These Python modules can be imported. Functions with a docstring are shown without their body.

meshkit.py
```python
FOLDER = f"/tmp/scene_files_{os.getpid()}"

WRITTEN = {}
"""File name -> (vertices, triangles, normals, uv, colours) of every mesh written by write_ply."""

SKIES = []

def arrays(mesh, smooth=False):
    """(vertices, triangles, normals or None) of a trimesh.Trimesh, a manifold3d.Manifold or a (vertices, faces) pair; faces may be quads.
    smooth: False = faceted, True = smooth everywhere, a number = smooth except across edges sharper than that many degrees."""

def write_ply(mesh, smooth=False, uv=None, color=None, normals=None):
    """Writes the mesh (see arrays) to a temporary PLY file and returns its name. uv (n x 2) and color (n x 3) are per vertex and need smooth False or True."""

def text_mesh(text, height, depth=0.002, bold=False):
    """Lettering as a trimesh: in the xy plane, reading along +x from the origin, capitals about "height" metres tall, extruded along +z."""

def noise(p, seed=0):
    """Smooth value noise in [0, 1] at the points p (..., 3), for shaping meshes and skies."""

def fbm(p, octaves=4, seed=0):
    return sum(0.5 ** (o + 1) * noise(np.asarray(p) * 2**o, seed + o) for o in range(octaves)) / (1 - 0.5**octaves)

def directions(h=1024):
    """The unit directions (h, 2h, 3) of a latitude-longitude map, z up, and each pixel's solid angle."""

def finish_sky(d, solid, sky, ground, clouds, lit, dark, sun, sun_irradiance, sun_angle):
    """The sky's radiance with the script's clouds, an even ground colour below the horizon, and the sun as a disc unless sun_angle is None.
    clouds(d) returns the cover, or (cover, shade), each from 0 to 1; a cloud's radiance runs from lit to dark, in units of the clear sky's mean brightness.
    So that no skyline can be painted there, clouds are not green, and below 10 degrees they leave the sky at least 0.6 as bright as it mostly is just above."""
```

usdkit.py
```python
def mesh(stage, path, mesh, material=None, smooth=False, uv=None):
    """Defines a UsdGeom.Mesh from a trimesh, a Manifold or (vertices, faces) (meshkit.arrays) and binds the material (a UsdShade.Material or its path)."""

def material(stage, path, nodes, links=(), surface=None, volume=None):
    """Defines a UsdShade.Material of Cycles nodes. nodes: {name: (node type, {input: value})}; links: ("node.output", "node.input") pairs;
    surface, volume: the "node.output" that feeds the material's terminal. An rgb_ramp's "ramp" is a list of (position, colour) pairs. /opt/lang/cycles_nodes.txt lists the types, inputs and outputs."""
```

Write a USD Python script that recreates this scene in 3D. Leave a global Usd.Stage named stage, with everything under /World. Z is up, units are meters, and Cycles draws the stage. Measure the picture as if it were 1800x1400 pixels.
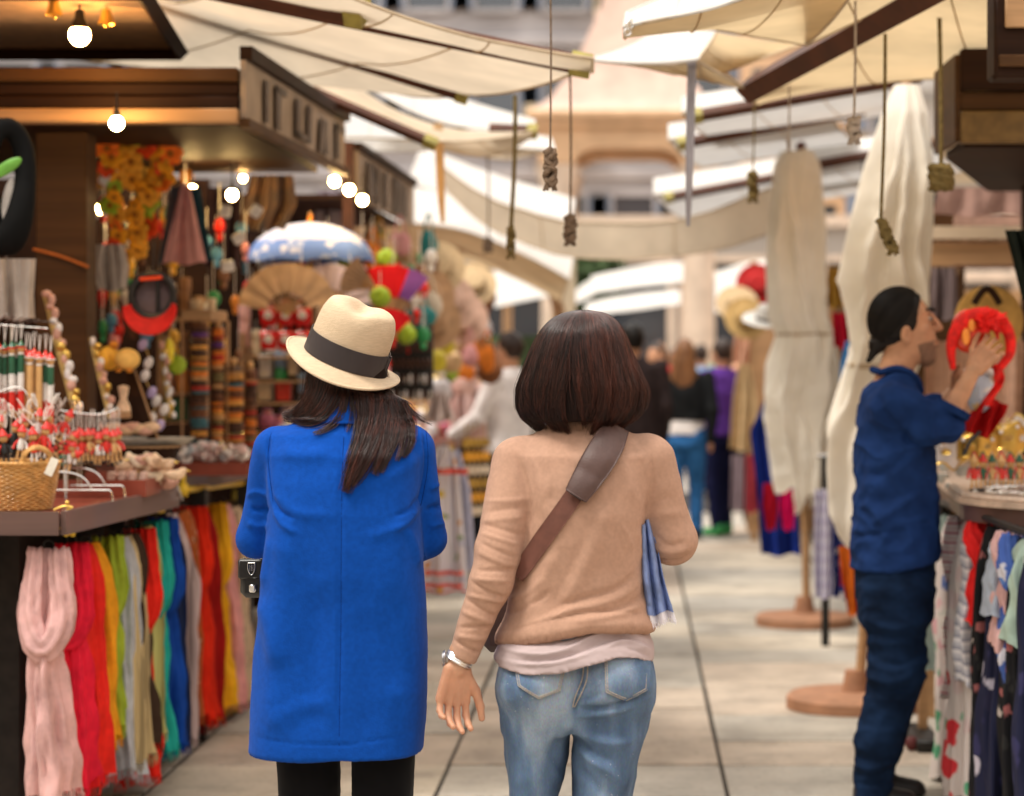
import math, random
import numpy as np, trimesh, usdkit, meshkit
from scipy.interpolate import LinearNDInterpolator, NearestNDInterpolator
from pxr import Usd, UsdGeom, UsdLux, UsdShade, Gf, Sdf, Vt

stage = Usd.Stage.CreateInMemory()
UsdGeom.SetStageUpAxis(stage, 'Z'); UsdGeom.SetStageMetersPerUnit(stage, 1.0)
UsdGeom.Xform.Define(stage, '/World'); UsdGeom.Scope.Define(stage, '/World/Looks')
rng = np.random.default_rng(7)

# ------------------------------------------------------------------ camera, sky, sun, exposure
EYE = 1.53                                   # eye height of the photographer
cam = UsdGeom.Camera.Define(stage, '/World/camera')
cam.AddTranslateOp().Set(Gf.Vec3d(0, 0, EYE)); cam.AddRotateXOp().Set(90.0)
cam.CreateHorizontalApertureAttr(36.0); cam.CreateVerticalApertureAttr(28.0); cam.CreateFocalLengthAttr(85.0)
cam.CreateHorizontalApertureOffsetAttr(-4.2); cam.CreateVerticalApertureOffsetAttr(-1.5)
cam.CreateFStopAttr(2.9); cam.CreateFocusDistanceAttr(5.55)
cam.CreateClippingRangeAttr(Gf.Vec2f(0.05, 1000)); cam.CreateExposureAttr(1.06)

SUN = np.array([-0.42, -0.22, 1.0]); SUN /= np.linalg.norm(SUN)      # towards the sun: high, a little to the left and behind the camera, through thin cloud
sun = UsdLux.DistantLight.Define(stage, '/World/sun')
sun.CreateIntensityAttr(0.40); sun.CreateAngleAttr(16.0); sun.CreateColorAttr(Gf.Vec3f(1.0, 0.94, 0.85))
sun.GetPrim().CreateAttribute('inputs:normalize', Sdf.ValueTypeNames.Bool).Set(True)
zz = SUN; xx = np.cross([0, 0, 1.0], zz); xx /= np.linalg.norm(xx); yy = np.cross(zz, xx)
sun.AddTransformOp().Set(Gf.Matrix4d(*[float(v) for r in (list(xx) + [0], list(yy) + [0], list(zz) + [0], [0, 0, 20, 1]) for v in r]))
sky = UsdLux.DomeLight.Define(stage, '/World/sky')
sky.GetPrim().SetCustomDataByKey('kind', 'structure'); sky.GetPrim().SetCustomDataByKey('label', 'bright hazy sky with thin white cloud over the market')
skym = usdkit.material(stage, '/World/Looks/sky_look', {
    'st': ('sky_texture', {'sky_type': 'single_scattering', 'sun_disc': False, 'sun_elevation': float(math.asin(SUN[2])), 'sun_rotation': float(math.atan2(SUN[0], SUN[1]))}),
    'tc': ('texture_coordinate', {}),
    'n': ('noise_texture', {'scale': 2.4, 'detail': 6.0, 'roughness': 0.6}),
    'rp': ('rgb_ramp', {'ramp': [(0.25, (0.72, 0.72, 0.72)), (0.6, (0.97, 0.97, 0.97))]}),
    'mx': ('mix_color', {'blend_type': 'mix', 'b': (8.0, 7.6, 7.05)}),
    'bg': ('background_shader', {'strength': 0.13})},
    [('tc.generated', 'n.vector'), ('n.fac', 'rp.fac'), ('rp.color', 'mx.fac'), ('st.color', 'mx.a'), ('mx.result', 'bg.color')], surface='bg.background')
UsdShade.MaterialBindingAPI.Apply(sky.GetPrim()).Bind(skym)

# ------------------------------------------------------------------ measuring and naming
F, CX, CY = 4250.0, 1110.0, 625.0           # the lens in the photograph's pixels and its vanishing point
def P(px, py, Y):
    """A point Y metres down the market lane, from a reading of the photograph."""
    return np.array([(px - CX) * Y / F, Y, EYE - (py - CY) * Y / F])
def PX(px, Y): return (px - CX) * Y / F
def PZ(py, Y): return EYE - (py - CY) * Y / F

used = {}
def numbered(parent, name):
    k = used.get((parent, name), -1) + 1; used[(parent, name)] = k
    return f'{parent}/{name}' + (f'_{k:03d}' if k else '')
def tag(p, label=None, cat=None, group=None, kind=None):
    for k, v in (('label', label), ('category', cat), ('group', group), ('kind', kind)):
        if v: p.SetCustomDataByKey(k, v)
    return p
BASE = {}
def thing(name, label, cat, at=(0, 0, 0), group=None, kind=None):
    """An Xform at the thing's base; its parts follow with obj(..., parent)."""
    x = UsdGeom.Xform.Define(stage, numbered('/World', name)); at = np.asarray(at, float)
    x.AddTranslateOp().Set(Gf.Vec3d(*map(float, at))); BASE[str(x.GetPath())] = at
    return tag(x.GetPrim(), label, cat, group, kind)
def base_of(prim):
    return BASE.get('/' + '/'.join(str(prim.GetPath()).split('/')[1:3]), np.zeros(3)) if prim else np.zeros(3)
def obj(name, mesh, material, parent=None, smooth=40, kind=None, label=None, uv=None):
    """ONE Mesh prim, its points given in the world, under parent or under /World."""
    if smooth and smooth is not True and len(getattr(mesh, 'faces', ())) > 2500: smooth = True
    v, f, n = meshkit.arrays(mesh, smooth)
    path = numbered(str(parent.GetPath()) if parent else '/World', name)
    m = UsdGeom.Mesh.Define(stage, path)
    m.CreatePointsAttr(Vt.Vec3fArray.FromNumpy((v - base_of(parent)).astype(np.float32)))
    m.CreateFaceVertexCountsAttr(Vt.IntArray.FromNumpy(np.full(len(f), 3, np.int32)))
    m.CreateFaceVertexIndicesAttr(Vt.IntArray.FromNumpy(np.asarray(f).astype(np.int32).ravel()))
    m.CreateSubdivisionSchemeAttr('none')
    if n is not None:
        m.CreateNormalsAttr(Vt.Vec3fArray.FromNumpy(n.astype(np.float32))); m.SetNormalsInterpolation('vertex')
    UsdShade.MaterialBindingAPI.Apply(m.GetPrim()).Bind(material)
    if kind or label: tag(m.GetPrim(), label=label, kind=kind)
    return m.GetPrim()
def single(name, mesh, material, label, cat, group=None, smooth=40, kind=None):
    """A thing that is one mesh; its origin goes to its base."""
    v, f, n = meshkit.arrays(mesh, smooth)
    p = obj(name, mesh, material, None, smooth)
    c = (v.min(0) + v.max(0)) / 2; c[2] = v[:, 2].min()
    g = UsdGeom.Mesh(p); g.GetPointsAttr().Set(Vt.Vec3fArray.FromNumpy((np.array(g.GetPointsAttr().Get()) - c).astype(np.float32)))
    g.AddTranslateOp().Set(Gf.Vec3d(*map(float, c)))
    return tag(p, label, cat, group, kind)
def dup(root, at, rz=0, label=None, group=None, scale=None):
    """A copy of a thing with copies of its parts, standing at another place."""
    was = root.GetCustomData(); nm = root.GetName()
    while nm[-4:-3] == '_' and nm[-3:].isdigit(): nm = nm[:-4]
    x = UsdGeom.Xform.Define(stage, numbered('/World', nm))
    x.GetPrim().GetReferences().AddInternalReference(root.GetPath())
    x.ClearXformOpOrder(); x.AddTranslateOp(opSuffix='at').Set(Gf.Vec3d(*map(float, at)))
    if rz: x.AddRotateZOp(opSuffix='turn').Set(float(rz))
    if scale: x.AddScaleOp(opSuffix='size').Set(Gf.Vec3f(*([scale] * 3)))
    x.GetPrim().SetInstanceable(True)
    return tag(x.GetPrim(), label or was['label'], was['category'], group or was.get('group'))

# ------------------------------------------------------------------ materials
LOOK = {}
def mat(name, col, rough=0.7, var=0.15, scale=20, bump=0.0, bscale=200, sheen=0.0, metal=0.0, trans=0.0, spec=0.35, stretch=None, col2=None, lo=0.35, hi=0.65, coat=0.0, sub=0.0, detail=4.0, bdist=0.002, thread=0):
    """A principled surface whose colour wanders between two tones; trans lets light through cloth; thread adds a weave."""
    if name in LOOK: return LOOK[name]
    c = np.array(col, float); a = tuple(np.clip(c * (1 - var), 0, 1)); b = tuple(np.clip(c * (1 + var), 0, 1)) if col2 is None else col2
    nodes = {'g': ('texture_coordinate', {}), 'mp': ('mapping', {'scale': stretch or (1, 1, 1)}),
             'n': ('noise_texture', {'scale': scale, 'detail': detail, 'roughness': 0.6}),
             'r': ('rgb_ramp', {'ramp': [(lo, a), (hi, b)]}),
             'p': ('principled_bsdf', {'roughness': rough, 'metallic': metal, 'sheen_weight': sheen, 'specular_ior_level': spec, 'coat_weight': coat, 'subsurface_weight': sub})}
    links = [('g.object', 'mp.vector'), ('mp.vector', 'n.vector'), ('n.fac', 'r.fac'), ('r.color', 'p.base_color')]
    if bump:
        nodes['bn'] = ('noise_texture', {'scale': bscale, 'detail': 3.0}); nodes['bp'] = ('bump', {'strength': bump, 'distance': bdist})
        links += [('mp.vector', 'bn.vector'), ('bp.normal', 'p.normal')]
        if thread:
            nodes['w'] = ('wave_texture', {'scale': thread, 'bands_direction': 'diagonal', 'distortion': 1.0}); nodes['ad'] = ('math', {'math_type': 'add'})
            links += [('g.object', 'w.vector'), ('w.fac', 'ad.value1'), ('bn.fac', 'ad.value2'), ('ad.value', 'bp.height')]
        else: links += [('bn.fac', 'bp.height')]
    out = 'p.BSDF'
    if trans:
        nodes['t'] = ('translucent_bsdf', {}); nodes['mx'] = ('mix_closure', {'fac': trans})
        links += [('r.color', 't.color'), ('p.BSDF', 'mx.closure1'), ('t.BSDF', 'mx.closure2')]; out = 'mx.closure'
    LOOK[name] = usdkit.material(stage, '/World/Looks/' + name, nodes, links, surface=out)
    return LOOK[name]
def glow(name, col, strength):
    if name not in LOOK:
        LOOK[name] = usdkit.material(stage, '/World/Looks/' + name, {'e': ('emission', {'color': col, 'strength': strength})}, [], surface='e.emission')
    return LOOK[name]
def cloth(name, col, var=0.12, trans=0.0, sheen=0.0, **k):
    k = dict(dict(rough=0.9, scale=14, bump=0.25, bscale=420, spec=0.08), **k)
    return mat(name, col, var=var, trans=trans, sheen=sheen, **k)

# ------------------------------------------------------------------ shapes
def join(*ms):
    ms = [m for x in ms for m in (x if isinstance(x, list) else [x])]
    vs, fs, k = [], [], 0
    for m in ms:
        v, f, _ = meshkit.arrays(m); vs.append(v); fs.append(f + k); k += len(v)
    return trimesh.Trimesh(np.vstack(vs), np.vstack(fs), process=False)
def box(lo, hi, bevel=0.0):
    lo, hi = np.minimum(lo, hi), np.maximum(lo, hi)
    if not bevel:
        m = trimesh.creation.box(hi - lo); m.apply_translation((lo + hi) / 2); return m
    pts = [[(lo[k] if s[k] < 0 else hi[k]) - s[k] * (bevel if k != a else 0) for k in range(3)] for s in np.ndindex(2, 2, 2) for s in [np.array(s) * 2 - 1] for a in range(3)]
    return trimesh.convex.convex_hull(np.array(pts))
def tube(pts, r, sides=8, cap=True):
    p = np.asarray(pts, float); n = len(p); r = np.broadcast_to(r, (n,)).astype(float)
    t = np.gradient(p, axis=0); t /= np.linalg.norm(t, axis=1, keepdims=True) + 1e-12
    a = np.cross(t[0], [0, 0, 1.0] if abs(t[0][2]) < 0.9 else [1.0, 0, 0]); A = []
    for k in range(n):
        a = a - t[k] * (a @ t[k]); a /= np.linalg.norm(a) + 1e-12; A.append(a)
    A = np.array(A); B = np.cross(t, A); ang = np.arange(sides) * 2 * np.pi / sides
    v = (p[:, None] + r[:, None, None] * (np.cos(ang)[None, :, None] * A[:, None] + np.sin(ang)[None, :, None] * B[:, None])).reshape(-1, 3)
    i, j = np.meshgrid(np.arange(n - 1), np.arange(sides), indexing='ij')
    q = np.stack([i * sides + j, i * sides + (j + 1) % sides, (i + 1) * sides + (j + 1) % sides, (i + 1) * sides + j], -1).reshape(-1, 4)
    f = np.vstack([q[:, [0, 1, 2]], q[:, [0, 2, 3]]])
    if cap:
        v = np.vstack([v, p[0], p[-1]]); j = np.arange(sides); o = (n - 1) * sides
        f = np.vstack([f, np.stack([(j + 1) % sides, j, np.full(sides, n * sides)], 1), np.stack([o + j, o + (j + 1) % sides, np.full(sides, n * sides + 1)], 1)])
    return trimesh.Trimesh(v, f, process=False)
def curve(pts, n=24):
    """A smooth line through the points."""
    p = np.asarray(pts, float)
    if len(p) < 3: return np.stack([np.linspace(a, b, n) for a, b in zip(p[0], p[-1])], 1)
    from scipy.interpolate import CubicSpline
    d = np.r_[0, np.cumsum(np.linalg.norm(np.diff(p, axis=0), axis=1))]; d /= d[-1]
    return CubicSpline(d, p, bc_type='natural')(np.linspace(0, 1, n))
def sheet(fn, nu, nv, thick=0.0):
    """A grid surface fn(u, v) -> points; thick gives it a second side."""
    u, v = np.meshgrid(np.linspace(0, 1, nu), np.linspace(0, 1, nv), indexing='ij')
    p = np.asarray(fn(u, v), float); p = np.moveaxis(p, 0, -1) if p.shape[0] == 3 and p.shape[-1] != 3 else p
    p = p.reshape(-1, 3); i, j = np.meshgrid(np.arange(nu - 1), np.arange(nv - 1), indexing='ij')
    q = np.stack([i * nv + j, (i + 1) * nv + j, (i + 1) * nv + j + 1, i * nv + j + 1], -1).reshape(-1, 4)
    f = np.vstack([q[:, [0, 1, 2]], q[:, [0, 2, 3]]]); m = trimesh.Trimesh(p, f, process=False)
    if not thick: return m
    nr = meshkit.arrays(m, True)[2]; N = len(p)
    rim = np.r_[np.arange(nv), np.arange(1, nu) * nv + nv - 1, (nu - 1) * nv + np.arange(nv - 2, -1, -1), np.arange(nu - 2, 0, -1) * nv]
    a, b = rim, np.roll(rim, -1)
    return trimesh.Trimesh(np.vstack([p, p - nr * thick]), np.vstack([f, f[:, ::-1] + N, np.stack([a, a + N, b], 1), np.stack([b, a + N, b + N], 1)]), process=False)
def rows_sheet(rows, nu=28, nv=18, sag=0.0, wave=0.0, seed=0, thick=0.0):
    """A cloth through rows of points (each row: [(px, py, Y), ...] readings)."""
    R = np.array([curve([P(*q) for q in r], nu) for r in rows])
    k = np.linspace(0, 1, len(rows)); from_ = np.linspace(0, 1, nv)
    G = np.stack([np.stack([np.interp(from_, k, R[:, i, c]) for c in range(3)], -1) for i in range(nu)])      # nu x nv x 3
    t = (from_ * (len(rows) - 1)) % 1.0; G[..., 2] -= sag * (4 * t * (1 - t))[None, :]
    if wave: G[..., 2] += wave * (meshkit.fbm(G * 2.2, 3, seed) - 0.5)
    return sheet(lambda u, v: G, nu, nv, thick)
def lathe(profile, sides=32, c=(0, 0, 0), sq=None):
    m = trimesh.creation.revolve(np.array(profile, float), sections=sides); m.apply_translation(c); return m
def ball(c, r, sub=2):
    m = trimesh.creation.icosphere(sub, 1.0); m.apply_scale(np.broadcast_to(r, 3)); m.apply_translation(c); return m
def turn(m, axis, deg, about=(0, 0, 0)):
    m = m.copy(); m.apply_transform(trimesh.transformations.rotation_matrix(math.radians(deg), axis, about)); return m
def ring(c, R, r, axis=(0, 0, 1), n=24, s=8, ell=(1, 1)):
    a = np.linspace(0, 2 * np.pi, n + 1); p = np.stack([R * ell[0] * np.cos(a), R * ell[1] * np.sin(a), 0 * a], 1)
    m = tube(p, r, s, cap=False); T = trimesh.geometry.align_vectors([0, 0, 1], axis); m.apply_transform(T); m.apply_translation(c); return m
def prism(poly, y0, y1):
    """An outline in (x, z) pulled out along y."""
    from shapely.geometry import Polygon
    m = trimesh.creation.extrude_polygon(Polygon(poly), y1 - y0, engine='earcut')
    v = np.array(m.vertices); m.vertices = np.stack([v[:, 0], y1 - v[:, 2], v[:, 1]], 1); return m

# ------------------------------------------------------------------ bodies and clothes: distance fields turned into one surface
def nets(V, lo, h):
    """Naive surface nets: the zero surface of the grid V."""
    s = V < 0; nx, ny, nz = V.shape
    C = [(i, j, k) for i in (0, 1) for j in (0, 1) for k in (0, 1)]
    cnt = sum(s[i:nx - 1 + i, j:ny - 1 + j, k:nz - 1 + k].astype(np.int8) for i, j, k in C)
    cell = np.argwhere((cnt > 0) & (cnt < 8)); idx = np.full((nx - 1, ny - 1, nz - 1), -1, np.int64); idx[tuple(cell.T)] = np.arange(len(cell))
    val = np.stack([V[cell[:, 0] + i, cell[:, 1] + j, cell[:, 2] + k] for i, j, k in C], 1); Ca = np.array(C, float)
    acc, num = np.zeros((len(cell), 3)), np.zeros(len(cell))
    for a in range(8):
        for b in range(a + 1, 8):
            if abs(Ca[a] - Ca[b]).sum() == 1:
                va, vb = val[:, a], val[:, b]; m = (va < 0) != (vb < 0); t = va / np.where(m, va - vb, 1)
                acc += np.where(m[:, None], Ca[a] + (Ca[b] - Ca[a]) * t[:, None], 0); num += m
    verts = (cell + acc / num[:, None]) * h + lo; F_ = []
    for ax in range(3):
        u, w = (ax + 1) % 3, (ax + 2) % 3
        d = [slice(None)] * 3; e = [slice(None)] * 3; d[ax] = slice(0, -1); e[ax] = slice(1, None)
        ed = np.argwhere(s[tuple(d)] != s[tuple(e)]); ed = ed[(ed[:, u] > 0) & (ed[:, w] > 0) & (ed[:, u] < V.shape[u] - 1) & (ed[:, w] < V.shape[w] - 1)]
        def at(du, dw):
            q = ed.copy(); q[:, u] += du; q[:, w] += dw; return idx[tuple(q.T)]
        q = np.stack([at(-1, -1), at(0, -1), at(0, 0), at(-1, 0)], 1); flip = ~s[tuple(ed.T)]; q[flip] = q[flip][:, ::-1]; F_.append(q)
    q = np.vstack(F_); q = q[(q >= 0).all(1)]
    return trimesh.Trimesh(verts, np.vstack([q[:, [0, 1, 2]], q[:, [0, 2, 3]]]), process=False)
def field(fn, lo, hi, h, smooth=4):
    lo, hi = np.array(lo, float), np.array(hi, float); n = np.ceil((hi - lo) / h).astype(int) + 1
    ax = [(lo[k] + h * np.arange(n[k])).astype(np.float32) for k in range(3)]
    V = np.broadcast_to(fn(ax[0][:, None, None], ax[1][None, :, None], ax[2][None, None, :]), n).astype(np.float32)
    m = nets(V, lo, h)
    return relax(m, smooth, h) if smooth else m
def relax(m, n, h):
    from scipy.sparse import coo_matrix
    e = np.vstack([m.faces[:, [0, 1]], m.faces[:, [1, 2]], m.faces[:, [2, 0]]]); e = np.unique(np.sort(e, 1), axis=0); N = len(m.vertices)
    A = coo_matrix((np.ones(2 * len(e)), (np.r_[e[:, 0], e[:, 1]], np.r_[e[:, 1], e[:, 0]])), (N, N)).tocsr(); w = 1 / np.maximum(np.asarray(A.sum(1)).ravel(), 1)[:, None]
    v0 = np.array(m.vertices); v = v0.copy()
    for k in range(2 * n):
        v += (0.5 if k % 2 == 0 else -0.51) * (w * (A @ v) - v)
    d = v - v0; L = np.linalg.norm(d, axis=1, keepdims=True); v = v0 + d * np.minimum(1, 0.9 * h / np.maximum(L, 1e-9))
    return trimesh.Trimesh(v, m.faces, process=False)
def smin(a, b, k):
    h_ = np.clip(0.5 + 0.5 * (b - a) / k, 0, 1); return b + (a - b) * h_ - k * h_ * (1 - h_)
def cap(x, y, z, a, b, ra, rb=None):
    """A limb that tapers from a to b."""
    rb = ra if rb is None else rb; a, b = np.asarray(a, np.float32), np.asarray(b, np.float32); d = b - a; L = float(d @ d) + 1e-9
    t = np.clip(((x - a[0]) * d[0] + (y - a[1]) * d[1] + (z - a[2]) * d[2]) / L, 0, 1)
    return np.sqrt((x - a[0] - t * d[0]) ** 2 + (y - a[1] - t * d[1]) ** 2 + (z - a[2] - t * d[2]) ** 2) - (ra + (rb - ra) * t)
def chain(x, y, z, pts, rs, k=0.02):
    d = None
    for a, b, ra, rb in zip(pts[:-1], pts[1:], rs[:-1], rs[1:]):
        c = cap(x, y, z, a, b, ra, rb); d = c if d is None else smin(d, c, k)
    return d
def ell(x, y, z, c, r):
    q = np.sqrt(((x - c[0]) / r[0]) ** 2 + ((y - c[1]) / r[1]) ** 2 + ((z - c[2]) / r[2]) ** 2)
    return (q - 1) * min(r)
def loft(x, y, z, T, n=2.4):
    """T rows: z, centre x, centre y, half width, half depth (z descending or ascending)."""
    T = np.array(sorted(T, key=lambda r: r[0])); f = lambda k: np.interp(z, T[:, 0], T[:, k]).astype(np.float32)
    a, b = f(3), f(4)
    q = (np.abs((x - f(1)) / a) ** n + np.abs((y - f(2)) / b) ** n) ** (1 / n)
    return np.maximum((q - 1) * np.minimum(a, b), np.maximum(T[0, 0] - z, z - T[-1, 0]))
def TR(rows, Y):
    """Outline readings (py, left px, right px, centre y, half depth) -> loft rows."""
    return [(PZ(r[0], Y), PX((r[1] + r[2]) / 2, Y), r[3], (r[2] - r[1]) / 2 * Y / F, r[4]) for r in rows]
def project(v):
    return CX + v[:, 0] * F / v[:, 1], CY - (v[:, 2] - EYE) * F / v[:, 1]
def strokes(v, S, Y):
    """Heights of cloth folds: S rows (points in readings at distance Y, width in px, height in m)."""
    px, py = CX + v[:, 0] * F / Y, CY - (v[:, 2] - EYE) * F / Y; out = np.zeros(len(v))
    for pts, w, amp in S:
        p = curve(pts, 14) if len(pts) > 2 else np.array(pts, float); best = np.full(len(v), 1e9); ta = np.zeros(len(v)); n = len(p) - 1
        for k in range(n):
            a, d = p[k], p[k + 1] - p[k]; t = np.clip(((px - a[0]) * d[0] + (py - a[1]) * d[1]) / (d @ d + 1e-9), 0, 1)
            q = np.hypot(px - a[0] - t * d[0], py - a[1] - t * d[1]); m = q < best; best = np.where(m, q, best); ta = np.where(m, (k + t) / n, ta)
        fade = np.clip(np.minimum(ta, 1 - ta) * 5, 0.15, 1)
        out += amp * fade * np.exp(-(best / w) ** 2)
    return out
def pushed(m, d):
    n = meshkit.arrays(m, True)[2]; return trimesh.Trimesh(np.array(m.vertices) + n * d[:, None], m.faces, process=False)
def facing(m, y=-1.0, soft=0.5):
    n = meshkit.arrays(m, True)[2]; return np.clip((n[:, 1] * y + 0.1) / soft, 0, 1)
def creases(v, scale, seed=0):
    """Sharp narrow wrinkles: valleys of a noise field."""
    return -np.abs(2 * meshkit.fbm(v * scale, 2, seed) - 1) + .25
class Skin:
    """The side of a mesh that faces the camera, as a height field y(x, z)."""
    def __init__(self, m, y=-1.0):
        n = meshkit.arrays(m, True)[2]; v = np.array(m.vertices); k = n[:, 1] * y > 0.05
        self.f, self.g = LinearNDInterpolator(v[k][:, [0, 2]], v[k][:, 1]), NearestNDInterpolator(v[k][:, [0, 2]], v[k][:, 1])
    def __call__(self, x, z):
        y = self.f(x, z); return np.where(np.isnan(y), self.g(x, z), y)
def strands(name, lines, width, material, parent, taper=0.35):
    """Many fine hairs: lines is n x k x 3."""
    lines = np.asarray(lines, np.float32); n, k, _ = lines.shape
    c = UsdGeom.BasisCurves.Define(stage, numbered(str(parent.GetPath()), name))
    c.CreateTypeAttr('linear'); c.CreateCurveVertexCountsAttr(Vt.IntArray.FromNumpy(np.full(n, k, np.int32)))
    c.CreatePointsAttr(Vt.Vec3fArray.FromNumpy((lines - base_of(parent).astype(np.float32)).reshape(-1, 3)))
    w = width * np.minimum(1, taper + (1 - taper) * np.minimum(1, 3 * (1 - np.linspace(0, 1, k)))); c.CreateWidthsAttr(Vt.FloatArray.FromNumpy(np.tile(w, n).astype(np.float32))); c.SetWidthsInterpolation('vertex')
    UsdShade.MaterialBindingAPI.Apply(c.GetPrim()).Bind(material)
    return c.GetPrim()
def hand(wrist, fingers, palm, thumb, size=0.18, curl=(25, 30, 20), h=0.003, spread=4.0, thumb_out=40):
    """A hand: from the wrist, fingers along `fingers`, the palm facing `palm`, the thumb on the `thumb` side."""
    d = np.array(fingers, float); d /= np.linalg.norm(d); t = np.array(thumb, float); t -= d * (t @ d); t /= np.linalg.norm(t); n = np.cross(d, t); n *= np.sign(n @ np.array(palm, float)) or 1
    W = np.array(wrist, float); s = size / 0.18; prim = []
    W2 = W + d * 0.012 * s
    kn = [W + d * (0.085 - 0.004 * abs(i - 1.3)) * s + t * (0.030 - 0.0205 * i) * s for i in range(4)]
    for i in range(4):
        prim.append((W2 + t * (0.018 - 0.012 * i) * s, kn[i], 0.0155 * s, 0.0115 * s))
    for i, L in enumerate((0.072, 0.080, 0.074, 0.058)):
        p = kn[i]; a = 0; r = (0.0088 if i < 3 else 0.0076) * s; sd = math.radians(spread) * (1.3 - i)
        for j, q in enumerate((0.45, 0.31, 0.24)):
            a += math.radians(curl[j] * (1 + 0.12 * i)); dd = math.cos(a) * (d * math.cos(sd) + t * math.sin(sd)) + math.sin(a) * n
            e = p + dd * L * q * s; prim.append((p, e, r, r * 0.9)); p, r = e, r * 0.9
    b = W + d * 0.022 * s + t * 0.022 * s; a = math.radians(thumb_out)
    for q, r0, bend in ((0.042, 0.0132, 0), (0.034, 0.0105, 14), (0.026, 0.0088, 12)):
        a -= math.radians(bend); e = b + (d * math.cos(a) + t * math.sin(a) + n * 0.25) * q * s; prim.append((b, e, r0 * s, r0 * 0.86 * s)); b = e
    prim.append((W - d * 0.03 * s, W2, 0.024 * s, 0.022 * s))
    A = np.array([q for p in prim for q in p[:2]])
    def fn(x, y, z):
        o = None
        for a_, b_, r0, r1 in prim:
            c = cap(x, y, z, a_, b_, r0, r1); o = c if o is None else smin(o, c, 0.005 * s)
        return o
    return field(fn, A.min(0) - 0.03, A.max(0) + 0.03, h, 3)
# ================================================================== the two women in front
skin = mat('skin', (0.50, 0.26, 0.16), rough=0.5, var=0.1, scale=25, bump=0.1, bscale=300, sub=0.15, spec=0.35)
skin2 = mat('tanned_skin', (0.47, 0.24, 0.135), rough=0.5, var=0.12, scale=25, bump=0.1, bscale=300, sub=0.1, spec=0.35)
coat_blue = mat('blue_wool', (0.003, 0.060, 0.345), rough=0.95, var=0.10, scale=90, detail=6.0, bump=0.4, bscale=330, sheen=0.03, spec=0.1, bdist=0.0015)
coat_seam = mat('blue_wool_seam', (0.002, 0.026, 0.16), rough=0.95, var=0.08, spec=0.1)
black_cloth = cloth('black_trousers', (0.006, 0.006, 0.007), sheen=0.05)
black_leather = mat('black_leather', (0.012, 0.011, 0.011), rough=0.35, bump=0.2, bscale=400)
silver = mat('silver', (0.75, 0.74, 0.72), rough=0.28, metal=1.0, var=0.05)
straw_hat = mat('woven_straw', (0.60, 0.46, 0.31), rough=0.75, var=0.10, scale=60, stretch=(1, 1, 14), bump=0.5, bscale=90, spec=0.25, bdist=0.003)
band_look = mat('hat_ribbon', (0.035, 0.027, 0.028), rough=0.55, var=0.08, scale=40, bump=0.3, bscale=300, stretch=(1, 1, 0.15))
hair_dark = mat('brown_hair', (0.013, 0.0055, 0.0045), rough=0.33, var=0.5, scale=60, stretch=(1, 1, 0.08), spec=0.34)
hair_red = mat('auburn_hair', (0.056, 0.0165, 0.0105), rough=0.34, var=0.6, scale=50, stretch=(1, 1, 0.08), spec=0.35)
hair_base = mat('hair_underlayer', (0.010, 0.005, 0.004), rough=0.7, var=0.4, spec=0.1, scale=60, stretch=(1, 1, .08))
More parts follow.
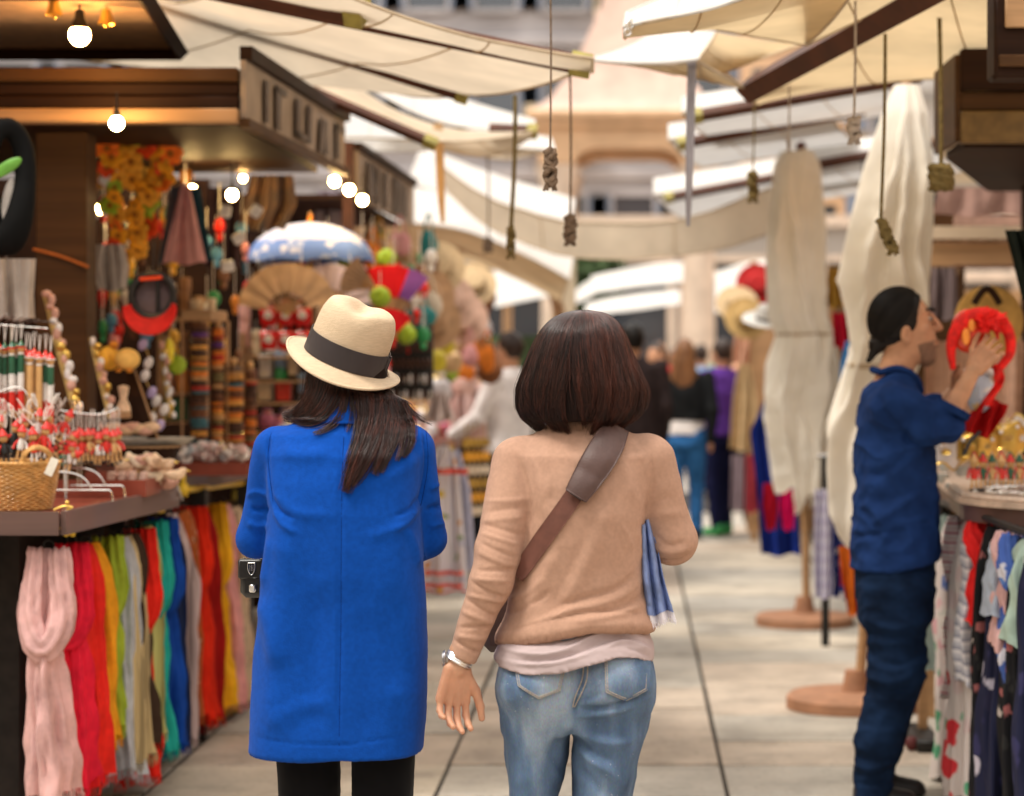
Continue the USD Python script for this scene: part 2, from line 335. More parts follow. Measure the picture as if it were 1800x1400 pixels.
for nm, c_, ro in (('brown_strands', (0.0085, 0.0036, 0.0030), 0.28), ('auburn_strands', (0.036, 0.0115, 0.0075), 0.30)):
    LOOK[nm] = usdkit.material(stage, '/World/Looks/' + nm, {'h': ('principled_hair_bsdf', {'model': 'Chiang', 'parametrization': 'Direct coloring', 'color': c_, 'roughness': ro, 'radial_roughness': 0.5, 'ior': 1.5, 'offset': 0.035})}, [], surface='h.BSDF')
hair_s1, hair_s2 = LOOK['brown_strands'], LOOK['auburn_strands']
hair_black = mat('black_hair', (0.009, 0.007, 0.006), spec=0.2, rough=0.42, var=0.3, scale=80, stretch=(1, 1, 0.1), bump=0.5, bscale=150)

def blend(T): return lambda x, y, z: loft(x, y, z, T)
YW = 5.0
def coat_woman():
    at = (PX(600, YW), YW, 0)
    t = thing('person', 'person in a bright blue knee length coat and straw hat, walking away', 'person', at)
    Q = lambda px, py, y=YW: np.array([PX(px, YW), y, PZ(py, YW)])
    # body
    def body(x, y, z):
        d = ell(x, y, z, Q(603, 648, 5.08), (0.072, 0.092, 0.108))
        d = smin(d, cap(x, y, z, Q(604, 700, 5.06), Q(602, 770, 5.03), 0.052, 0.06), 0.03)
        d = smin(d, loft(x, y, z, TR([(770, 505, 700, 5.03, .07), (900, 500, 700, 5.03, .085), (1060, 515, 685, 5.03, .08), (1200, 490, 700, 5.04, .10), (1290, 492, 698, 5.04, .10)], YW)), 0.04)
        for s in (-1, 1):
            c = 600 + s * 66
            d = smin(d, chain(x, y, z, [Q(c, 1220, 5.05), Q(c, 1480, 5.05), Q(c - s * 8, 1830, 5.08), Q(c - s * 8, 1905, 5.08)], [0.072, 0.052, 0.042, 0.036]), 0.03)
            d = smin(d, cap(x, y, z, Q(c - s * 8, 1903, 5.08), Q(c - s * 4, 1908, 5.22), 0.034, 0.028), 0.02)
            d = smin(d, chain(x, y, z, [Q(600 + s * 108, 800, 5.05), Q(600 + s * 146, 950, 5.09), Q(600 + s * 95, 985, 5.28)], [0.036, 0.031, 0.024]), 0.02)
        return d
    b = field(body, (-0.95, 4.85, -0.01), (-0.25, 5.45, 1.65), 0.009)
    hands = [hand(Q(600 + s * 92, 986, 5.285), (-s * 0.5, 0.8, 0.05), (-s * 0.3, 0, -1), (-s, 0.2, 0.6), 0.16, (45, 50, 35)) for s in (-1, 1)]
    obj('body', join(b, *hands), skin, t)
    # coat
    T = TR([(742, 520, 685, 5.04, .06), (762, 474, 731, 5.03, .085), (800, 463, 742, 5.02, .105), (850, 466, 739, 5.015, .116), (900, 466, 738, 5.01, .122), (960, 462, 741, 5.01, .124),
            (1050, 452, 746, 5.02, .132), (1150, 446, 747, 5.03, .142), (1250, 441, 744, 5.03, .148), (1322, 438, 738, 5.03, .152)], YW)
    def coat(x, y, z):
        d = loft(x, y, z, T, 2.5)
        d = smin(d, cap(x, y, z, Q(484, 789, 5.03), Q(716, 787, 5.03), 0.046), 0.02)
        d = smin(d, cap(x, y, z, Q(590, 760, 5.03), Q(612, 760, 5.03), 0.060), 0.05)
        for s, sx, ex, wx in ((-1, 481, 441, 500), (1, 719, 739, 690)):
            d = smin(d, chain(x, y, z, [Q(sx, 792, 5.035), Q(ex, 951, 5.075), Q(wx, 972, 5.29)], [0.050, 0.043, 0.038], 0.012), 0.010)
        return d
    c = field(coat, (-0.87, 4.80, 0.68), (-0.36, 5.38, 1.44), 0.0052, 5)
    v = np.array(c.vertices)
    S = [([(598, 735), (599, 900), (598, 1100), (596, 1325)], 2.6, -0.0018), ([(463, 760), (459, 800), (466, 850), (474, 890)], 3, -0.0035), ([(737, 757), (742, 800), (738, 850), (728, 900)], 3, -0.0035),
         ([(712, 925), (722, 960), (735, 1005)], 7, 0.004), ([(470, 940), (462, 990), (452, 1040)], 9, 0.003), ([(500, 880), (490, 1100), (478, 1318)], 26, 0.0055), ([(692, 880), (704, 1100), (706, 1312)], 26, 0.005), ([(556, 1010), (548, 1318)], 24, -0.0045), ([(640, 1060), (652, 1318)], 24, -0.004), ([(470, 1285), (540, 1240), (590, 1235)], 16, 0.003), ([(470, 860), (520, 900), (580, 905)], 10, 0.002), ([(728, 880), (690, 930), (640, 945)], 10, 0.0025),
         ([(445, 1050), (480, 1120), (500, 1180)], 20, 0.005), ([(700, 1020), (690, 1120), (700, 1230)], 22, -0.005),
         ([(735, 872), (718, 896), (690, 908)], 4, -0.003), ([(732, 890), (712, 920), (682, 936)], 5, 0.003), ([(471, 872), (490, 900), (520, 912)], 4, -0.003), ([(474, 892), (496, 922), (526, 938)], 5, 0.003), ([(410, 880), (436, 872), (458, 880)], 4, 0.003), ([(745, 868), (762, 860), (770, 868)], 4, 0.003), ([(418, 900), (440, 905), (462, 896)], 5, -0.004), ([(412, 925), (440, 935), (462, 925)], 6, 0.003), ([(740, 905), (760, 898), (772, 905)], 5, -0.004), ([(742, 935), (765, 930), (776, 935)], 6, 0.003),
         ([(480, 790), (540, 800), (580, 790)], 14, 0.003), ([(650, 850), (700, 830), (730, 800)], 12, 0.003), ([(440, 1298), (600, 1306), (736, 1290)], 2.0, -0.0012)]
    c = pushed(c, 2.0 * strokes(v, S, 4.9) * facing(c) + 0.020 * (meshkit.fbm(v * [6, 3, 2.6], 3, 3) - 0.5) + 0.004 * (meshkit.fbm(v * [20, 10, 13], 3, 8) - 0.5) + 0.005 * creases(v, [7, 4, 5], 9))
    coat_ = obj('coat', c, coat_blue, t); sk = Skin(c)
    drape = lambda pts, o: np.array([[P(a, b_, 4.88)[0], float(sk(P(a, b_, 4.88)[0], P(a, b_, 4.88)[2])) - o, P(a, b_, 4.88)[2]] for a, b_ in pts])
    for pts in ([(598, 742), (599, 900), (598, 1100), (596, 1322)], [(462, 764), (458, 800), (465, 850), (472, 885)], [(738, 761), (743, 800), (739, 850), (730, 895)]):
        obj('seam', tube(drape(curve(pts, 40), -0.0003), 0.0009, 5), coat_seam, coat_)
    cl = field(lambda x, y, z: np.maximum(loft(x, y, z, TR([(690, 560, 652, 5.05, .062), (728, 552, 662, 5.035, .074), (745, 545, 670, 5.03, .080)], YW), 2.2), -loft(x, y, z, TR([(680, 566, 646, 5.05, .055), (740, 562, 652, 5.04, .064)], YW), 2.2)), (-0.70, 4.93, 1.37), (-0.50, 5.14, 1.47), 0.004)
    obj('collar', cl, coat_blue, coat_)
    # trousers and shoes
    def legs(x, y, z):
        d = None
        for c0, w0, c1, w1 in ((535, 58, 538, 55), (672, 59, 668, 55)):
            q = loft(x, y, z, TR([(1240, c0 - w0, c0 + w0, 5.05, .085), (1400, c1 - w1, c1 + w1, 5.05, .075), (1560, c1 - 44, c1 + 44, 5.05, .062), (1700, c1 - 44, c1 + 44, 5.07, .06), (1880, c1 - 30, c1 + 30, 5.08, .045)], YW), 2.1)
            d = q if d is None else np.minimum(d, q)
        return d
    lg = field(legs, (-0.78, 4.9, 0.02), (-0.42, 5.2, 0.82), 0.008); w = np.array(lg.vertices)
    obj('trousers', pushed(lg, 0.006 * (meshkit.fbm(w * [14, 14, 22], 3, 5) - 0.5)), black_cloth, t)
    for c0 in (538, 668):
        obj('shoe', field(lambda x, y, z: smin(cap(x, y, z, Q(c0, 1893, 5.07), Q(c0, 1897, 5.23), 0.040, 0.036), ell(x, y, z, Q(c0, 1880, 5.07), (0.042, 0.05, 0.05)), 0.02), (PX(c0, 5) - 0.07, 4.95, -0.02), (PX(c0, 5) + 0.07, 5.33, 0.13), 0.007), black_leather, t)
    # hat
    def placed(m):
        m = turn(m, [1, 0, 0], 9); m = turn(m, [0, 1, 0], 22); m.apply_translation(Q(597, 634, 5.07)); return m
    pr = [(1.0, 0), (0.995, .02), (0.985, .05), (0.97, .08), (0.93, .10), (0.86, .115), (0.72, .124), (0.45, .127), (0.15, .127), (0.0, .127)]
    cr = []
    a = np.linspace(0, 2 * np.pi, 73)
    pz = curve([(r, h_, 0) for r, h_ in pr], 40)
    def crown(k=1.0, up=0.0, off=0.0):
        G = np.stack([np.stack([0.0845 * np.maximum(r, 0) * np.cos(a) + off * np.cos(a), 0.098 * np.maximum(r, 0) * np.sin(a) + off * np.sin(a), 0 * a + h_], -1) for r, h_, _ in pz])
        hh = np.clip((G[..., 2] - 0.07) / 0.05, 0, 1)
        G[..., 2] -= 0.020 * hh * np.exp(-(G[..., 0] / 0.026) ** 2) * np.clip(1.1 - np.abs(G[..., 1]) / 0.12, 0, 1)
        G[..., 0] *= 1 - 0.18 * hh * np.clip(G[..., 1] / 0.09, 0, 1)
        return G
    hat = obj('hat', placed(sheet(lambda u, v: crown(), 40, 73)), straw_hat, t, smooth=50)
    s_ = np.linspace(0, 1, 14)
    def brim():
        G = np.zeros((14, 73, 3))
        for i, q in enumerate(s_):
            rx, ry = 0.083 + 0.040 * q, 0.096 + 0.045 * q
            G[i] = np.stack([rx * np.cos(a), ry * np.sin(a), -0.004 * q + 0.010 * q * q * np.cos(2 * a) * 0.6 - 0.012 * q * q * np.clip(-np.sin(a), 0, 1)], -1)
        return G
    obj('brim', placed(sheet(lambda u, v: brim(), 14, 73, 0.0035)), straw_hat, hat, smooth=60)
    obj('brim_edge', placed(tube(np.vstack([brim()[-1], brim()[-1][1:2]]) - [0, 0, 0.0015], 0.0026, 6, False)), straw_hat, hat)
    bz = np.linspace(0.001, 0.047, 6)
    G = np.array([np.stack([(0.0868 - 0.02 * h_) * np.cos(a), (0.1003 - 0.02 * h_) * np.sin(a), 0 * a + h_], -1) for h_ in bz])
    bd = obj('ribbon_band', placed(sheet(lambda u, v: G, 6, 73, 0.001)), band_look, hat, smooth=60)
    obj('ribbon_bow', placed(join(box([0.083, -0.012, 0.006], [0.0905, 0.030, 0.042], 0.003), box([0.087, -0.004, 0.002], [0.0925, 0.006, 0.046], 0.002))), band_look, bd)
    # hair
    base = field(lambda x, y, z: ell(x, y, z, Q(606, 650, 5.08), (0.080, 0.088, 0.108)), (-0.80, 4.85, 1.3), (-0.35, 5.25, 1.68), 0.006)
    v = np.array(base.vertices); up = np.array(np.cos(np.radians(20)) * 1.0)
    base = trimesh.Trimesh(v, base.faces[((v[base.faces].mean(1) - Q(597, 632, 5.07)) @ np.array([0.33, -0.24, 0.91])) < 0.02], process=False)
    hr = obj('hair', base, hair_base, t)
    L = [([(556, 622), (545, 660), (528, 705), (500, 728), (479, 733)], 20, 4, 170), ([(572, 632), (562, 680), (540, 722), (505, 738), (484, 736)], 22, 5, 200), ([(585, 640), (580, 690), (560, 728), (528, 742), (505, 738)], 20, 6, 180),
         ([(545, 618), (538, 655), (532, 690), (520, 715)], 12, 5, 110), ([(596, 648), (598, 700), (588, 738), (566, 756), (545, 764)], 11, 2, 70), ([(608, 652), (612, 700), (611, 735), (607, 762)], 5, 1.5, 26),
         ([(632, 655), (645, 712), (640, 768), (622, 820), (608, 866)], 25, 8, 330), ([(648, 660), (662, 715), (655, 770), (638, 820), (619, 852)], 22, 8, 280), ([(655, 662), (672, 720), (676, 770), (666, 812), (655, 834)], 18, 6, 200),
         ([(668, 664), (684, 720), (690, 765), (680, 800), (668, 832)], 14, 5, 150), ([(676, 664), (693, 708), (712, 748), (718, 778), (706, 806)], 13, 3, 130), ([(672, 664), (690, 712), (704, 760), (702, 790), (695, 812)], 10, 3, 70),
         ([(618, 652), (628, 705), (630, 745), (624, 785)], 16, 3, 110), ([(566, 630), (568, 665), (560, 705), (545, 735)], 20, 6, 150), ([(684, 665), (705, 715), (735, 742), (752, 748)], 5, 2, 18)]
    g = np.random.default_rng(3); out = {0: [], 1: []}; tt = np.linspace(0, 1, 15)
    for pts, w0, w1, n in L:
        c2 = curve([(q[0], q[1], 0) for q in pts], 15)[:, :2]; tan = np.gradient(c2, axis=0); nrm = np.stack([-tan[:, 1], tan[:, 0]], 1); nrm /= np.linalg.norm(nrm, axis=1, keepdims=True)
        for k in range(int(n * 1.5)):
            u, dep = g.normal(0, 0.62), abs(g.normal(0, 0.5)); wv = g.normal(0, 1.0, 2); ln = g.uniform(0.62, 1.0) if k % 3 else g.uniform(.92, 1.03)
            w = (w0 + (w1 - w0) * tt ** 0.8) * u + 3.2 * np.sin(3.5 * tt + wv[0]) * wv[1] * tt
            q = c2 + nrm * w[:, None]; q = np.stack([np.interp(tt * ln, tt, q[:, i]) for i in (0, 1)], 1)
            X = np.array([P(a_, b_, 4.90) for a_, b_ in q]); ys = sk(X[:, 0], np.minimum(X[:, 2], 1.39)); yh = 5.085 - 0.098 * np.sqrt(np.clip(1 - ((X[:, 0] - PX(604, 5)) / 0.1) ** 2, 0.1, 1))
            bl = np.clip((X[:, 2] - 1.385) / 0.075, 0, 1); X[:, 1] = np.minimum(ys * (1 - bl) + yh * bl, np.where(X[:, 2] < 1.40, ys, 9)) - 0.004 - 0.013 * dep * (1 - 0.4 * tt) * (1 - 0.6 * bl)
            hb_ = (X - Q(597, 634, 5.07)) @ np.array([.370, -.156, .916]); wk = np.clip((hb_ + .022) / .014, 0, 1); X[:, 1] = X[:, 1] * (1 - wk) + 5.085 * wk; X[:, 0] = X[:, 0] * (1 - wk) + (PX(600, 5) + (X[:, 0] - PX(600, 5)) * .72) * wk
            out[int(g.random() < 0.45)].append(X)
    strands('hair_strands', out[0], 0.0009, hair_dark, hr); strands('hair_strands', out[1], 0.0009, hair_red, hr)
    return t, sk
coat_woman()
# the black handbag at her left side
hb = thing('handbag', 'black handbag with a silver crest, held in front of the blue coat', 'handbag', P(447, 1060, 5.2))
yb = 5.16
hbm = box([PX(421, yb), yb, PZ(1052, yb)], [PX(520, yb), yb + 0.09, PZ(985, yb)], 0.012)
obj('bag_body', hbm, black_leather, hb)
obj('bag_flap', box([PX(419, yb), yb - 0.006, PZ(1018, yb)], [PX(520, yb), yb + 0.05, PZ(983, yb)], 0.004), black_leather, hb)
obj('crest', join(tube(curve([P(436, 990, yb - .008), P(437, 1004, yb - .008), P(442, 1011, yb - .008), P(447, 1004, yb - .008), P(448, 990, yb - .008)], 20), 0.0011, 5), *[tube([P(439 + 3 * i, 993, yb - .008), P(439 + 3 * i, 1004, yb - .008)], 0.0008, 4) for i in range(3)], tube([P(436, 990, yb - .008), P(448, 990, yb - .008)], 0.0011, 5)), silver, hb)
obj('clasp', box(P(437, 1042, yb - .012), P(452, 1026, yb + .01), 0.003), silver, hb)

sweater_look = mat('tan_knit', (0.45, 0.272, 0.193), rough=0.9, var=0.06, scale=110, detail=6.0, bump=0.4, bscale=420, sheen=0.05, spec=0.12, thread=260, bdist=0.0010)
rib_look = mat('tan_knit_rib', (0.43, 0.255, 0.175), rough=0.9, var=0.06, scale=9, bump=0.5, bscale=300, stretch=(1, 1, 0.02), sheen=0.0, spec=0.12)
tee_look = mat('grey_mauve_jersey', (0.43, 0.345, 0.345), rough=0.92, var=0.07, scale=12, bump=0.3, bscale=800, sheen=0.0, spec=0.15)
LOOK['denim'] = usdkit.material(stage, '/World/Looks/denim', {
    'g': ('texture_coordinate', {}), 'm1': ('mapping', {'scale': (1, 1, 0.25)}), 'n1': ('noise_texture', {'scale': 9.0, 'detail': 5.0}), 'n2': ('noise_texture', {'scale': 420.0, 'detail': 2.0}), 'm2': ('mapping', {'scale': (1.6, 1, 0.25)}),
    'r1': ('rgb_ramp', {'ramp': [(0.32, (0.045, 0.080, 0.15)), (0.48, (0.115, 0.180, 0.285)), (0.64, (0.29, 0.37, 0.47))]}),
    'n3': ('noise_texture', {'scale': 160.0, 'detail': 2.0}), 'mk': ('noise_texture', {'scale': 11.0, 'detail': 1.0}), 'th': ('rgb_ramp', {'ramp': [(0.725, (0, 0, 0)), (0.745, (1, 1, 1))]}), 'mr': ('rgb_ramp', {'ramp': [(0.50, (0, 0, 0)), (0.60, (0.9, 0.9, 0.9))]}), 'pm': ('mix_color', {'blend_type': 'multiply', 'fac': 1.0}),
    'ov': ('mix_color', {'blend_type': 'overlay', 'fac': 0.45}), 'dots': ('mix_color', {'blend_type': 'mix', 'b': (0.6, 0.62, 0.65)}),
    'w': ('wave_texture', {'scale': 300.0, 'bands_direction': 'diagonal', 'distortion': 2.0}), 'bp': ('bump', {'strength': 0.4, 'distance': 0.0012}), 'ad': ('math', {'math_type': 'add'}),
    'p': ('principled_bsdf', {'roughness': 0.85, 'sheen_weight': 0.0, 'specular_ior_level': 0.2})},
    [('g.object', 'm1.vector'), ('m1.vector', 'n1.vector'), ('n1.fac', 'r1.fac'), ('g.object', 'm2.vector'), ('m2.vector', 'n2.vector'), ('g.object', 'n3.vector'), ('g.object', 'mk.vector'), ('n3.fac', 'th.fac'), ('mk.fac', 'mr.fac'), ('th.color', 'pm.a'), ('mr.color', 'pm.b'),
     ('r1.color', 'ov.a'), ('n2.color', 'ov.b'), ('ov.result', 'dots.a'), ('pm.result', 'dots.fac'), ('dots.result', 'p.base_color'), ('g.object', 'w.vector'), ('w.fac', 'ad.value1'), ('n2.fac', 'ad.value2'), ('ad.value', 'bp.height'), ('bp.normal', 'p.normal')], surface='p.BSDF')
denim = LOOK['denim']
thread_look = mat('tan_thread', (0.42, 0.36, 0.29), rough=0.8, var=0.3, scale=400)

def sweater_woman():
    at = (PX(1015, YW), YW, 0)
    t = thing('person', 'person in a tan sweater and blue jeans with bobbed brown hair, seen from behind', 'person', at)
    Q = lambda px, py, y=YW: np.array([PX(px, YW), y, PZ(py, YW)])
    wl = Q(812, 1152, 4.915)
    def body(x, y, z):
        d = ell(x, y, z, Q(1022, 640, 5.03), (0.074, 0.094, 0.110))
        d = smin(d, cap(x, y, z, Q(1025, 700, 5.02), Q(1022, 790, 5.0), 0.054, 0.062), 0.03)
        d = smin(d, loft(x, y, z, TR([(790, 930, 1115, 5.01, .07), (900, 940, 1115, 5.0, .085), (1040, 930, 1110, 5.0, .08), (1170, 900, 1130, 5.01, .10), (1240, 900, 1125, 5.01, .10)], YW)), 0.04)
        for c0, c1 in ((945, 938), (1076, 1056)):
            d = smin(d, chain(x, y, z, [Q(c0, 1210, 5.0), Q(c1, 1400, 5.0), Q(c1, 1830, 5.03), Q(c1, 1905, 5.03)], [0.062, 0.042, 0.036, 0.034]), 0.02)
            d = smin(d, cap(x, y, z, Q(c1, 1903, 5.03), Q(c1, 1908, 5.18), 0.034, 0.028), 0.02)
        d = smin(d, chain(x, y, z, [Q(915, 810), Q(880, 985, 4.925), wl], [0.040, 0.033, 0.0235]), 0.02)
        d = smin(d, chain(x, y, z, [Q(1138, 810), Q(1188, 955, 5.02), Q(1120, 965, 5.25)], [0.040, 0.033, 0.024]), 0.02)
        return d
    b = field(body, (-0.44, 4.82, -0.01), (0.20, 5.35, 1.66), 0.008)
    hl = hand(wl + [-0.002, 0, -0.008], (-0.14, 0.02, -1), (0.48, -0.88, 0), (0.88, 0.48, -0.05), 0.165, (16, 26, 22), 0.0024, 3.2, 36)
    hr_ = hand(Q(1118, 966, 5.255), (-0.7, 0.6, 0), (-0.3, 0, -1), (-0.2, 0.3, 1), 0.165, (45, 50, 35))
    obj('body', join(b, hl, hr_), skin, t)
    # sweater
    T = TR([(752, 985, 1070, 5.015, .055), (770, 945, 1108, 5.01, .075), (800, 905, 1150, 5.0, .098), (850, 912, 1146, 4.995, .112), (900, 922, 1139, 4.99, .116), (950, 918, 1133, 4.99, .114),
            (1000, 907, 1134, 4.995, .112), (1050, 896, 1139, 5.0, .116), (1090, 887, 1144, 5.0, .122), (1140, 880, 1147, 5.0, .124)], YW)
    def sw(x, y, z):
        d = loft(x, y, z, T, 2.3)
        px = CX + x * F / YW; hem = EYE - (np.interp(px, [870, 900, 960, 1040, 1100, 1150], [1127, 1120, 1108, 1092, 1094, 1102]) - CY) * YW / F
        d = np.maximum(d, hem - z)
        d = smin(d, cap(x, y, z, Q(922, 812), Q(1130, 810), 0.050), 0.025)
        d = smin(d, cap(x, y, z, Q(1000, 780), Q(1045, 780), 0.055), 0.05)
        arm = chain(x, y, z, [Q(911, 815), Q(879, 965, 4.93), Q(868, 1015, 4.915), Q(820, 1143, 4.915)], [0.056, 0.044, 0.040, 0.0285], 0.02)
        arm = np.maximum(arm, -((x - Q(816, 1150)[0]) * 0.38 + (z - Q(816, 1150)[2]) * 0.92))
        d = smin(d, arm, 0.014)
        d = smin(d, chain(x, y, z, [Q(1140, 812), Q(1183, 950, 5.02), Q(1118, 962, 5.27)], [0.056, 0.049, 0.040], 0.02), 0.016)
        return d
    c = field(sw, (-0.40, 4.82, 0.83), (0.20, 5.34, 1.40), 0.0042, 5)
    v = np.array(c.vertices); R = np.random.default_rng(11)
    S = [([(902, 790), (920, 840), (930, 890), (926, 950)], 5, -0.004), ([(1146, 790), (1150, 840), (1142, 890), (1134, 930)], 5, -0.004), ([(955, 785), (963, 830), (966, 880)], 7, 0.003), ([(935, 800), (948, 850), (950, 900)], 6, 0.0025),
         ([(1090, 800), (1110, 850), (1128, 900)], 8, 0.003), ([(1075, 870), (1040, 960), (990, 1060)], 16, 0.005), ([(1040, 930), (1000, 1010), (960, 1080)], 13, -0.004), ([(985, 960), (950, 1030), (925, 1090)], 10, 0.0035),
         ([(1136, 985), (1090, 1030), (1020, 1050), (950, 1085)], 6, -0.004), ([(1140, 1010), (1090, 1048), (1010, 1068), (930, 1100)], 7, 0.0045), ([(1142, 1040), (1095, 1066), (1040, 1075)], 5, -0.003), ([(1143, 1060), (1080, 1078), (990, 1090)], 6, 0.004),
         ([(1092, 920), (1104, 940), (1112, 965)], 4, 0.0025), ([(1080, 935), (1094, 955), (1100, 980)], 4, -0.002), ([(1120, 930), (1128, 960), (1130, 990)], 5, 0.003), ([(890, 1060), (930, 1040), (960, 1010)], 6, 0.003), ([(885, 1085), (930, 1065), (975, 1030)], 5, -0.003),
         ([(990, 775), (1000, 800), (1030, 815)], 8, 0.002), ([(1100, 775), (1120, 790), (1130, 815)], 6, 0.002), ([(880, 1118), (960, 1090), (1050, 1072), (1142, 1082)], 2.4, -0.0022),
         ([(1150, 985), (1190, 990), (1222, 975)], 4, -0.004), ([(1148, 965), (1180, 975), (1215, 965)], 5, 0.004), ([(1150, 940), (1172, 960), (1205, 955)], 4, -0.003), ([(1138, 900), (1165, 880), (1190, 875)], 6, -0.002), ([(1140, 915), (1170, 905), (1200, 905)], 6, 0.0025)]
    for k in range(16):
        f = k / 15; y0 = 880 + 255 * f; cx = np.interp(y0, [815, 965, 1015, 1143], [905, 879, 868, 820]); hw = np.interp(y0, [815, 965, 1143], [44, 38, 25]); a = R.uniform(-14, 14)
        S.append(([(cx - hw, y0 - a - 7), (cx, y0 + R.uniform(-3, 5)), (cx + hw, y0 + a + 7)], R.uniform(3, 5), (0.0022 + 0.002 * f) * (-1) ** k))
    pxv = CX + v[:, 0] * F / YW; hm_ = EYE - (np.interp(pxv, [870, 900, 960, 1040, 1100, 1150], [1127, 1120, 1108, 1092, 1094, 1102]) - CY) * YW / F; near = np.clip(1 - np.abs(v[:, 0] - PX(1015, YW)) / .165, 0, 1) > 0
    c = pushed(c, 1.15 * strokes(v, S, 4.92) * facing(c) + near * 0.013 * np.exp(-((v[:, 2] - hm_) / .028) ** 2) + 0.010 * (meshkit.fbm(v * [7, 5, 5], 3, 9) - 0.5) + 0.0022 * (meshkit.fbm(v * [34, 20, 24], 3, 4) - 0.5) + 0.0028 * creases(v, [9, 6, 17], 3))
    swp = obj('sweater', c, sweater_look, t); vv = np.array(c.vertices); fm = (vv[c.faces].mean(1)[:, 0] > PX(921, YW)) & (vv[c.faces].mean(1)[:, 0] < PX(1136, YW)); sk = Skin(trimesh.Trimesh(vv, c.faces[fm], process=False))
    obj('neckband', field(lambda x, y, z: np.maximum(loft(x, y, z, TR([(748, 962, 1092, 5.015, .066), (772, 955, 1102, 5.01, .074)], YW), 2.2), -loft(x, y, z, TR([(740, 968, 1086, 5.02, .060), (780, 966, 1090, 5.015, .062)], YW), 2.2)), (-0.25, 4.9, 1.34), (0.05, 5.15, 1.40), 0.004), rib_look, swp)
    a = np.linspace(0, 2 * np.pi, 60)
    def band(n0, n1, T_, hx, hy, out, mt, nm, fold=0.0, par=swp, seed=0):
        """A hanging hem: rings between two hem lines round the loft T_."""
        T_ = np.array(sorted(T_, key=lambda r: r[0])); G = []
        for k in np.linspace(0, 1, 10):
            cxm, aw = np.interp(PZ((n0 + n1) / 2, YW), T_[:, 0], T_[:, 1]), np.interp(PZ((n0 + n1) / 2, YW), T_[:, 0], T_[:, 3])
            ca, sa = np.cos(a), np.sin(a); px = CX + (cxm + aw * ca) * F / YW
            py = np.interp(px, hx, hy[0]) * (1 - k) + np.interp(px, hx, hy[1]) * k; zz_ = EYE - (py - CY) * YW / F
            f = lambda q: np.interp(zz_, T_[:, 0], T_[:, q])
            e = out * (0.4 + 0.6 * k) + fold * np.sin(a * 5 + 6 * k + seed) * k + fold * 0.6 * np.sin(a * 11 - 9 * k)
            G.append(np.stack([f(1) + (f(3) + e) * np.sign(ca) * np.abs(ca) ** 0.87, f(2) + (f(4) + e) * np.sign(sa) * np.abs(sa) ** 0.87, zz_], -1))
        return obj(nm, sheet(lambda u, v_: np.array(G), 10, 60, 0.002), mt, par, smooth=60)
    hx = [870, 900, 960, 1040, 1100, 1150]
    band(1095, 1120, [tuple(r) for r in T], hx, ([1108, 1102, 1088, 1070, 1071, 1081], [1131, 1124, 1112, 1095, 1096, 1104]), 0.003, rib_look, 'hem_rib', 0.001)
    # t-shirt under it
    Tt = TR([(1080, 900, 1134, 5.0, .100), (1108, 893, 1140, 5.0, .112), (1130, 876, 1148, 5.0, .136), (1150, 868, 1150, 5.0, .147), (1185, 874, 1150, 5.0, .158)], YW)
    def tee(x, y, z):
        px = CX + x * F / YW
        top = EYE - (np.interp(px, [860, 960, 1040, 1150], [1112, 1097, 1078, 1086]) - CY) * YW / F
        hem = EYE - (np.interp(px, [862, 880, 930, 990, 1040, 1085, 1120, 1150], [1146, 1164, 1172, 1167, 1155, 1143, 1147, 1160]) - CY) * YW / F
        d = loft(x, y, z, Tt, 2.7); return np.maximum(np.maximum(d, z - top), hem - z)
    tm = field(tee, (-0.31, 4.82, 0.86), (0.07, 5.16, 1.02), 0.0036, 3); v = np.array(tm.vertices)
    St = [([(868, 1140), (930, 1150), (1000, 1140), (1070, 1112), (1145, 1122)], 4, 0.006), ([(870, 1128), (940, 1132), (1010, 1118), (1080, 1095)], 4, -0.005), ([(880, 1158), (950, 1160), (1030, 1140), (1090, 1120), (1148, 1142)], 4, -0.0055), ([(900, 1166), (980, 1162), (1050, 1142)], 3.5, 0.004),
          ([(1040, 1118), (1090, 1112), (1140, 1135)], 3.5, 0.005), ([(1060, 1140), (1105, 1128), (1148, 1155)], 3.5, 0.005), ([(885, 1118), (930, 1122), (985, 1112)], 3.5, 0.004), ([(1100, 1140), (1125, 1148), (1148, 1168)], 3, -0.004)]
    obj('t_shirt', pushed(tm, strokes(v, St, 4.88) * facing(tm) + 0.006 * (meshkit.fbm(v * [20, 14, 30], 3, 2) - 0.5)), tee_look, t)
    # jeans
    Th = TR([(1090, 893, 1135, 5.0, .105), (1140, 884, 1146, 5.0, .118), (1180, 881, 1148, 5.0, .124), (1225, 882, 1146, 5.0, .124), (1262, 886, 1138, 5.0, .112), (1280, 890, 1130, 5.0, .10)], YW)
    legT = [TR([(1210, 882, 1010, 4.995, .105), (1270, 884, 1006, 4.995, .105), (1330, 888, 997, 5.0, .096), (1374, 890, 988, 5.0, .09), (1400, 892, 984, 5.0, .088), (1500, 894, 978, 5.0, .08), (1680, 890, 986, 5.02, .07), (1905, 882, 992, 5.03, .075)], YW),
            TR([(1210, 1012, 1146, 4.995, .105), (1270, 1008, 1140, 4.99, .108), (1330, 1006, 1124, 4.98, .102), (1374, 1006, 1117, 4.975, .096), (1400, 1006, 1113, 4.97, .092), (1500, 1004, 1104, 4.97, .082), (1680, 1006, 1104, 5.02, .07), (1905, 1002, 1110, 5.03, .075)], YW)]
    def jeans(x, y, z):
        d = smin(loft(x, y, z, Th, 2.2), np.minimum(loft(x, y, z, legT[0], 2.1), loft(x, y, z, legT[1], 2.1)), 0.018)
        for c0 in (948, 1082): d = smin(d, ell(x, y, z, Q(c0, 1196, 4.945), (0.078, 0.080, 0.075)), 0.035)
        return d
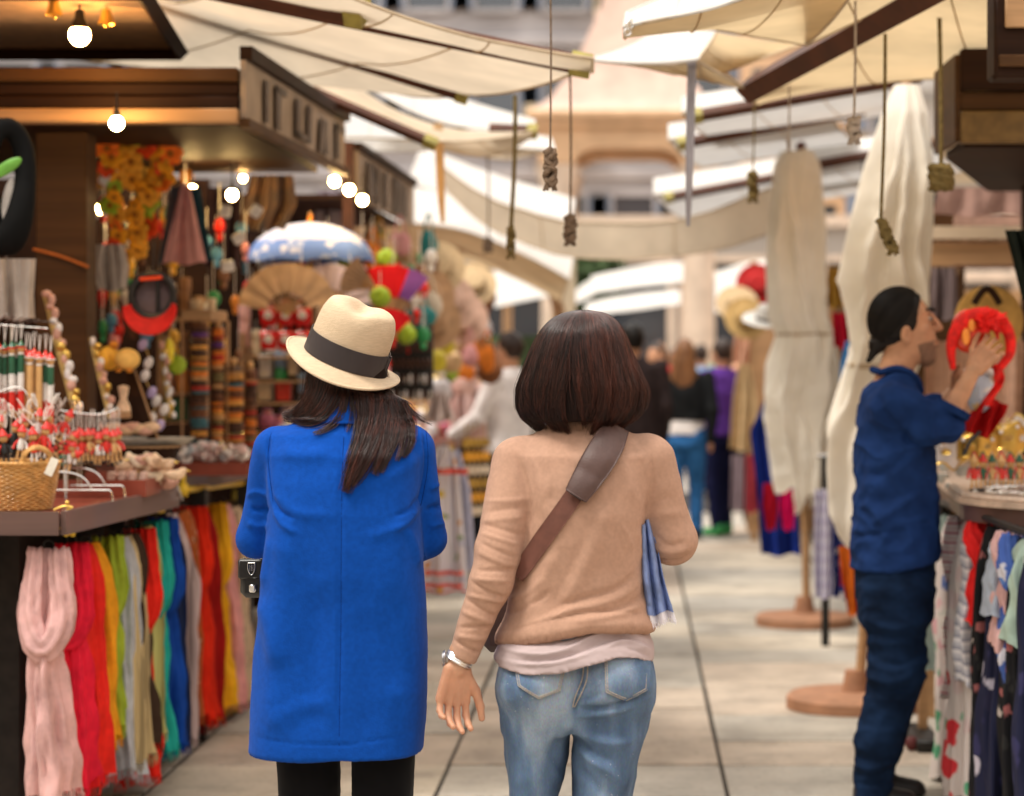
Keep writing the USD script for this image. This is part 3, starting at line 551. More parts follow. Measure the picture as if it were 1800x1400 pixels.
    jm = field(jeans, (-0.30, 4.80, 0.0), (0.08, 5.18, 1.0), 0.0055, 4); v = np.array(jm.vertices)
    Sj = [([(1008, 1240), (1060, 1240), (1120, 1226), (1140, 1222)], 5, -0.006), ([(1010, 1256), (1060, 1252), (1120, 1238)], 6, 0.006), ([(1006, 1275), (1050, 1300), (1100, 1302), (1125, 1285)], 9, 0.007), ([(1008, 1296), (1045, 1325), (1085, 1332)], 7, -0.005), ([(1008, 1312), (1050, 1340), (1085, 1370), (1095, 1400)], 8, 0.006),
          ([(1010, 1345), (1040, 1370), (1065, 1400)], 8, -0.004), ([(1024, 1165), (1022, 1200), (1012, 1235), (1006, 1260)], 4, -0.006), ([(1010, 1225), (1040, 1205), (1062, 1190)], 4, 0.003), ([(1008, 1234), (1040, 1222), (1066, 1210)], 4, -0.003), ([(1000, 1260), (985, 1310), (980, 1360)], 9, 0.005),
          ([(950, 1240), (955, 1310), (945, 1390)], 16, 0.005), ([(915, 1230), (912, 1310), (918, 1390)], 10, -0.004), ([(960, 1330), (975, 1365), (990, 1395)], 6, 0.004), ([(1115, 1300), (1100, 1340), (1098, 1390)], 8, 0.003)]
    jm = pushed(jm, 1.25 * strokes(v, Sj, 4.9) * facing(jm) + 0.004 * (meshkit.fbm(v * [26, 20, 30], 3, 5) - .5) + 0.008 * creases(v, [12, 9, 10], 6) + 0.012 * (meshkit.fbm(v * [9, 9, 7], 3, 6) - 0.5))
    jp = obj('jeans', jm, denim, t); js = Skin(jm)
    def onto(pts, o, y0=4.88):
        X = np.array([P(a_, b_, y0) for a_, b_ in pts]); X[:, 1] = js(X[:, 0], X[:, 2]) - o; return X
    def pocket(Lf, Rt, bot):
        nu, nv = 26, 26
        def fn(u, v_):
            l = np.array([np.interp(v_, [0, 1], [Lf[0][k], Lf[1][k]]) for k in (0, 1)]); r = np.array([np.interp(v_, [0, 1], [Rt[0][k], Rt[1][k]]) for k in (0, 1)])
            px = l[0] + (r[0] - l[0]) * u; py = l[1] + (r[1] - l[1]) * u + (bot * (1 - np.abs(2 * u - 1))) * v_
            return onto(np.stack([px.ravel(), py.ravel()], 1), 0.0020).reshape(nu, nv, 3)
        pk = obj('back_pocket', sheet(fn, nu, nv, 0.003), denim, jp, smooth=50)
        o = [(Lf[0]), (Lf[1]), ((Lf[1][0] + Rt[1][0]) / 2, (Lf[1][1] + Rt[1][1]) / 2 + bot), (Rt[1]), (Rt[0])]
        cx_, cy_ = np.mean(o, 0)
        for s in (0.985, 0.90):
            for p0, p1 in zip(o[:-1], o[1:]):
                q = [(cx_ + (p0[0] + (p1[0] - p0[0]) * f - cx_) * s, cy_ + (p0[1] + (p1[1] - p0[1]) * f - cy_) * s) for f in np.linspace(0, 1, 12)]
                obj('stitching', tube(onto(q, 0.0058), 0.0008, 5), thread_look, jp)
    pocket(((902, 1160), (911, 1204)), ((999, 1150), (985, 1212)), 18)
    pocket(((1062, 1135), (1065, 1214)), ((1143, 1150), (1139, 1214)), 18)
    for o_ in (0, 8): obj('stitching', tube(onto(curve([(1033 - o_, 1160), (1031 - o_, 1195), (1020 - o_, 1222), (1010 - o_ * .4, 1243)], 24), 0.0035), 0.0011, 5), thread_look, jp)
    for c1 in (938, 1056):
        obj('shoe', field(lambda x, y, z: smin(cap(x, y, z, Q(c1, 1893, 5.02), Q(c1, 1897, 5.18), 0.040, 0.036), ell(x, y, z, Q(c1, 1880, 5.02), (0.042, 0.05, 0.05)), 0.02), (PX(c1, 5) - 0.07, 4.9, -0.02), (PX(c1, 5) + 0.07, 5.28, 0.13), 0.007), black_leather, t)
    # watch
    ax = Q(820, 1143, 4.915) - wl + [.002, 0, .01]; wc = wl + [0.0005, 0, 0.003]
    w = obj('wristwatch', join(*[ring(wc + ax / np.linalg.norm(ax) * q, 0.0265, 0.0032, ax, 28, 6, (1, .85)) for q in (-.005, 0, .005)]), silver, t)
    obj('watch_case', join(ring(wc + [-0.030, 0.002, 0], 0.015, 0.003, (-1, -0.1, 0)), turn(lathe([(0, -0.004), (0.0155, -0.004), (0.0155, 0.003), (0, 0.004)], 24), [0, 1, 0], -90).apply_translation(wc + [-0.031, 0.002, 0])), mat('watch_steel', (0.35, 0.34, 0.36), rough=0.25, metal=1.0), w)
    # bobbed hair
    E = [(545, 1012, 1030, .016), (548, 995, 1050, .04), (555, 976, 1070, .062), (566, 961, 1085, .080), (588, 945, 1100, .100), (620, 931, 1112, .112), (655, 918, 1126, .120), (690, 908, 1138, .125), (712, 908, 1137, .125), (735, 916, 1126, .118), (752, 934, 1108, .105), (766, 948, 1094, .096)]
    yc = 5.015
    zE = np.array([PZ(r[0], YW) for r in E])[::-1]; lE = np.array([PX(r[1], YW) for r in E])[::-1]; rE = np.array([PX(r[2], YW) for r in E])[::-1]; dE = np.array([r[3] for r in E])[::-1]
    from scipy.interpolate import PchipInterpolator
    zf = np.linspace(zE[0], zE[-1], 60); lE, rE, dE = [PchipInterpolator(zE, q)(zf) for q in (lE, rE, dE)]; zE = zf
    shell = field(lambda x, y, z: loft(x, y, z, [(q, (l + r) / 2, yc, (r - l) / 2 * 0.93, d * 0.93) for q, l, r, d in zip(zE, lE, rE, dE) if q > PZ(741, YW)], 2.0), (-0.27, 4.86, 1.36), (0.06, 5.17, 1.64), 0.006)
    v = np.array(shell.vertices); hr = obj('hair', shell, hair_base, t)
    g = np.random.default_rng(5); out = {0: [], 1: []}; K = 22; s = np.linspace(0, 1, K); top = zE[-1]
    NC = 60; cphi = np.sort(g.uniform(0, 2 * np.pi, NC)); clen = g.normal(0, 0.016, NC); cr = g.normal(0, 0.015, NC); cw = g.uniform(-0.24, 0.24, NC); cx0 = PX(1030, YW)
    for n in range(11000):
        ph = g.uniform(-0.15 * np.pi, 1.15 * np.pi) + np.pi if n % 7 else g.uniform(0, 2 * np.pi)
        k = int(np.argmin(np.abs((cphi - ph + np.pi) % (2 * np.pi) - np.pi))); dphi = (cphi[k] - ph + np.pi) % (2 * np.pi) - np.pi
        z1 = 1.384 + clen[k] + g.normal(0, 0.005) + 0.022 * min(1, abs(dphi) / 0.06) ** 2 + (0.03 * g.random() if g.random() < 0.3 else 0); z0 = top - 0.002 if g.random() < 0.62 else g.uniform(top - 0.10, top)
        zz_ = z0 + (z1 - z0) * (0.25 * s + 0.75 * s ** 1.7) if z0 > top - 0.02 else z0 + (z1 - z0) * s
        phs = ph + dphi * 0.30 * s ** 1.5 + cw[k] * s ** 2 * 1.2 + g.normal(0, 0.022) + 0.03 * np.sin(6 * s + g.uniform(0, 6)) * s
        l, r, d = np.interp(zz_, zE, lE), np.interp(zz_, zE, rE), np.interp(zz_, zE, dE)
        sc = 0.945 + 0.05 * g.random() + (cr[k] + 0.008 * np.cos(dphi / 0.04)) * s ** 0.7 - 0.13 * np.clip((s - 0.86) / 0.14, 0, 1) ** 1.5 + 0.016 * np.sin(8 * s + k) * s
        if g.random() < 0.045: sc = sc + g.uniform(.01, .06) * s; phs = phs + g.normal(0, .12) * s
        mid = (l + r) / 2 + (cx0 - (l + r) / 2) * np.clip((zz_ - 1.58) / 0.04, 0, 1) * 0.4
        X = np.stack([mid + (r - l) / 2 * sc * np.cos(phs), yc + d * sc * np.sin(phs), zz_], 1)
        out[int(g.random() < 0.5 - 0.4 * np.cos(phs[-1] + np.pi) * 0.9)].append(X)  # more auburn strands on the right: its rim glow put into the colour
    strands('hair_strands', out[0], 0.0008, hair_dark, hr); strands('hair_strands', out[1], 0.0008, hair_red, hr)
    return t, sk
wb, sk_sw = sweater_woman()
# shoulder bag worn across her back
sbag = thing('shoulder_bag', 'brown shoulder bag strap with padded shoulder piece across the tan sweater', 'bag', P(925, 1010, 4.88))
strap_look = mat('brown_webbing', (0.135, 0.052, 0.036), rough=0.7, var=0.12, scale=40, bump=0.4, bscale=500)
pad_look = mat('dark_brown_leather', (0.085, 0.048, 0.042), rough=0.52, var=0.15, scale=18, bump=0.35, bscale=260, bdist=0.002)
def across(cl, hw, o, thick, mt, nm, n=40, m=14, puff=0.0, quilts=()):
    c2 = curve([(a, b, 0) for a, b in cl], n)[:, :2]; tn = np.gradient(c2, axis=0); nr = np.stack([-tn[:, 1], tn[:, 0]], 1); nr /= np.linalg.norm(nr, axis=1, keepdims=True)
    w = np.interp(np.linspace(0, 1, n), np.linspace(0, 1, len(hw)), hw)
    G = np.zeros((n, m, 3)); e = np.linspace(-1, 1, m)
    mid = []
    for i in range(n):
        q = c2[i] + nr[i] * w[i] * e[:, None]; X = np.array([P(a, b, 4.885) for a, b in q]); y = sk_sw(X[:, 0], X[:, 2]); mid.append(y)
        pf = puff * (1 - e ** 4) * (1 - sum(0.75 * math.exp(-((i / (n - 1) - k) / 0.022) ** 2) for k in quilts)); X[:, 1] = y - o - pf; G[i] = X
    from scipy.ndimage import gaussian_filter
    G[..., 1] = np.minimum(gaussian_filter(G[..., 1], (3, 2)), G[..., 1] + 0.004)
    o_ = obj(nm, sheet(lambda u, v: G, n, m, thick), mt, sbag, smooth=50)
    for k in quilts: obj('seam', tube(G[int(k * (n - 1)), 1:-1] + [0, -.004, 0], .0013, 5), black_leather, o_)
    if quilts: obj('piping', tube(np.vstack([G[:, 0], G[-1], G[::-1, -1]]) + [0, -.002, 0], .0018, 5), black_leather, o_)
    return o_
across([(1088, 752), (1050, 806), (1008, 872), (960, 940), (925, 990), (906, 1016)], (15, 15, 16, 16, 15), 0.004, 0.0025, strap_look, 'strap')
across([(1086, 752), (1066, 786), (1040, 828), (1013, 871)], (20, 27, 28, 27, 24, 20), 0.009, 0.006, pad_look, 'shoulder_pad', 60, 18, 0.011, (0.34, 0.68))
across([(1018, 862), (1011, 873)], (8, 12), 0.017, 0.003, pad_look, 'pad_tab', 10, 8, 0.001)
bx = PX(890, 5.1); obj('bag_body', box([bx - 0.05, 5.115, PZ(1150, 5.1)], [bx + 0.17, 5.19, PZ(1010, 5.1)], 0.015), pad_look, sbag)
obj('front_strap', tube(curve([P(1084, 764, 4.95), P(1088, 760, 5.0), P(1075, 790, 5.13), P(1000, 900, 5.17), P(920, 1010, 5.17)], 30), 0.010, 6), strap_look, sbag)
# blue scarf over her arm
scarf_blue = cloth('pale_blue_scarf', (0.24, 0.32, 0.58), trans=0.15, var=0.2, scale=20)
sc = thing('scarf', 'pale blue scarf with white fringe, carried over the bent arm', 'scarf', P(1150, 1090, 4.98))
def sf(u, v):
    px = np.interp(v, [0, .3, .6, 1], [1134, 1140, 1147, 1160]) + (u - .5) * np.interp(v, [0, .3, .7, 1], [16, 34, 40, 48]); py = np.interp(v, [0, 1], [918, 1078]) + 5 * np.sin(u * 6)
    y = 4.95 + 0.014 * np.sin(u * 15 + 2.5 * v) + 0.03 * u + 0.03 * (meshkit.fbm(np.stack([u * 2.5, v * 5, 0 * u], -1), 3, 4) - .5); return np.stack([(px - CX) * y / F, y, EYE - (py - CY) * y / F], -1)
obj('cloth', sheet(sf, 40, 40, 0.002), scarf_blue, sc)
g = np.random.default_rng(2); fr = []
for k in range(46):
    p0 = sf(np.array([k / 45.]), np.array([0.99]))[0]; fr.append([p0 + np.array([0.006, 0, -0.022 - 0.008 * g.random()]) * q + g.normal(0, 0.0015, 3) * q for q in np.linspace(0, 1, 5)])
strands('fringe', fr, 0.0022, cloth('white_fringe', (0.75, 0.73, 0.78)), sc)
# ================================================================== the market place: ground, paving, buildings
ground_look = mat('market_ground', (0.30, 0.27, 0.235), rough=0.85, var=0.2, scale=1.5, bump=0.2, bscale=40)
joint_look = mat('paving_joint', (0.05, 0.042, 0.034), rough=0.95, var=0.3, scale=30)
g_ = obj('ground', box([-60, -30, -0.6], [60, 120, -0.055]), ground_look); tag(g_, kind='structure')
pav = thing('pavement', 'pale stone slab paving of the market lane', 'pavement', (0, 0, -0.05), kind='structure')
obj('bedding', box([-6, 3, -0.06], [6, 27, -0.0055]), joint_look, pav)
def slab_look(n, c):
    c = np.array(c); nm = 'lane_stone_' + n
    LOOK[nm] = usdkit.material(stage, '/World/Looks/' + nm, {'g': ('geometry', {}), 'n1': ('noise_texture', {'scale': 3.2, 'detail': 9.0, 'roughness': 0.62}), 'r1': ('rgb_ramp', {'ramp': [(0.32, tuple(c * .70)), (0.5, tuple(c)), (0.68, tuple(np.clip(c * 1.18, 0, 1)))]}),
        'n2': ('noise_texture', {'scale': 42.0, 'detail': 3.0}), 'r2': ('rgb_ramp', {'ramp': [(0.60, (1, 1, 1)), (0.70, (0.55, 0.52, 0.48))]}), 'n3': ('noise_texture', {'scale': 0.9, 'detail': 6.0}), 'r3': ('rgb_ramp', {'ramp': [(0.38, (0.74, 0.72, 0.69)), (0.58, (1, 1, 1))]}),
        'm1': ('mix_color', {'blend_type': 'multiply', 'fac': 0.8}), 'm2': ('mix_color', {'blend_type': 'multiply', 'fac': 0.9}), 'bp': ('bump', {'strength': 0.6, 'distance': 0.006}), 'p': ('principled_bsdf', {'roughness': 0.62, 'specular_ior_level': 0.35})},
        [('g.position', 'n1.vector'), ('g.position', 'n2.vector'), ('g.position', 'n3.vector'), ('n1.fac', 'r1.fac'), ('n2.fac', 'r2.fac'), ('n3.fac', 'r3.fac'), ('r1.color', 'm1.a'), ('r2.color', 'm1.b'), ('m1.result', 'm2.a'), ('r3.color', 'm2.b'), ('m2.result', 'p.base_color'), ('n2.fac', 'bp.height'), ('bp.normal', 'p.normal')], surface='p.BSDF')
    return LOOK[nm]
slab_looks = [slab_look(n, c) for n, c in (('pale', (0.54, 0.49, 0.41)), ('rosy', (0.49, 0.41, 0.33)), ('grey', (0.44, 0.405, 0.35)), ('warm', (0.52, 0.455, 0.365)))]
edges = [-4.75, -3.75, -2.72, -1.70, -0.682, 0.335, 1.35, 2.36, 3.4, 4.4]; R = np.random.default_rng(21)
for a, b in zip(edges[:-1], edges[1:]):
    Y = 9.03; cuts = [Y]
    while cuts[-1] < 23.5: cuts.append(cuts[-1] + R.uniform(0.48, 0.92))
    while cuts[0] > 4.2: cuts.insert(0, cuts[0] - R.uniform(0.5, 0.9))
    for y0, y1 in zip(cuts[:-1], cuts[1:]):
        dz = R.normal(0, 0.0015); j = 0.006 + .001 * R.random()
        m = box([a + j + R.uniform(0, .003), y0 + j * 1.9, -0.05], [b - j - R.uniform(0, .003), y1 - j * 1.9, 0.0 + dz], 0.004)
        obj('paving_slab', m, slab_looks[int(R.integers(4))], pav, smooth=False)
far_pave = usdkit.material(stage, '/World/Looks/far_paving', {'g': ('texture_coordinate', {}), 'b': ('brick_texture', {'color1': (0.40, 0.36, 0.31), 'color2': (0.36, 0.32, 0.28), 'mortar': (0.2, 0.18, 0.15), 'scale': 1.0, 'mortar_size': 0.01, 'brick_width': 1.0, 'row_height': 0.6}), 'p': ('principled_bsdf', {'roughness': 0.8})}, [('g.object', 'b.vector'), ('b.color', 'p.base_color')], surface='p.BSDF')
m_ = obj('square', box([-40, 27, -0.06], [40, 110, -0.003]), far_pave); tag(m_, kind='structure')

stone_grey = mat('grey_facade', (0.33, 0.31, 0.315), rough=0.9, var=0.15, scale=0.6)
stone_pink = mat('pink_limestone', (0.56, 0.40, 0.33), rough=0.85, var=0.12, scale=2.5, bump=0.2, bscale=20)
stone_peach = mat('peach_limestone', (0.62, 0.41, 0.25), rough=0.85, var=0.12, scale=2.0)
column_stone = mat('cream_marble', (0.62, 0.50, 0.40), rough=0.6, var=0.12, scale=3)
plaster_orange = mat('orange_plaster', (0.56, 0.38, 0.25), rough=0.9, var=0.1, scale=1.0)
plaster_ochre = mat('ochre_plaster', (0.50, 0.42, 0.30), rough=0.9, var=0.1, scale=1.0)
plaster_white = mat('pale_plaster', (0.72, 0.70, 0.68), rough=0.9, var=0.06, scale=0.8)
pane_dark = mat('dark_window_glass', (0.03, 0.035, 0.045), rough=0.08, spec=0.8)
shutter_blue = mat('blue_grey_shutter', (0.16, 0.19, 0.25), rough=0.7)
roof_tile = mat('roof_tiles', (0.36, 0.17, 0.10), rough=0.9, var=0.3, scale=8)
green_leaf = mat('dark_foliage', (0.05, 0.085, 0.03), rough=0.8, var=0.4, scale=6)

def building(name, label, x0, x1, Y, h, wall, cols, rows_, ww=1.0, wh=1.9, shutters=None, balcony=(), z0=3.6, dz=3.4, trim=None, flat=False):
    t = thing(name, label, 'building', ((x0 + x1) / 2, Y, 0)); trim = trim or stone_grey
    obj('wall', box([x0, Y, -0.05], [x1, Y + 8, h]), wall, t)
    rf = obj('parapet', box([x0 - .1, Y - .2, h], [x1 + .1, Y + 8, h + .25]), trim, t) if flat else obj('roof', prism([(x0 - .5, h), (x1 + .5, h), ((x0 + x1) / 2, h + 2.2)], Y - 0.5, Y + 8), roof_tile, t)
    for k in range(rows_ + 1):
        obj('string_course', box([x0, Y - 0.18, z0 + k * dz - 0.95], [x1, Y - 0.002, z0 + k * dz - 0.68], 0.03), trim, t)
    for i in range(cols):
        cx = x0 + (x1 - x0) * (i + 0.5) / cols
        for k in range(rows_):
            zc = z0 + k * dz
            w = obj('window', join(box([cx - ww / 2 - .16, Y - 0.12, zc - .12], [cx - ww / 2, Y - .003, zc + wh + .16]), box([cx + ww / 2, Y - 0.12, zc - .12], [cx + ww / 2 + .16, Y - .003, zc + wh + .16]),
                                   box([cx - ww / 2, Y - 0.12, zc + wh], [cx + ww / 2, Y - .003, zc + wh + .16]), box([cx - ww / 2, Y - 0.18, zc - .12], [cx + ww / 2, Y - .003, zc])), trim, t)
            obj('pane', box([cx - ww / 2, Y - 0.05, zc], [cx + ww / 2, Y - 0.004, zc + wh]), pane_dark, w)
            if shutters is not None:
                for s in (-1, 1): obj('shutter', box([cx + s * (ww / 2 + .18), Y - 0.17, zc], [cx + s * (ww / 2 + .18 + ww * .5), Y - 0.122, zc + wh]), shutters, w)
            if (i, k) in balcony:
                bl = obj('balcony', box([cx - ww, Y - 1.0, zc - .3], [cx + ww, Y - .185, zc - .14]), column_stone, t)
                obj('balustrade', join(*[box([cx - ww + q * ww / 5, Y - 1.0, zc - .14], [cx - ww + q * ww / 5 + .09, Y - .9, zc + .75]) for q in range(10)], box([cx - ww, Y - 1.02, zc + .75], [cx + ww, Y - .88, zc + .87])), plaster_ochre, bl)
    return t
building('palazzo', 'tall grey stone palace with dark windows at the end of the market', -22, 2.7, 62, 17, stone_grey, 14, 4, 1.0, 2.0, shutter_blue, {(12, 2), (11, 1)})
building('townhouse', 'narrow orange town house beside the grey palace', 2.75, 5.4, 60.5, 16, plaster_orange, 2, 4, 0.8, 1.7, None, (), trim=stone_peach)
building('townhouse', 'ochre and grey town house behind the right hand awnings', 5.45, 26, 59, 15, plaster_ochre, 11, 4, 1.0, 1.9, shutter_blue, {(1, 1)})
building('arcade_house', 'low pale house closing the square behind the crowd', -9, 9, 54, 4.4, mat('grey_arcade', (0.40, 0.37, 0.34), rough=.9, var=.15), 7, 1, 1.6, 2.3, None, (), z0=1.3, dz=2.8, trim=column_stone, flat=True)

for nm, lab, lo_, hi_, m_ in (('side_house', 'warm ochre houses lining the left edge of the square', [-24, -24, -.05], [-14, 52, 12.5], plaster_ochre), ('side_house', 'rosy plaster houses lining the right edge of the square', [14, -24, -.05], [24, 52, 12.5], plaster_orange), ('side_house', 'tan houses closing the square behind the photographer', [-13.9, -30, -.05], [13.9, -22, 12.0], plaster_ochre)):
    t = thing(nm, lab, 'building', ((lo_[0] + hi_[0]) / 2, (lo_[1] + hi_[1]) / 2, 0)); obj('wall', box(lo_, hi_), m_, t); obj('roof', box([lo_[0] - .4, lo_[1] - .4, hi_[2]], [hi_[0] + .4, hi_[1] + .4, hi_[2] + .3]), roof_tile, t)
    side = 0 if lo_[0] < -20 else 1 if lo_[0] > 10 else 2
    for k in range(12):
        for z in (4.0, 7.5):
            q = lo_[1] + 4 + k * 6; x = hi_[0] + .02 if side == 0 else lo_[0] - .02
            if side < 2: obj('shutter', box([x - .03, q, z], [x + .03, q + 1.2, z + 2]), shutter_blue, t)
            elif k < 6: obj('shutter', box([-12 + k * 4.2, hi_[1] - .01, z], [-10.8 + k * 4.2, hi_[1] + .05, z + 2]), shutter_blue, t)
# the small stone tribune with a steep pyramid roof
YT = 42.0
tr = thing('tribune', 'stone canopy with pink pyramid roof on four columns in the square', 'monument', (0, YT + 1.4, 0))
cx0, cx1 = PX(981, YT), PX(1227, YT); cz = PZ(290, YT); dp = cx1 - cx0
for x in (cx0, cx1):
    for y in (YT, YT + dp):
        cl = obj('column', lathe([(0, 0), (.42, 0), (.42, .25), (.33, .4), (.30, .5), (.295, 2.0), (.27, cz - .45), (.33, cz - .3), (.40, cz - .02), (0, cz - .02)], 28, (x, y, 0)), column_stone, tr)
yc_ = YT + dp / 2; xm = (cx0 + cx1) / 2
def arch_wall(x0, x1, y0, y1):
    r = 0.45; b = cz - 0.5; poly = [(x0, cz + .52), (x0, b), (x0 + .001, cz - .02)]
    a = [(x0 + .62, cz - .03)] + [(x0 + .62 + r * (1 - math.cos(q)), cz - .03 + (.28) * math.sin(q)) for q in np.linspace(0.1, np.pi / 2, 7)]
    bq = [(x0 + x1 - p, z) for p, z in reversed(a)]
    return prism([(x0, cz), (x0 + .6, cz)] + [(p, z + .03) for p, z in a] + [(p, z + .03) for p, z in bq] + [(x1 - .6, cz), (x1, cz), (x1, cz + .62), (x0, cz + .62)], y0, y1)
obj('frieze', join(arch_wall(cx0 - .33, cx1 + .33, YT - .3, YT + .3), arch_wall(cx0 - .33, cx1 + .33, YT + dp - .3, YT + dp + .3), box([cx0 - .325, YT + .3, cz], [cx0 + .3, YT + dp - .3, cz + .61]), box([cx1 - .3, YT + .3, cz], [cx1 + .325, YT + dp - .3, cz + .61])), stone_peach, tr)
obj('cornice', join(box([cx0 - .42, YT - .42, cz + .62], [cx1 + .42, YT + dp + .42, cz + .76], .03), box([cx0 - .52, YT - .52, cz + .762], [cx1 + .52, YT + dp + .52, cz + .92], .04)), stone_peach, tr)
ht = [(1.0, 0), (.93, .06), (.80, .25), (.64, .65), (.50, 1.1), (.37, 1.6), (.26, 2.1), (.2, 2.5), (.18, 2.9)]
hw = dp / 2 + .45; vs = np.array([[xm + s * hw * k, yc_ + u * hw * k, cz + .922 + h_] for k, h_ in ht for s, u in ((-1, -1), (1, -1), (1, 1), (-1, 1))])
fs = [[4 * i + j, 4 * i + (j + 1) % 4, 4 * i + 4 + (j + 1) % 4, 4 * i + 4 + j] for i in range(len(ht) - 1) for j in range(4)]
rf = obj('roof', trimesh.Trimesh(vs, [q[:3] for q in fs] + [[q[0], q[2], q[3]] for q in fs] + [[32, 33, 34], [32, 34, 35]], process=False), stone_pink, tr, smooth=20)
obj('finial', join(box([xm - .3, yc_ - .3, cz + 3.82], [xm + .3, yc_ + .3, cz + 3.98], .03), ball([xm, yc_, cz + 4.3], .34)), stone_peach, rf)
obj('steps', join(box([cx0 - .9, YT - .9, -.002], [cx1 + .9, YT + dp + .9, .16], .02), box([cx0 - .6, YT - .6, .16], [cx1 + .6, YT + dp + .6, .32], .02)), stone_pink, tr)

# ================================================================== awnings
wood = mat('brown_beam', (0.075, 0.022, 0.008), rough=0.6, var=0.3, scale=6, stretch=(1, 1, 1), bump=0.3, bscale=60)
wood_dark = mat('dark_brown_board', (0.026, 0.0105, 0.005), spec=0.12, rough=0.6, var=0.25, scale=5, stretch=(0.15, 1, 4), bump=0.25, bscale=40)
wood_brown = mat('stained_board', (0.075, 0.034, 0.012), spec=0.15, rough=0.55, var=0.22, scale=5, stretch=(0.12, 1, 5), bump=0.25, bscale=30)
wood_tan = mat('tan_board', (0.40, 0.23, 0.11), rough=0.6, var=0.18, scale=5, stretch=(0.2, 1, 4))
brass_end = mat('olive_bracket', (0.30, 0.25, 0.06), rough=0.5, var=0.2)
canvas = cloth('cream_canvas', (0.66, 0.56, 0.43), trans=0.42, var=0.13, scale=2.2, detail=8.0, bump=0.4, bscale=260, sheen=0.05)
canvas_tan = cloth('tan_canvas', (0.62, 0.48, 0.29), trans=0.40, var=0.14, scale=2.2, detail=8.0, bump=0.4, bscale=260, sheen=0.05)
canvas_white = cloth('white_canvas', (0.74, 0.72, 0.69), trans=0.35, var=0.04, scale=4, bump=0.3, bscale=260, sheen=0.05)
canvas_grey = cloth('grey_white_canvas', (0.60, 0.59, 0.58), trans=0.30, var=0.05, scale=4, bump=0.3, bscale=260, sheen=0.05)
hem_look = cloth('canvas_hem', (0.50, 0.40, 0.28), var=0.1)
def beam(p, q, w=0.05, end=0.0): return tube([p, np.asarray(p) * .5 + np.asarray(q) * .5, q], w * 0.62, 4)
def awning(label, sheets, bars=(), name='awning', group=None):
    """sheets: (part, rows, material, sag, wave); bars: (p, q, width, end block)."""
    s0 = sheets[0][1]; at = P(*s0[0][0]); t = thing(name, label, 'awning', at, group)
    for k, (part, rows, mt, sag, wv) in enumerate(sheets):
        m = rows_sheet(rows, 40, 8 * (len(rows) - 1) + 1, sag, wv, k + 3); obj(part, m, mt, t, smooth=60)
        G = np.array(m.vertices).reshape(40, -1, 3)
        for q in (13, 26): obj('seam', tube(G[q] - [0, 0, .002], .0035, 4), canvas_tan if mt is not canvas_white else canvas_grey, t)
        for e in (G[:, 0], G[:, -1], G[0], G[-1]): obj('hem', tube(e, 0.006, 5), hem_look if mt is not canvas_white else mt, t)
    for p, q, w, e in bars:
        p, q = P(*p), P(*q); b = obj('arm', beam(p, q, w), wood, t)
        if e: d = (q - p) / np.linalg.norm(q - p); obj('end_cap', beam(q - d * e * 0.2, q + d * e * 0.8, w * 1.25), brass_end, b)
    return t
awning('large cream awning sloping down over the lane from the left kiosk', [
    ('cloth', [[(520, -50, 7.2), (640, 4, 7.4), (780, 52, 7.6), (900, 79, 7.8), (1042, 104, 7.95)], [(380, -16, 8.0), (560, 21, 8), (760, 57, 8), (900, 89, 8), (1041, 115, 8.0)],
               [(250, -10, 9.3), (440, 53, 9.35), (600, 102, 9.4), (697, 132, 9.45), (812, 165, 9.5)], [(-80, 84, 10.2), (150, 107, 10.2), (400, 139, 10.2), (540, 143, 10.2), (640, 141, 10.2)]], canvas, 0.035, 0.02)],
    [((300, -32, 8.0), (1010, 112, 8.0), 0.055, 0.07), ((250, -8, 9.35), (806, 167, 9.5), 0.040, 0.05), ((400, -30, 7.7), (618, 14, 7.6), 0.08, 0.06)])
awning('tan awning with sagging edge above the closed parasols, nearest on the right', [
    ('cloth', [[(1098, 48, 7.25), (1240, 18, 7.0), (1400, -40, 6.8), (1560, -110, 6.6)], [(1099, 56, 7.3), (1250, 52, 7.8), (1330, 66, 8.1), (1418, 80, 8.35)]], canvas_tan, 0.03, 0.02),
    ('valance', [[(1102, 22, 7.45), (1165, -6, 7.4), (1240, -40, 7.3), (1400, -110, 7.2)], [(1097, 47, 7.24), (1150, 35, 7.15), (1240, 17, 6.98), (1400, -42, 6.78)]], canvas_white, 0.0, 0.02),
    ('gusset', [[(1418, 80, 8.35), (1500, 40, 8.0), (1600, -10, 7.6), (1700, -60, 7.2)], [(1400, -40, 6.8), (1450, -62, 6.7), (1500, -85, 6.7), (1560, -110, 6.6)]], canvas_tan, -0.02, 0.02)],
    [((1720, -62, 7.1), (1316, 160, 9.35), 0.085, 0.0)])
rg = thing('guy_ring', 'small steel ring at the tip of the tan awning', 'ring', P(1106, 48, 7.2))
obj('ring', join(ring(P(1107, 44, 7.2), 0.012, 0.003, (0.7, -0.7, 0.2)), ring(P(1103, 57, 7.2), 0.010, 0.0028, (0.4, -0.9, 0.1))), silver, rg, label='steel ring'); obj('tab', sheet(lambda u, v: np.stack([PX(1100, 7.2) + .02 * u + 0 * v, 7.22 + 0 * u, PZ(38, 7.2) - .045 * v + .01 * u], -1), 5, 5, .004), hem_look, rg)
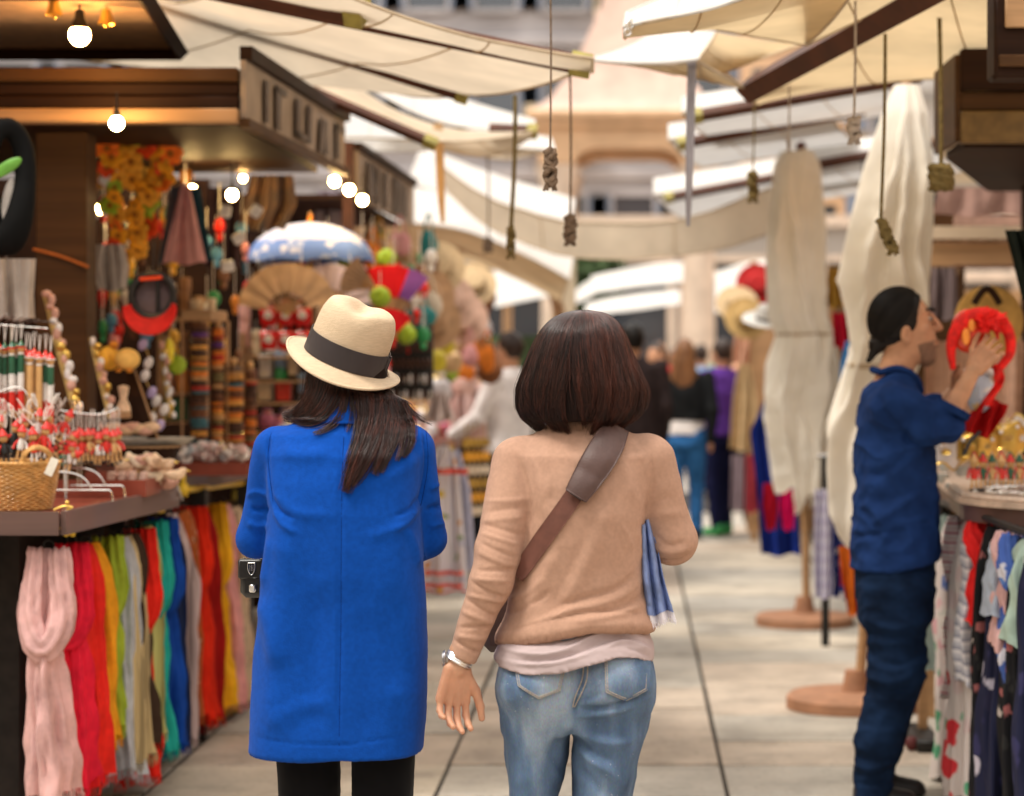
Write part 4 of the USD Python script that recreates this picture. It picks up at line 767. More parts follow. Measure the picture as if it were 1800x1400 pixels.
awning('white awning tip lit from above, with tan underside, over the middle of the lane', [
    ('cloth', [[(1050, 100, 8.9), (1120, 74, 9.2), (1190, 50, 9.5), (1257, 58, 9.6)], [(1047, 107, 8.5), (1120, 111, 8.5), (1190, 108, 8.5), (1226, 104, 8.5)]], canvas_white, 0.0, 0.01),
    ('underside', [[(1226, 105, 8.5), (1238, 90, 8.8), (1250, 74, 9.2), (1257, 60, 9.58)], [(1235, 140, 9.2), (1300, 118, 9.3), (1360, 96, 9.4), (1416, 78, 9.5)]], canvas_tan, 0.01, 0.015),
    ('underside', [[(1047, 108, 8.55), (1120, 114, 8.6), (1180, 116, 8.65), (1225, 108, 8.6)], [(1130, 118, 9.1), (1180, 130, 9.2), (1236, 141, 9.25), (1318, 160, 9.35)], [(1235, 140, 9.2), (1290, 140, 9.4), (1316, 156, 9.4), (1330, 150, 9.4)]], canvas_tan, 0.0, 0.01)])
awning('broad tan awning of the right hand kiosk behind the dark beam', [
    ('cloth', [[(1320, 166, 9.5), (1440, 100, 8.9), (1560, 45, 8.4), (1720, -40, 7.6), (1900, -130, 7.0)], [(1345, 160, 10.4), (1480, 150, 10.2), (1600, 140, 10.0), (1745, 130, 9.6), (1900, 120, 9.2)]], canvas_tan, 0.05, 0.03)])
for k, (lab, y0, Yq, xl, xr, mt) in enumerate([('narrow white awning edge behind the dark beam, highest of the right hand row', 162, 11.5, 1200, 1560, canvas_white), ('white awning with rounded edge right of the hanging grey strap', 215, 13.0, 1176, 1460, canvas_white),
                                               ('white awning edge above the second closed parasol', 262, 14.5, 1370, 1640, canvas_white), ('long white awning edge lowest of the right hand row', 298, 16.0, 1150, 1560, canvas_white)]):
    d = (xr - xl); sl = -0.14 if k < 3 else -0.16
    fy = lambda x: y0 + (x - (xl + xr) / 2) * sl
    xs = np.linspace(xl, xr, 5)
    awning(lab, [('valance', [[(x, fy(x) - 16, Yq + .25) for x in xs], [(x, fy(x) + 12, Yq) for x in xs]], mt, 0.0, 0.01), ('cloth', [[(x, fy(x) + 12, Yq) for x in xs], [(x + 60, fy(x) + 58, Yq + 2.2) for x in xs]], canvas_grey, 0.03, 0.02)],
           [((xr + 60, fy(xr) - 2, Yq - .06), (xl + 30, fy(xl) + 16, Yq - .06), 0.05, 0.06)])
awning('pale blue grey awning side panel behind the second closed parasol', [('cloth', [[(1330, 155, 13), (1440, 128, 13), (1560, 112, 12.6), (1700, 98, 12.2)], [(1340, 215, 13), (1450, 190, 13), (1560, 172, 12.8), (1710, 190, 12.4)]], canvas_grey, 0.0, 0.02), ('cloth', [[(1560, 170, 12.8), (1620, 150, 12.6), (1710, 128, 12.3)], [(1600, 255, 12.8), (1640, 245, 12.6), (1705, 190, 12.3)]], canvas_grey, 0.0, 0.02)])
awning('grey underside awning with brown arm left of the tan hanging strap', [
    ('cloth', [[(517, 147, 10.6), (600, 190, 10.6), (680, 222, 10.6), (752, 250, 10.6)], [(615, 142, 11.6), (690, 190, 11.6), (770, 222, 11.6), (935, 230, 11.6)], [(760, 255, 11.8), (800, 268, 11.8), (860, 274, 11.8), (935, 240, 11.7)]], canvas, 0.02, 0.02)],
    [((512, 145, 10.55), (750, 248, 10.55), 0.04, 0.06)])
awning('bright white awning below the tip of the large cream awning', [('cloth', [[(628, 138, 12.4), (700, 143, 12.4), (780, 166, 12.4), (940, 212, 12.4)], [(630, 143, 11.7), (715, 192, 11.7), (800, 222, 11.7), (936, 226, 11.7)]], canvas_white, 0.0, 0.015)], [((860, 228, 11.66), (930, 231, 11.66), 0.05, 0.05)])
awning('white awning strip above the dark letter sign of the second kiosk', [('cloth', [[(600, 200, 13.4), (650, 205, 13.4), (700, 226, 13.4), (748, 246, 13.4)], [(600, 243, 12.4), (650, 244, 12.4), (700, 246, 12.4), (750, 250, 12.4)]], canvas_grey, 0.0, 0.01), ('valance', [[(600, 243, 12.4), (650, 244, 12.4), (700, 246, 12.4), (750, 251, 12.4)], [(600, 264, 12.35), (650, 265, 12.35), (700, 266, 12.35), (750, 264, 12.35)]], canvas_white, 0.0, 0.01)])
awning('small white awning with olive arm end right of the tan strap', [('cloth', [[(795, 232, 14), (850, 230, 14), (900, 232, 14), (968, 244, 14)], [(800, 240, 13.4), (850, 248, 13.4), (900, 258, 13.4), (975, 264, 13.4)]], canvas_white, 0.0, 0.01), ('underside', [[(800, 241, 13.4), (850, 249, 13.4), (900, 259, 13.4), (974, 265, 13.4)], [(790, 262, 14.2), (850, 275, 14.2), (900, 280, 14.2), (935, 272, 14.2)]], canvas, 0.0, 0.01)])
awning('long white awning sloping along the left stalls, brightly lit', [('cloth', [[(740, 255, 17), (820, 290, 17), (900, 318, 17), (1010, 352, 17)], [(716, 320, 15.6), (800, 345, 15.6), (880, 372, 15.6), (1000, 398, 15.6)]], canvas_white, 0.02, 0.03)])
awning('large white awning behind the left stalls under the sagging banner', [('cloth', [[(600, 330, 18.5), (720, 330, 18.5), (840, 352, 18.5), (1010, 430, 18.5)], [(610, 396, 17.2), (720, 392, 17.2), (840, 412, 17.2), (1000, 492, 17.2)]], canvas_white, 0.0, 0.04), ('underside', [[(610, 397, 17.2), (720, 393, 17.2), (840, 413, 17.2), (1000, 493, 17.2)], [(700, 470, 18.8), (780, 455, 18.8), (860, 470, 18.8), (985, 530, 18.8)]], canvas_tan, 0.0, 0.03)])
awning('sagging cream banner hung right across the lane', [('cloth', [[(770, 285, 15.2), (850, 342, 15), (940, 376, 14.8), (1060, 392, 14.6), (1180, 388, 14.6), (1290, 358, 14.8), (1385, 318, 15)], [(786, 335, 15.2), (860, 400, 15), (950, 436, 14.8), (1065, 455, 14.6), (1180, 450, 14.6), (1295, 432, 14.8), (1390, 400, 15)]], canvas, 0.0, 0.05)], name='banner')
for lab, xa, xb, ya, yb_, Yq in (('white awning far back over the crowd, left of the stone column', 1040, 1200, 462, 505, 30), ('second white awning far back beneath the first', 1030, 1195, 510, 545, 33), ('bright white awning far back right of the stone column', 1258, 1365, 455, 540, 28), ('white awning far back under the arch of the left stalls', 870, 965, 450, 530, 27), ('white awning far back beside the tan pillar', 1010, 1050, 490, 525, 31)):
    awning(lab, [('cloth', [[(xa, ya + 25, Yq + 1.2), ((xa + xb) / 2, ya + 8, Yq + 1.2), (xb, ya, Yq + 1.2)], [(xa, yb_ + 10, Yq), ((xa + xb) / 2, yb_, Yq), (xb, yb_ - 10, Yq)]], canvas_white, 0.02, 0.03)])

# ================================================================== ropes and straps hanging from the awnings
rope_brown = cloth('brown_rope', (0.16, 0.11, 0.075), var=0.3, scale=60)
rope_olive = cloth('olive_rope', (0.17, 0.125, 0.05), var=0.3, scale=60)
rope_pale = cloth('pale_rope', (0.42, 0.36, 0.31), var=0.25, scale=60)
strap_grey = cloth('grey_strap', (0.30, 0.28, 0.30), var=0.12)
strap_tan = cloth('tan_strap', (0.50, 0.33, 0.18), var=0.12)
def rope(label, px, y0, y1, y2, Y, w, mt, r=0.004, px2=None, seed=0, lean=0):
    px2 = px if px2 is None else px2; t = thing('hanging_rope', label, 'rope', P(px2, y2, Y)); g = np.random.default_rng(seed)
    top = P(px, y0, Y)
    obj('cord', tube(curve([top, P((px * .6 + px2 * .4) + 1.5, (y0 + y1) / 2, Y), P(px2, y1 + 4, Y)], 24), r, 6), mt, t)
    hw = w / 2 * Y / F; z0, z1 = PZ(y1, Y), PZ(y2, Y); x = PX(px2, Y); ln = lean * Y / F; ms = []
    for k in range(5):
        a0 = k * 1.26; s = np.linspace(0, 1, 26); rad = hw * (0.45 + 0.25 * np.sin(s * 9 + k) ** 2 + 0.12 * g.normal()); ph = a0 + 7.5 * s * (1 if k % 2 else -1)
        ms.append(tube(np.stack([x + ln * s + rad * np.cos(ph), Y + rad * np.sin(ph), z0 + (z1 - z0) * (s + 0.03 * g.normal())], 1), hw * 0.42, 6))
    for s_ in (0.12, 0.55): ms.append(ring([x + ln * s_, Y, z0 + (z1 - z0) * s_], hw * 0.78, hw * 0.34, (0.25, 0.1, 1), 14, 6))
    for k in range(6): a = k * 1.05; ms.append(tube([[x + ln + hw * .5 * math.cos(a), Y + hw * .5 * math.sin(a), z1 + .006], [x + ln + hw * .9 * math.cos(a), Y + hw * .8 * math.sin(a), z1 - 0.012 - .006 * g.random()]], hw * .2, 5))
    obj('knot', join(*ms), mt, t); return t
rope('brown cord with a thick twisted knot hanging nearest in the middle of the lane', 967, -60, 262, 326, 6.9, 25, rope_brown, 0.0033, 967, 1)
rope('brown cord with a dark tapered knot below the end of the large awning', 1002, 120, 380, 425, 8.2, 22, rope_brown, 0.0045, 1002, 2)
rope('pale cord ending in a loose grey knot before the second parasol', 1503, -40, 210, 246, 7.6, 24, rope_pale, 0.0045, 1501, 3)
rope('thin cord with a small olive knot right of the hanging strap', 1325, 158, 302, 350, 10, 20, rope_olive, 0.004, 1323, 4)
rope('olive brown cord hung from the sagging hem of the large awning', 906, 168, 400, 448, 9, 16, rope_olive, 0.009, 898, 5)
rope('olive cord with a long slanting knot before the white parasol cloth', 1556, 60, 385, 440, 7.7, 22, rope_olive, 0.006, 1548, 6, 22)
rope('olive cord with a bulky knot beside the right kiosk roof', 1651, 20, 296, 328, 8.2, 46, rope_olive, 0.008, 1654, 7)
rope('thin pale cord above the tip of the first closed parasol', 1386, 122, 245, 262, 9.4, 8, rope_pale, 0.004, 1386, 8)
rope('thin brown cord between the white awnings on the left', 857, 262, 420, 440, 13.5, 18, rope_brown, 0.006, 858, 9)
def strap(label, px, y0, y1, Y, w0, w1, mt, px2):
    t = thing('hanging_strap', label, 'strap', P(px2, y1, Y))
    obj('webbing', sheet(lambda u, v: np.stack([(px + (px2 - px) * v + (u - .5) * (w0 + (w1 - w0) * v ** 4) - CX) * Y / F, Y + 0.012 * np.sin(v * 7) + 0.004 * np.sin(u * 6), EYE - (y0 + (y1 - y0) * v - CY) * Y / F], -1), 6, 40, 0.003), mt, t)
    obj('stitched_end', box(P(px - w0 / 2 - 1, y0 + 8, Y - .012), P(px + w0 / 2 + 1, y0 - 4, Y + .01), 0.002), mt, t)
strap('flat grey strap hanging from the white awning tip', 1216, 108, 398, 8.6, 15, 5, strap_grey, 1209)
strap('flat tan strap hanging before the left white awnings', 770, 222, 392, 11.4, 15, 6, strap_tan, 778)

# ================================================================== kiosks
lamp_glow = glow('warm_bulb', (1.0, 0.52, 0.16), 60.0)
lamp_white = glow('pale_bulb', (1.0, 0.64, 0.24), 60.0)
letter_look = mat('dark_letter', (0.085, 0.055, 0.038), rough=0.5)
sign_cream = mat('cream_sign_board', (0.36, 0.275, 0.205), rough=0.6, var=0.15, scale=7)
counter_look = mat('counter_edge', (0.105, 0.058, 0.048), rough=0.38, var=0.15, scale=6, stretch=(.2, .2, 3), coat=0.3)
red_wood = mat('red_brown_tray', (0.20, 0.040, 0.022), rough=0.4, var=0.2, scale=6, coat=0.2)
yellow_paint = mat('yellow_rail', (0.75, 0.50, 0.03), rough=0.35, var=0.08)
black_metal = mat('black_metal', (0.012, 0.011, 0.010), rough=0.5)
dark_in = mat('dark_stall_cloth', (0.016, 0.012, 0.010), rough=0.95, var=0.3)

# left kiosk
k1 = thing('kiosk', 'dark brown market kiosk with lettered fascia, nearest on the left', 'kiosk', (-2.4, 8.6, 0))
x1, y1_, x2, y2_, zb, zt = -1.396, 8.6, -1.312, 10.9, 2.355, 2.53
for a, b, mt, d in ((2.502, 2.552, wood_brown, .02), (2.455, 2.500, wood_dark, 0), (2.408, 2.453, wood_dark, .012), (zb, 2.406, wood_tan, .03)):
    obj('fascia_board', box([-4.2, y1_ - d, a], [x1, y1_ + .05, b], .006), mt, k1)
def side_panel(x0, y0, xe, ye, za, zb_, mt, d=0.03, p=None, nm='side_fascia'):
    v = np.array([[x0, y0, za], [xe, ye, za], [xe, ye, zb_], [x0, y0, zb_]]); n = np.array([ye - y0, -(xe - x0), 0]); n /= np.linalg.norm(n)
    v = np.vstack([v, v + n * d]); return obj(nm, trimesh.convex.convex_hull(v), mt, p, smooth=False)
sf_ = side_panel(x1 + .005, y1_, x2, y2_, zb + .02, zt + .05, sign_cream, 0.02, k1)
side_panel(x1 + .002, y1_, x2, y2_, zt + .052, zt + .10, wood_dark, 0.045, k1, 'side_moulding'); side_panel(x1 + .002, y1_, x2, y2_, zb - .015, zb + .018, wood_brown, 0.035, k1, 'side_moulding')
ln = math.hypot(x2 - x1, y2_ - y1_); ang = math.degrees(math.atan2(y2_ - y1_, x2 - x1))
def letters(parent, marks, x0, y0, a, z0):
    """Tall strokes of a painted name, seen at a slant: (place along the sign, width, bottom, top, slant)."""
    for s, w, b, t_, sl in marks:
        m = prism([(s, b), (s + w, b), (s + w + sl, t_), (s + sl, t_)], -0.028, -0.0212); m = turn(m, [0, 0, 1], a); m.apply_translation([x0, y0, z0]); obj('letter', m, letter_look, parent, smooth=False)
letters(sf_, [(.30, .07, .015, .17, 0), (.52, .09, .01, .17, 0), (.52, .22, .15, .175, 0), (.95, .10, .02, .17, 0), (.95, .30, .02, .045, 0), (1.22, .09, .02, .17, 0), (1.50, .11, .01, .15, .05), (1.66, .10, .01, .15, -.05), (1.95, .09, .015, .17, 0), (1.95, .24, .14, .17, 0)], x1 + .012, y1_, ang, zb + .02)
obj('soffit', box([-4.2, y1_ + .06, zb - .002], [x1 - .02, y2_, zb + .03]), wood_dark, k1, smooth=False)
obj('roof_deck', box([-4.2, y1_ + .05, zt + .0], [x1 - .02, y2_, zt + .03]), wood_dark, k1, smooth=False)
pl = (PX(62, 8.9), PX(152, 8.9))
obj('post', box([pl[0], 8.9, 0], [pl[1], 9.07, zb], .006), wood_brown, k1)
obj('back_wall', box([-4.4, 11.3, 0], [-1.98, 11.36, zb]), wood_dark, k1); obj('end_wall', box([-4.46, 8.6, 0], [-4.4, 11.36, zb]), wood_dark, k1)
cab = P(90, 448, 8.88); obj('cable', tube(curve([P(58, 438, 8.88), P(110, 452, 8.885), P(156, 470, 8.88)], 12), .006, 6), mat('orange_cable', (0.45, 0.12, 0.02)), k1)
# hatch ceiling over the counter with its dark frame
hz = 2.72; fr_ = [(-3.9, 7.9), (-1.60, 7.9), (-1.77, 9.5), (-3.9, 9.5)]
k2 = thing('ceiling_panel', 'tan ceiling panel in a dark frame over the kiosk counter', 'panel', (-2.6, 8.7, hz))
obj('board', trimesh.convex.convex_hull(np.array([[x, y, hz + d] for x, y in fr_ for d in (0.012, 0.035)])), mat('pale_tan_ceiling', (0.62, 0.41, 0.25), rough=.7), k2, smooth=False)
for (xa, ya), (xb, yb_) in zip(fr_, fr_[1:] + fr_[:1]): obj('frame_bar', beam([xa, ya, hz], [xb, yb_, hz], 0.05), wood_dark, k2)
def lamp(label, px, py, Y, r, mt, shade=False, cord=0.25):
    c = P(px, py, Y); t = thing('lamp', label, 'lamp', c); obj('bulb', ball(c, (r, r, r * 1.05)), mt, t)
    if shade: obj('shade', lathe([(r * .8, r * .62), (r * .72, r * 1.2), (r * .5, r * 1.6), (r * .4, r * 2.4), (0, r * 2.5)], 20, c), black_metal, t)
    else: obj('socket', lathe([(r * .45, r * .85), (r * .45, r * 1.9), (0, r * 1.95)], 12, c), black_metal, t)
    obj('cord', tube([c + [0, 0, r * 1.9], c + [0, 0, cord]], .004, 5), black_metal, t)
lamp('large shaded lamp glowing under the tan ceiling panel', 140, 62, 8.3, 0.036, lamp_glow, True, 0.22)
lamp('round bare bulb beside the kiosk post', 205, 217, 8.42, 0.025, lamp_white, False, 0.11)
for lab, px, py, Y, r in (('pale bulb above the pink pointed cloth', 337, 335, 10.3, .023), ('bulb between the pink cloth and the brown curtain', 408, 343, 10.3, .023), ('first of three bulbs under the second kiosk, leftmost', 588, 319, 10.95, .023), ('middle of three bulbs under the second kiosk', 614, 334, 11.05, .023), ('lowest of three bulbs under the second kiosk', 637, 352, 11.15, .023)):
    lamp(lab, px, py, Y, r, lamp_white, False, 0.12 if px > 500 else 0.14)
for lab, px, py, Y, r, m_ in (('added pale glow for light through a gap, behind the garlands on the left', 150, 310, 10.8, .022, lamp_white), ('added pale glow for light through a gap, lower behind the garlands', 178, 368, 10.9, .022, lamp_white), ('small orange bulb right of the two pale ones', 427, 314, 10.9, .015, lamp_glow), ('added pale glow for light through a gap, left of the lace parasol', 408, 380, 11.0, .022, lamp_white)): lamp(lab, px, py, Y, r, m_, False, .10)  # the three pale ones are added, standing in for light through gaps behind
for lab, px, py, Y in (('small hanging brass bell left of the large lamp', 95, 12, 8.2), ('small hanging brass bell right of the large lamp', 187, 28, 8.3)):
    t = thing('bell', lab, 'bell', P(px, py, Y)); c = P(px, py, Y); gold = mat('gold', (0.72, 0.48, 0.12), rough=0.3, metal=1.0, var=0.15)
    obj('bell_body', lathe([(0.03, -.03), (.028, -.022), (.02, 0), (.016, .02), (0, .028)], 18, c), gold, t); obj('clapper', ball(c + [0, 0, -.034], .008), gold, t); obj('string', tube([c + [0, 0, .028], c + [0, 0, .10]], .002, 5), black_metal, t)
# counters
def counter(label, poly, z, legs, name='counter'):
    t = thing(name, label, 'counter', (np.mean([p[0] for p in poly]), np.mean([p[1] for p in poly]), 0))
    from shapely.geometry import Polygon
    m = trimesh.creation.extrude_polygon(Polygon(poly), 0.012, engine='earcut'); m.apply_translation([0, 0, z - .012]); obj('top', m, red_wood, t, smooth=False)
    for k, (a, b) in enumerate(zip(poly, poly[1:] + poly[:1])):
        v = np.array([[*a, z - .062], [*b, z - .062], [*a, z + .008], [*b, z + .008]]); d = np.array([b[0] - a[0], b[1] - a[1]]); n = np.array([d[1], -d[0], 0]) / np.linalg.norm(d); obj('edge_board', trimesh.convex.convex_hull(np.vstack([v + n * .002, v + n * .02])), counter_look, t, smooth=False)
    for x, y in legs: obj('leg', box([x - .03, y - .03, 0], [x + .03, y + .03, z - .063]), black_metal, t)
    return t
ZC = 1.06
c1 = counter('dark wooden counter with angled corner holding the basket and puppets', [(-3.6, 7.16), (-1.693, 7.16), (-1.608, 8.50), (-1.86, 9.2), (-3.6, 9.2)], ZC, [(-1.9, 8.95), (-3.4, 9.0), (-3.4, 7.4)])
obj('skirt', box([-3.6, 7.5, 0.02], [-1.93, 7.53, ZC - .07]), dark_in, c1); obj('skirt', box([-1.93, 7.5, 0.02], [-1.90, 8.7, ZC - .07]), dark_in, c1)
c2 = counter('second wooden counter of the left kiosk with bracelets and shells', [(-3.2, 9.36), (-1.755, 9.36), (-1.62, 10.9), (-1.9, 11.1), (-3.2, 11.1)], ZC, [(-1.72, 9.62), (-1.68, 10.5), (-3.0, 9.6)])
obj('foot_rail', tube([[-1.72, 9.62, .05], [-2.4, 9.62, .05]], .03, 6), black_metal, c2)
for lab, a, b, kn in (('yellow rail for the scarves under the first counter', P(122, 929, 7.3), P(282, 893, 8.4), True), ('second yellow rail under the bracelet counter', P(322, 862, 9.32), P(428, 848, 10.5), True)):
    t = thing('clothes_rail', lab, 'rail', a); obj('rod', tube(np.array([a, a * .5 + b * .5, b]), .0135, 10), yellow_paint, t)
    obj('bracket', join(ball(a, .022), tube([a, a + [0, 0, .06]], .01, 6), *[ball(a + [.02 * math.cos(q), 0, .02 * math.sin(q)], .009, 1) for q in np.linspace(0, 6.28, 7)[:6]]), yellow_paint, t); obj('bracket', join(ball(b, .02), tube([b, b + [0, 0, .06]], .01, 6)), yellow_paint, t)

# second kiosk behind on the left, its slanting sign
k3 = thing('kiosk', 'second brown kiosk farther along the left side with large dark letters', 'kiosk', (-2.4, 11.6, 0))
xa, ya, xb, yb_ = PX(622, 11.7), 11.7, PX(722, 14.2), 14.2
s3 = side_panel(xa, ya, xb, yb_, 2.29, 2.52, sign_cream, 0.02, k3); obj('corner_post', box([xa - .05, ya - .05, 2.1], [xa + .002, ya - .002, 2.56]), wood, k3)
a3 = math.degrees(math.atan2(yb_ - ya, xb - xa))
letters(s3, [(.25, .10, .01, .2, 0), (.35, .10, .2, .01, .0), (.62, .10, .01, .2, .0), (.45, .10, .05, .2, -.1), (.95, .10, .01, .2, 0), (1.35, .10, .02, .2, 0), (1.35, .35, .18, .205, 0), (1.62, .09, .02, .2, 0), (1.35, .35, .01, .035, 0), (1.9, .09, .01, .2, 0)], xa + .012, ya, a3, 2.29)
side_panel(xa, ya, xb, yb_, 2.522, 2.56, wood_dark, 0.04, k3, 'side_moulding')
obj('soffit', box([-4.2, ya, 2.285], [xa - .02, yb_, 2.31]), wood_dark, k3, smooth=False); obj('back_wall', box([-4.4, 14.6, 0], [-1.9, 14.66, 2.3]), wood_dark, k3); obj('end_wall', box([-4.46, ya, 0], [-4.4, 14.66, 2.3]), wood_dark, k3)
obj('post', box([-2.0, 13.9, 0], [-1.92, 13.98, 2.29]), wood_dark, k3)
counter('counter of the second left kiosk behind the white aprons', [(-3.2, 11.7), (-1.45, 11.7), (-1.38, 14.2), (-3.2, 14.2)], 0.98, [(-1.5, 11.9), (-1.45, 14.0)])
counter('counter heaped with small goods farther along the left side', [(-3.2, 15.0), (-1.36, 15.0), (-1.25, 19.5), (-3.2, 19.5)], 0.92, [(-1.42, 15.2), (-1.32, 19.2)])
k5 = thing('market_stall', 'tan stall frame with arch beyond the second left kiosk', 'stall', (-2, 15, 0))
obj('arch', tube(curve([P(985, 590, 20), P(975, 520, 19.5), P(930, 455, 19), P(860, 430, 18.5), P(760, 440, 18)], 30), .05, 8), wood_tan, k5); obj('post', box([PX(983, 20) - .06, 19.9, 0], [PX(1012, 20), 20.05, PZ(430, 20)], .01), plaster_ochre, k5); obj('back_wall', box([-4.5, 20.6, 0], [-1.6, 20.7, 2.2]), wood_tan, k5)

# right kiosk
r1 = thing('kiosk', 'dark brown market kiosk roof on the right above the vendor', 'kiosk', (2.3, 8.6, 0))
for a, b, mt, d in ((2.47, 2.62, wood_dark, .02), (2.40, 2.468, wood_brown, 0), (2.285, 2.398, mat('olive_board', (0.16, 0.095, 0.03), rough=0.5, var=0.2), .02)): obj('fascia_board', box([1.17, 8.6 - d, a], [4.2, 8.65, b], .006), mt, r1)
side_panel(1.165, 9.15, 1.17, 8.6, 2.29, 2.60, wood_brown, 0.02, r1); obj('soffit', trimesh.convex.convex_hull(np.array([[x, y, z] for x, y in ((1.19, 8.66), (1.19, 9.15), (1.62, 11), (4.2, 11), (4.2, 8.66)) for z in (2.275, 2.30)])), wood_dark, r1, smooth=False)
obj('roof_deck', trimesh.convex.convex_hull(np.array([[x, y, z] for x, y in ((1.19, 8.66), (1.19, 9.15), (1.62, 11), (4.2, 11), (4.2, 8.66)) for z in (2.58, 2.60)])), wood_dark, r1, smooth=False)
obj('post', box([1.72, 10.6, 0], [1.80, 10.68, 2.28]), wood_dark, r1); obj('back_panel', box([1.55, 11.6, 1.95], [2.05, 11.64, 2.2]), mat('mauve_board', (0.36, 0.22, 0.17), rough=0.7), r1); obj('shelf_board', box([1.40, 11.4, 2.08], [1.92, 11.58, 2.14]), canvas, r1); obj('back_wall', box([1.98, 11.66, 0], [4.2, 11.72, 2.28]), wood_dark, r1); obj('lintel', box([1.36, 11.42, 1.96], [1.8, 11.5, 2.06]), wood_tan, r1)
r2 = thing('kiosk', 'dark roof box of the nearest kiosk at the upper right corner', 'kiosk', (2.0, 7.2, 2.3))
bx0 = PX(1748, 7.2); obj('roof_box', box([bx0, 7.2, PZ(136, 7.2)], [3.2, 7.36, PZ(-20, 7.2)], .01), wood_dark, r2); obj('trim_board', box([bx0 + .012, 7.18, PZ(118, 7.2)], [3.2, 7.199, PZ(97, 7.2)], .004), wood_brown, r2); obj('trim_board', box([bx0 + .03, 7.18, PZ(50, 7.2)], [3.2, 7.199, PZ(-10, 7.2)], .004), wood_tan, r2)
obj('hanger_post', box([2.6, 7.24, 0], [2.68, 7.32, PZ(136, 7.2)]), wood_dark, r2)

# more stalls and parasols far back
for k, (lab, x0, x1, Y, m) in enumerate([('far stall table with dark cloth left of the crowd', -1.9, -.75, 26, dark_in), ('far stall table with brown boards right of the crowd', 1.35, 2.6, 27, wood_brown), ('far stall table with tan boards behind the stone column', 1.9, 3.4, 33, wood_tan), ('far stall table deep left by the tan pillar', -3.2, -1.6, 31, wood_brown)]):
    t = thing('stall_table', lab, 'table', ((x0 + x1) / 2, Y, 0)); obj('top', box([x0, Y, .86], [x1, Y + 1.4, .92]), m, t); obj('front_cloth', box([x0 + .02, Y + .02, .02], [x1 - .02, Y + .04, .86]), m, t); obj('back_board', box([x0, Y + 1.42, 0], [x1, Y + 1.46, 1.75]), wood_dark if k % 2 else green_leaf, t)
    for q in range(4): obj('post', box([x0 + (x1 - x0 - .05) * (q % 2), Y + 1.36 * (q // 2), .92], [x0 + (x1 - x0 - .05) * (q % 2) + .05, Y + 1.36 * (q // 2) + .05, 2.3]), wood_tan, t)
t = thing('tree', 'small dark green tree seen under the banner left of the column', 'tree', (PX(1035, 38), 38, 0)); obj('trunk', tube([[PX(1035, 38), 38, 0], [PX(1035, 38), 38, 2.2]], [.12, .08], 8), wood_brown, t)
g = np.random.default_rng(4); L_ = []
for k in range(900):
    d = g.normal(0, 1, 3); d /= np.linalg.norm(d); c = np.array([PX(1035, 38), 38, 2.75]) + d * np.array([.62, .62, .62]) * g.uniform(.35, 1) ; a, b = g.normal(0, .06, 3), g.normal(0, .06, 3); L_.append([c - a, c + b, c + a, c - b])
L_ = np.array(L_); n4 = np.arange(900)[:, None] * 4; obj('crown', trimesh.Trimesh(L_.reshape(-1, 3), np.vstack([n4 + [0, 1, 2], n4 + [0, 2, 3]]), process=False), green_leaf, t, smooth=False)
# ================================================================== goods on the stalls
def C(name, col, **k): return cloth('cloth_' + name, col, **k)
def paint(name, col, rough=0.45, **k): return mat('painted_' + name, col, rough=rough, **k)
def pattern(name, base, spots, scale=14.0, size=0.42, rough=0.9):
    """Printed cloth: rounded spots of several colours on a ground."""
    if name in LOOK: return LOOK[name]
    n = len(spots); ramp = [((i + 0.02) / n, c) for i, c in enumerate(spots)]
    LOOK[name] = usdkit.material(stage, '/World/Looks/' + name, {
        'g': ('texture_coordinate', {}), 'nz': ('noise_texture', {'scale': scale * 1.5, 'detail': 2.0}), 'va': ('vector_math', {'math_type': 'multiply_add', 'vector2': (0.05, 0.05, 0.05)}),
        'v': ('voronoi_texture', {'feature': 'f1', 'scale': scale}), 'sc': ('separate_color', {}), 'r': ('rgb_ramp', {'ramp': ramp, 'interpolate': False}),
        't': ('rgb_ramp', {'ramp': [(size - 0.04, (1, 1, 1)), (size + 0.04, (0, 0, 0))]}), 'm': ('mix_color', {'blend_type': 'mix', 'a': base}), 'p': ('principled_bsdf', {'roughness': rough, 'sheen_weight': 0.0, 'specular_ior_level': 0.2})},
        [('g.object', 'nz.vector'), ('nz.color', 'va.vector1'), ('g.object', 'va.vector3'), ('va.vector', 'v.vector'), ('v.color', 'sc.color'), ('sc.r', 'r.fac'), ('v.distance', 't.fac'), ('t.color', 'm.fac'), ('r.color', 'm.b'), ('m.result', 'p.base_color')], surface='p.BSDF')
    return LOOK[name]
def stripes(name, cols, scale=18.0, direction='z', rough=0.9):
    if name in LOOK: return LOOK[name]
    n = len(cols)
    LOOK[name] = usdkit.material(stage, '/World/Looks/' + name, {'g': ('texture_coordinate', {}), 'w': ('wave_texture', {'scale': scale / 6.28, 'bands_direction': direction, 'profile': 'saw', 'distortion': 0.6}), 'r': ('rgb_ramp', {'ramp': [((i + .01) / n, c) for i, c in enumerate(cols)], 'interpolate': False}), 'p': ('principled_bsdf', {'roughness': rough, 'sheen_weight': 0.0, 'specular_ior_level': 0.2})},
        [('g.object', 'w.vector'), ('w.fac', 'r.fac'), ('r.color', 'p.base_color')], surface='p.BSDF'); return LOOK[name]
steel = mat('steel_wire', (0.55, 0.52, 0.48), rough=0.25, metal=1.0)
wood_toy = mat('turned_wood', (0.62, 0.36, 0.14), rough=0.4, var=0.12, scale=30, coat=0.3)
red_toy = paint('toy_red', (0.68, 0.03, 0.02), coat=0.3); green_toy = paint('toy_green', (0.02, 0.10, 0.05), coat=0.3); white_toy = paint('toy_white', (0.75, 0.72, 0.68)); black_toy = paint('toy_black', (0.02, 0.02, 0.02))
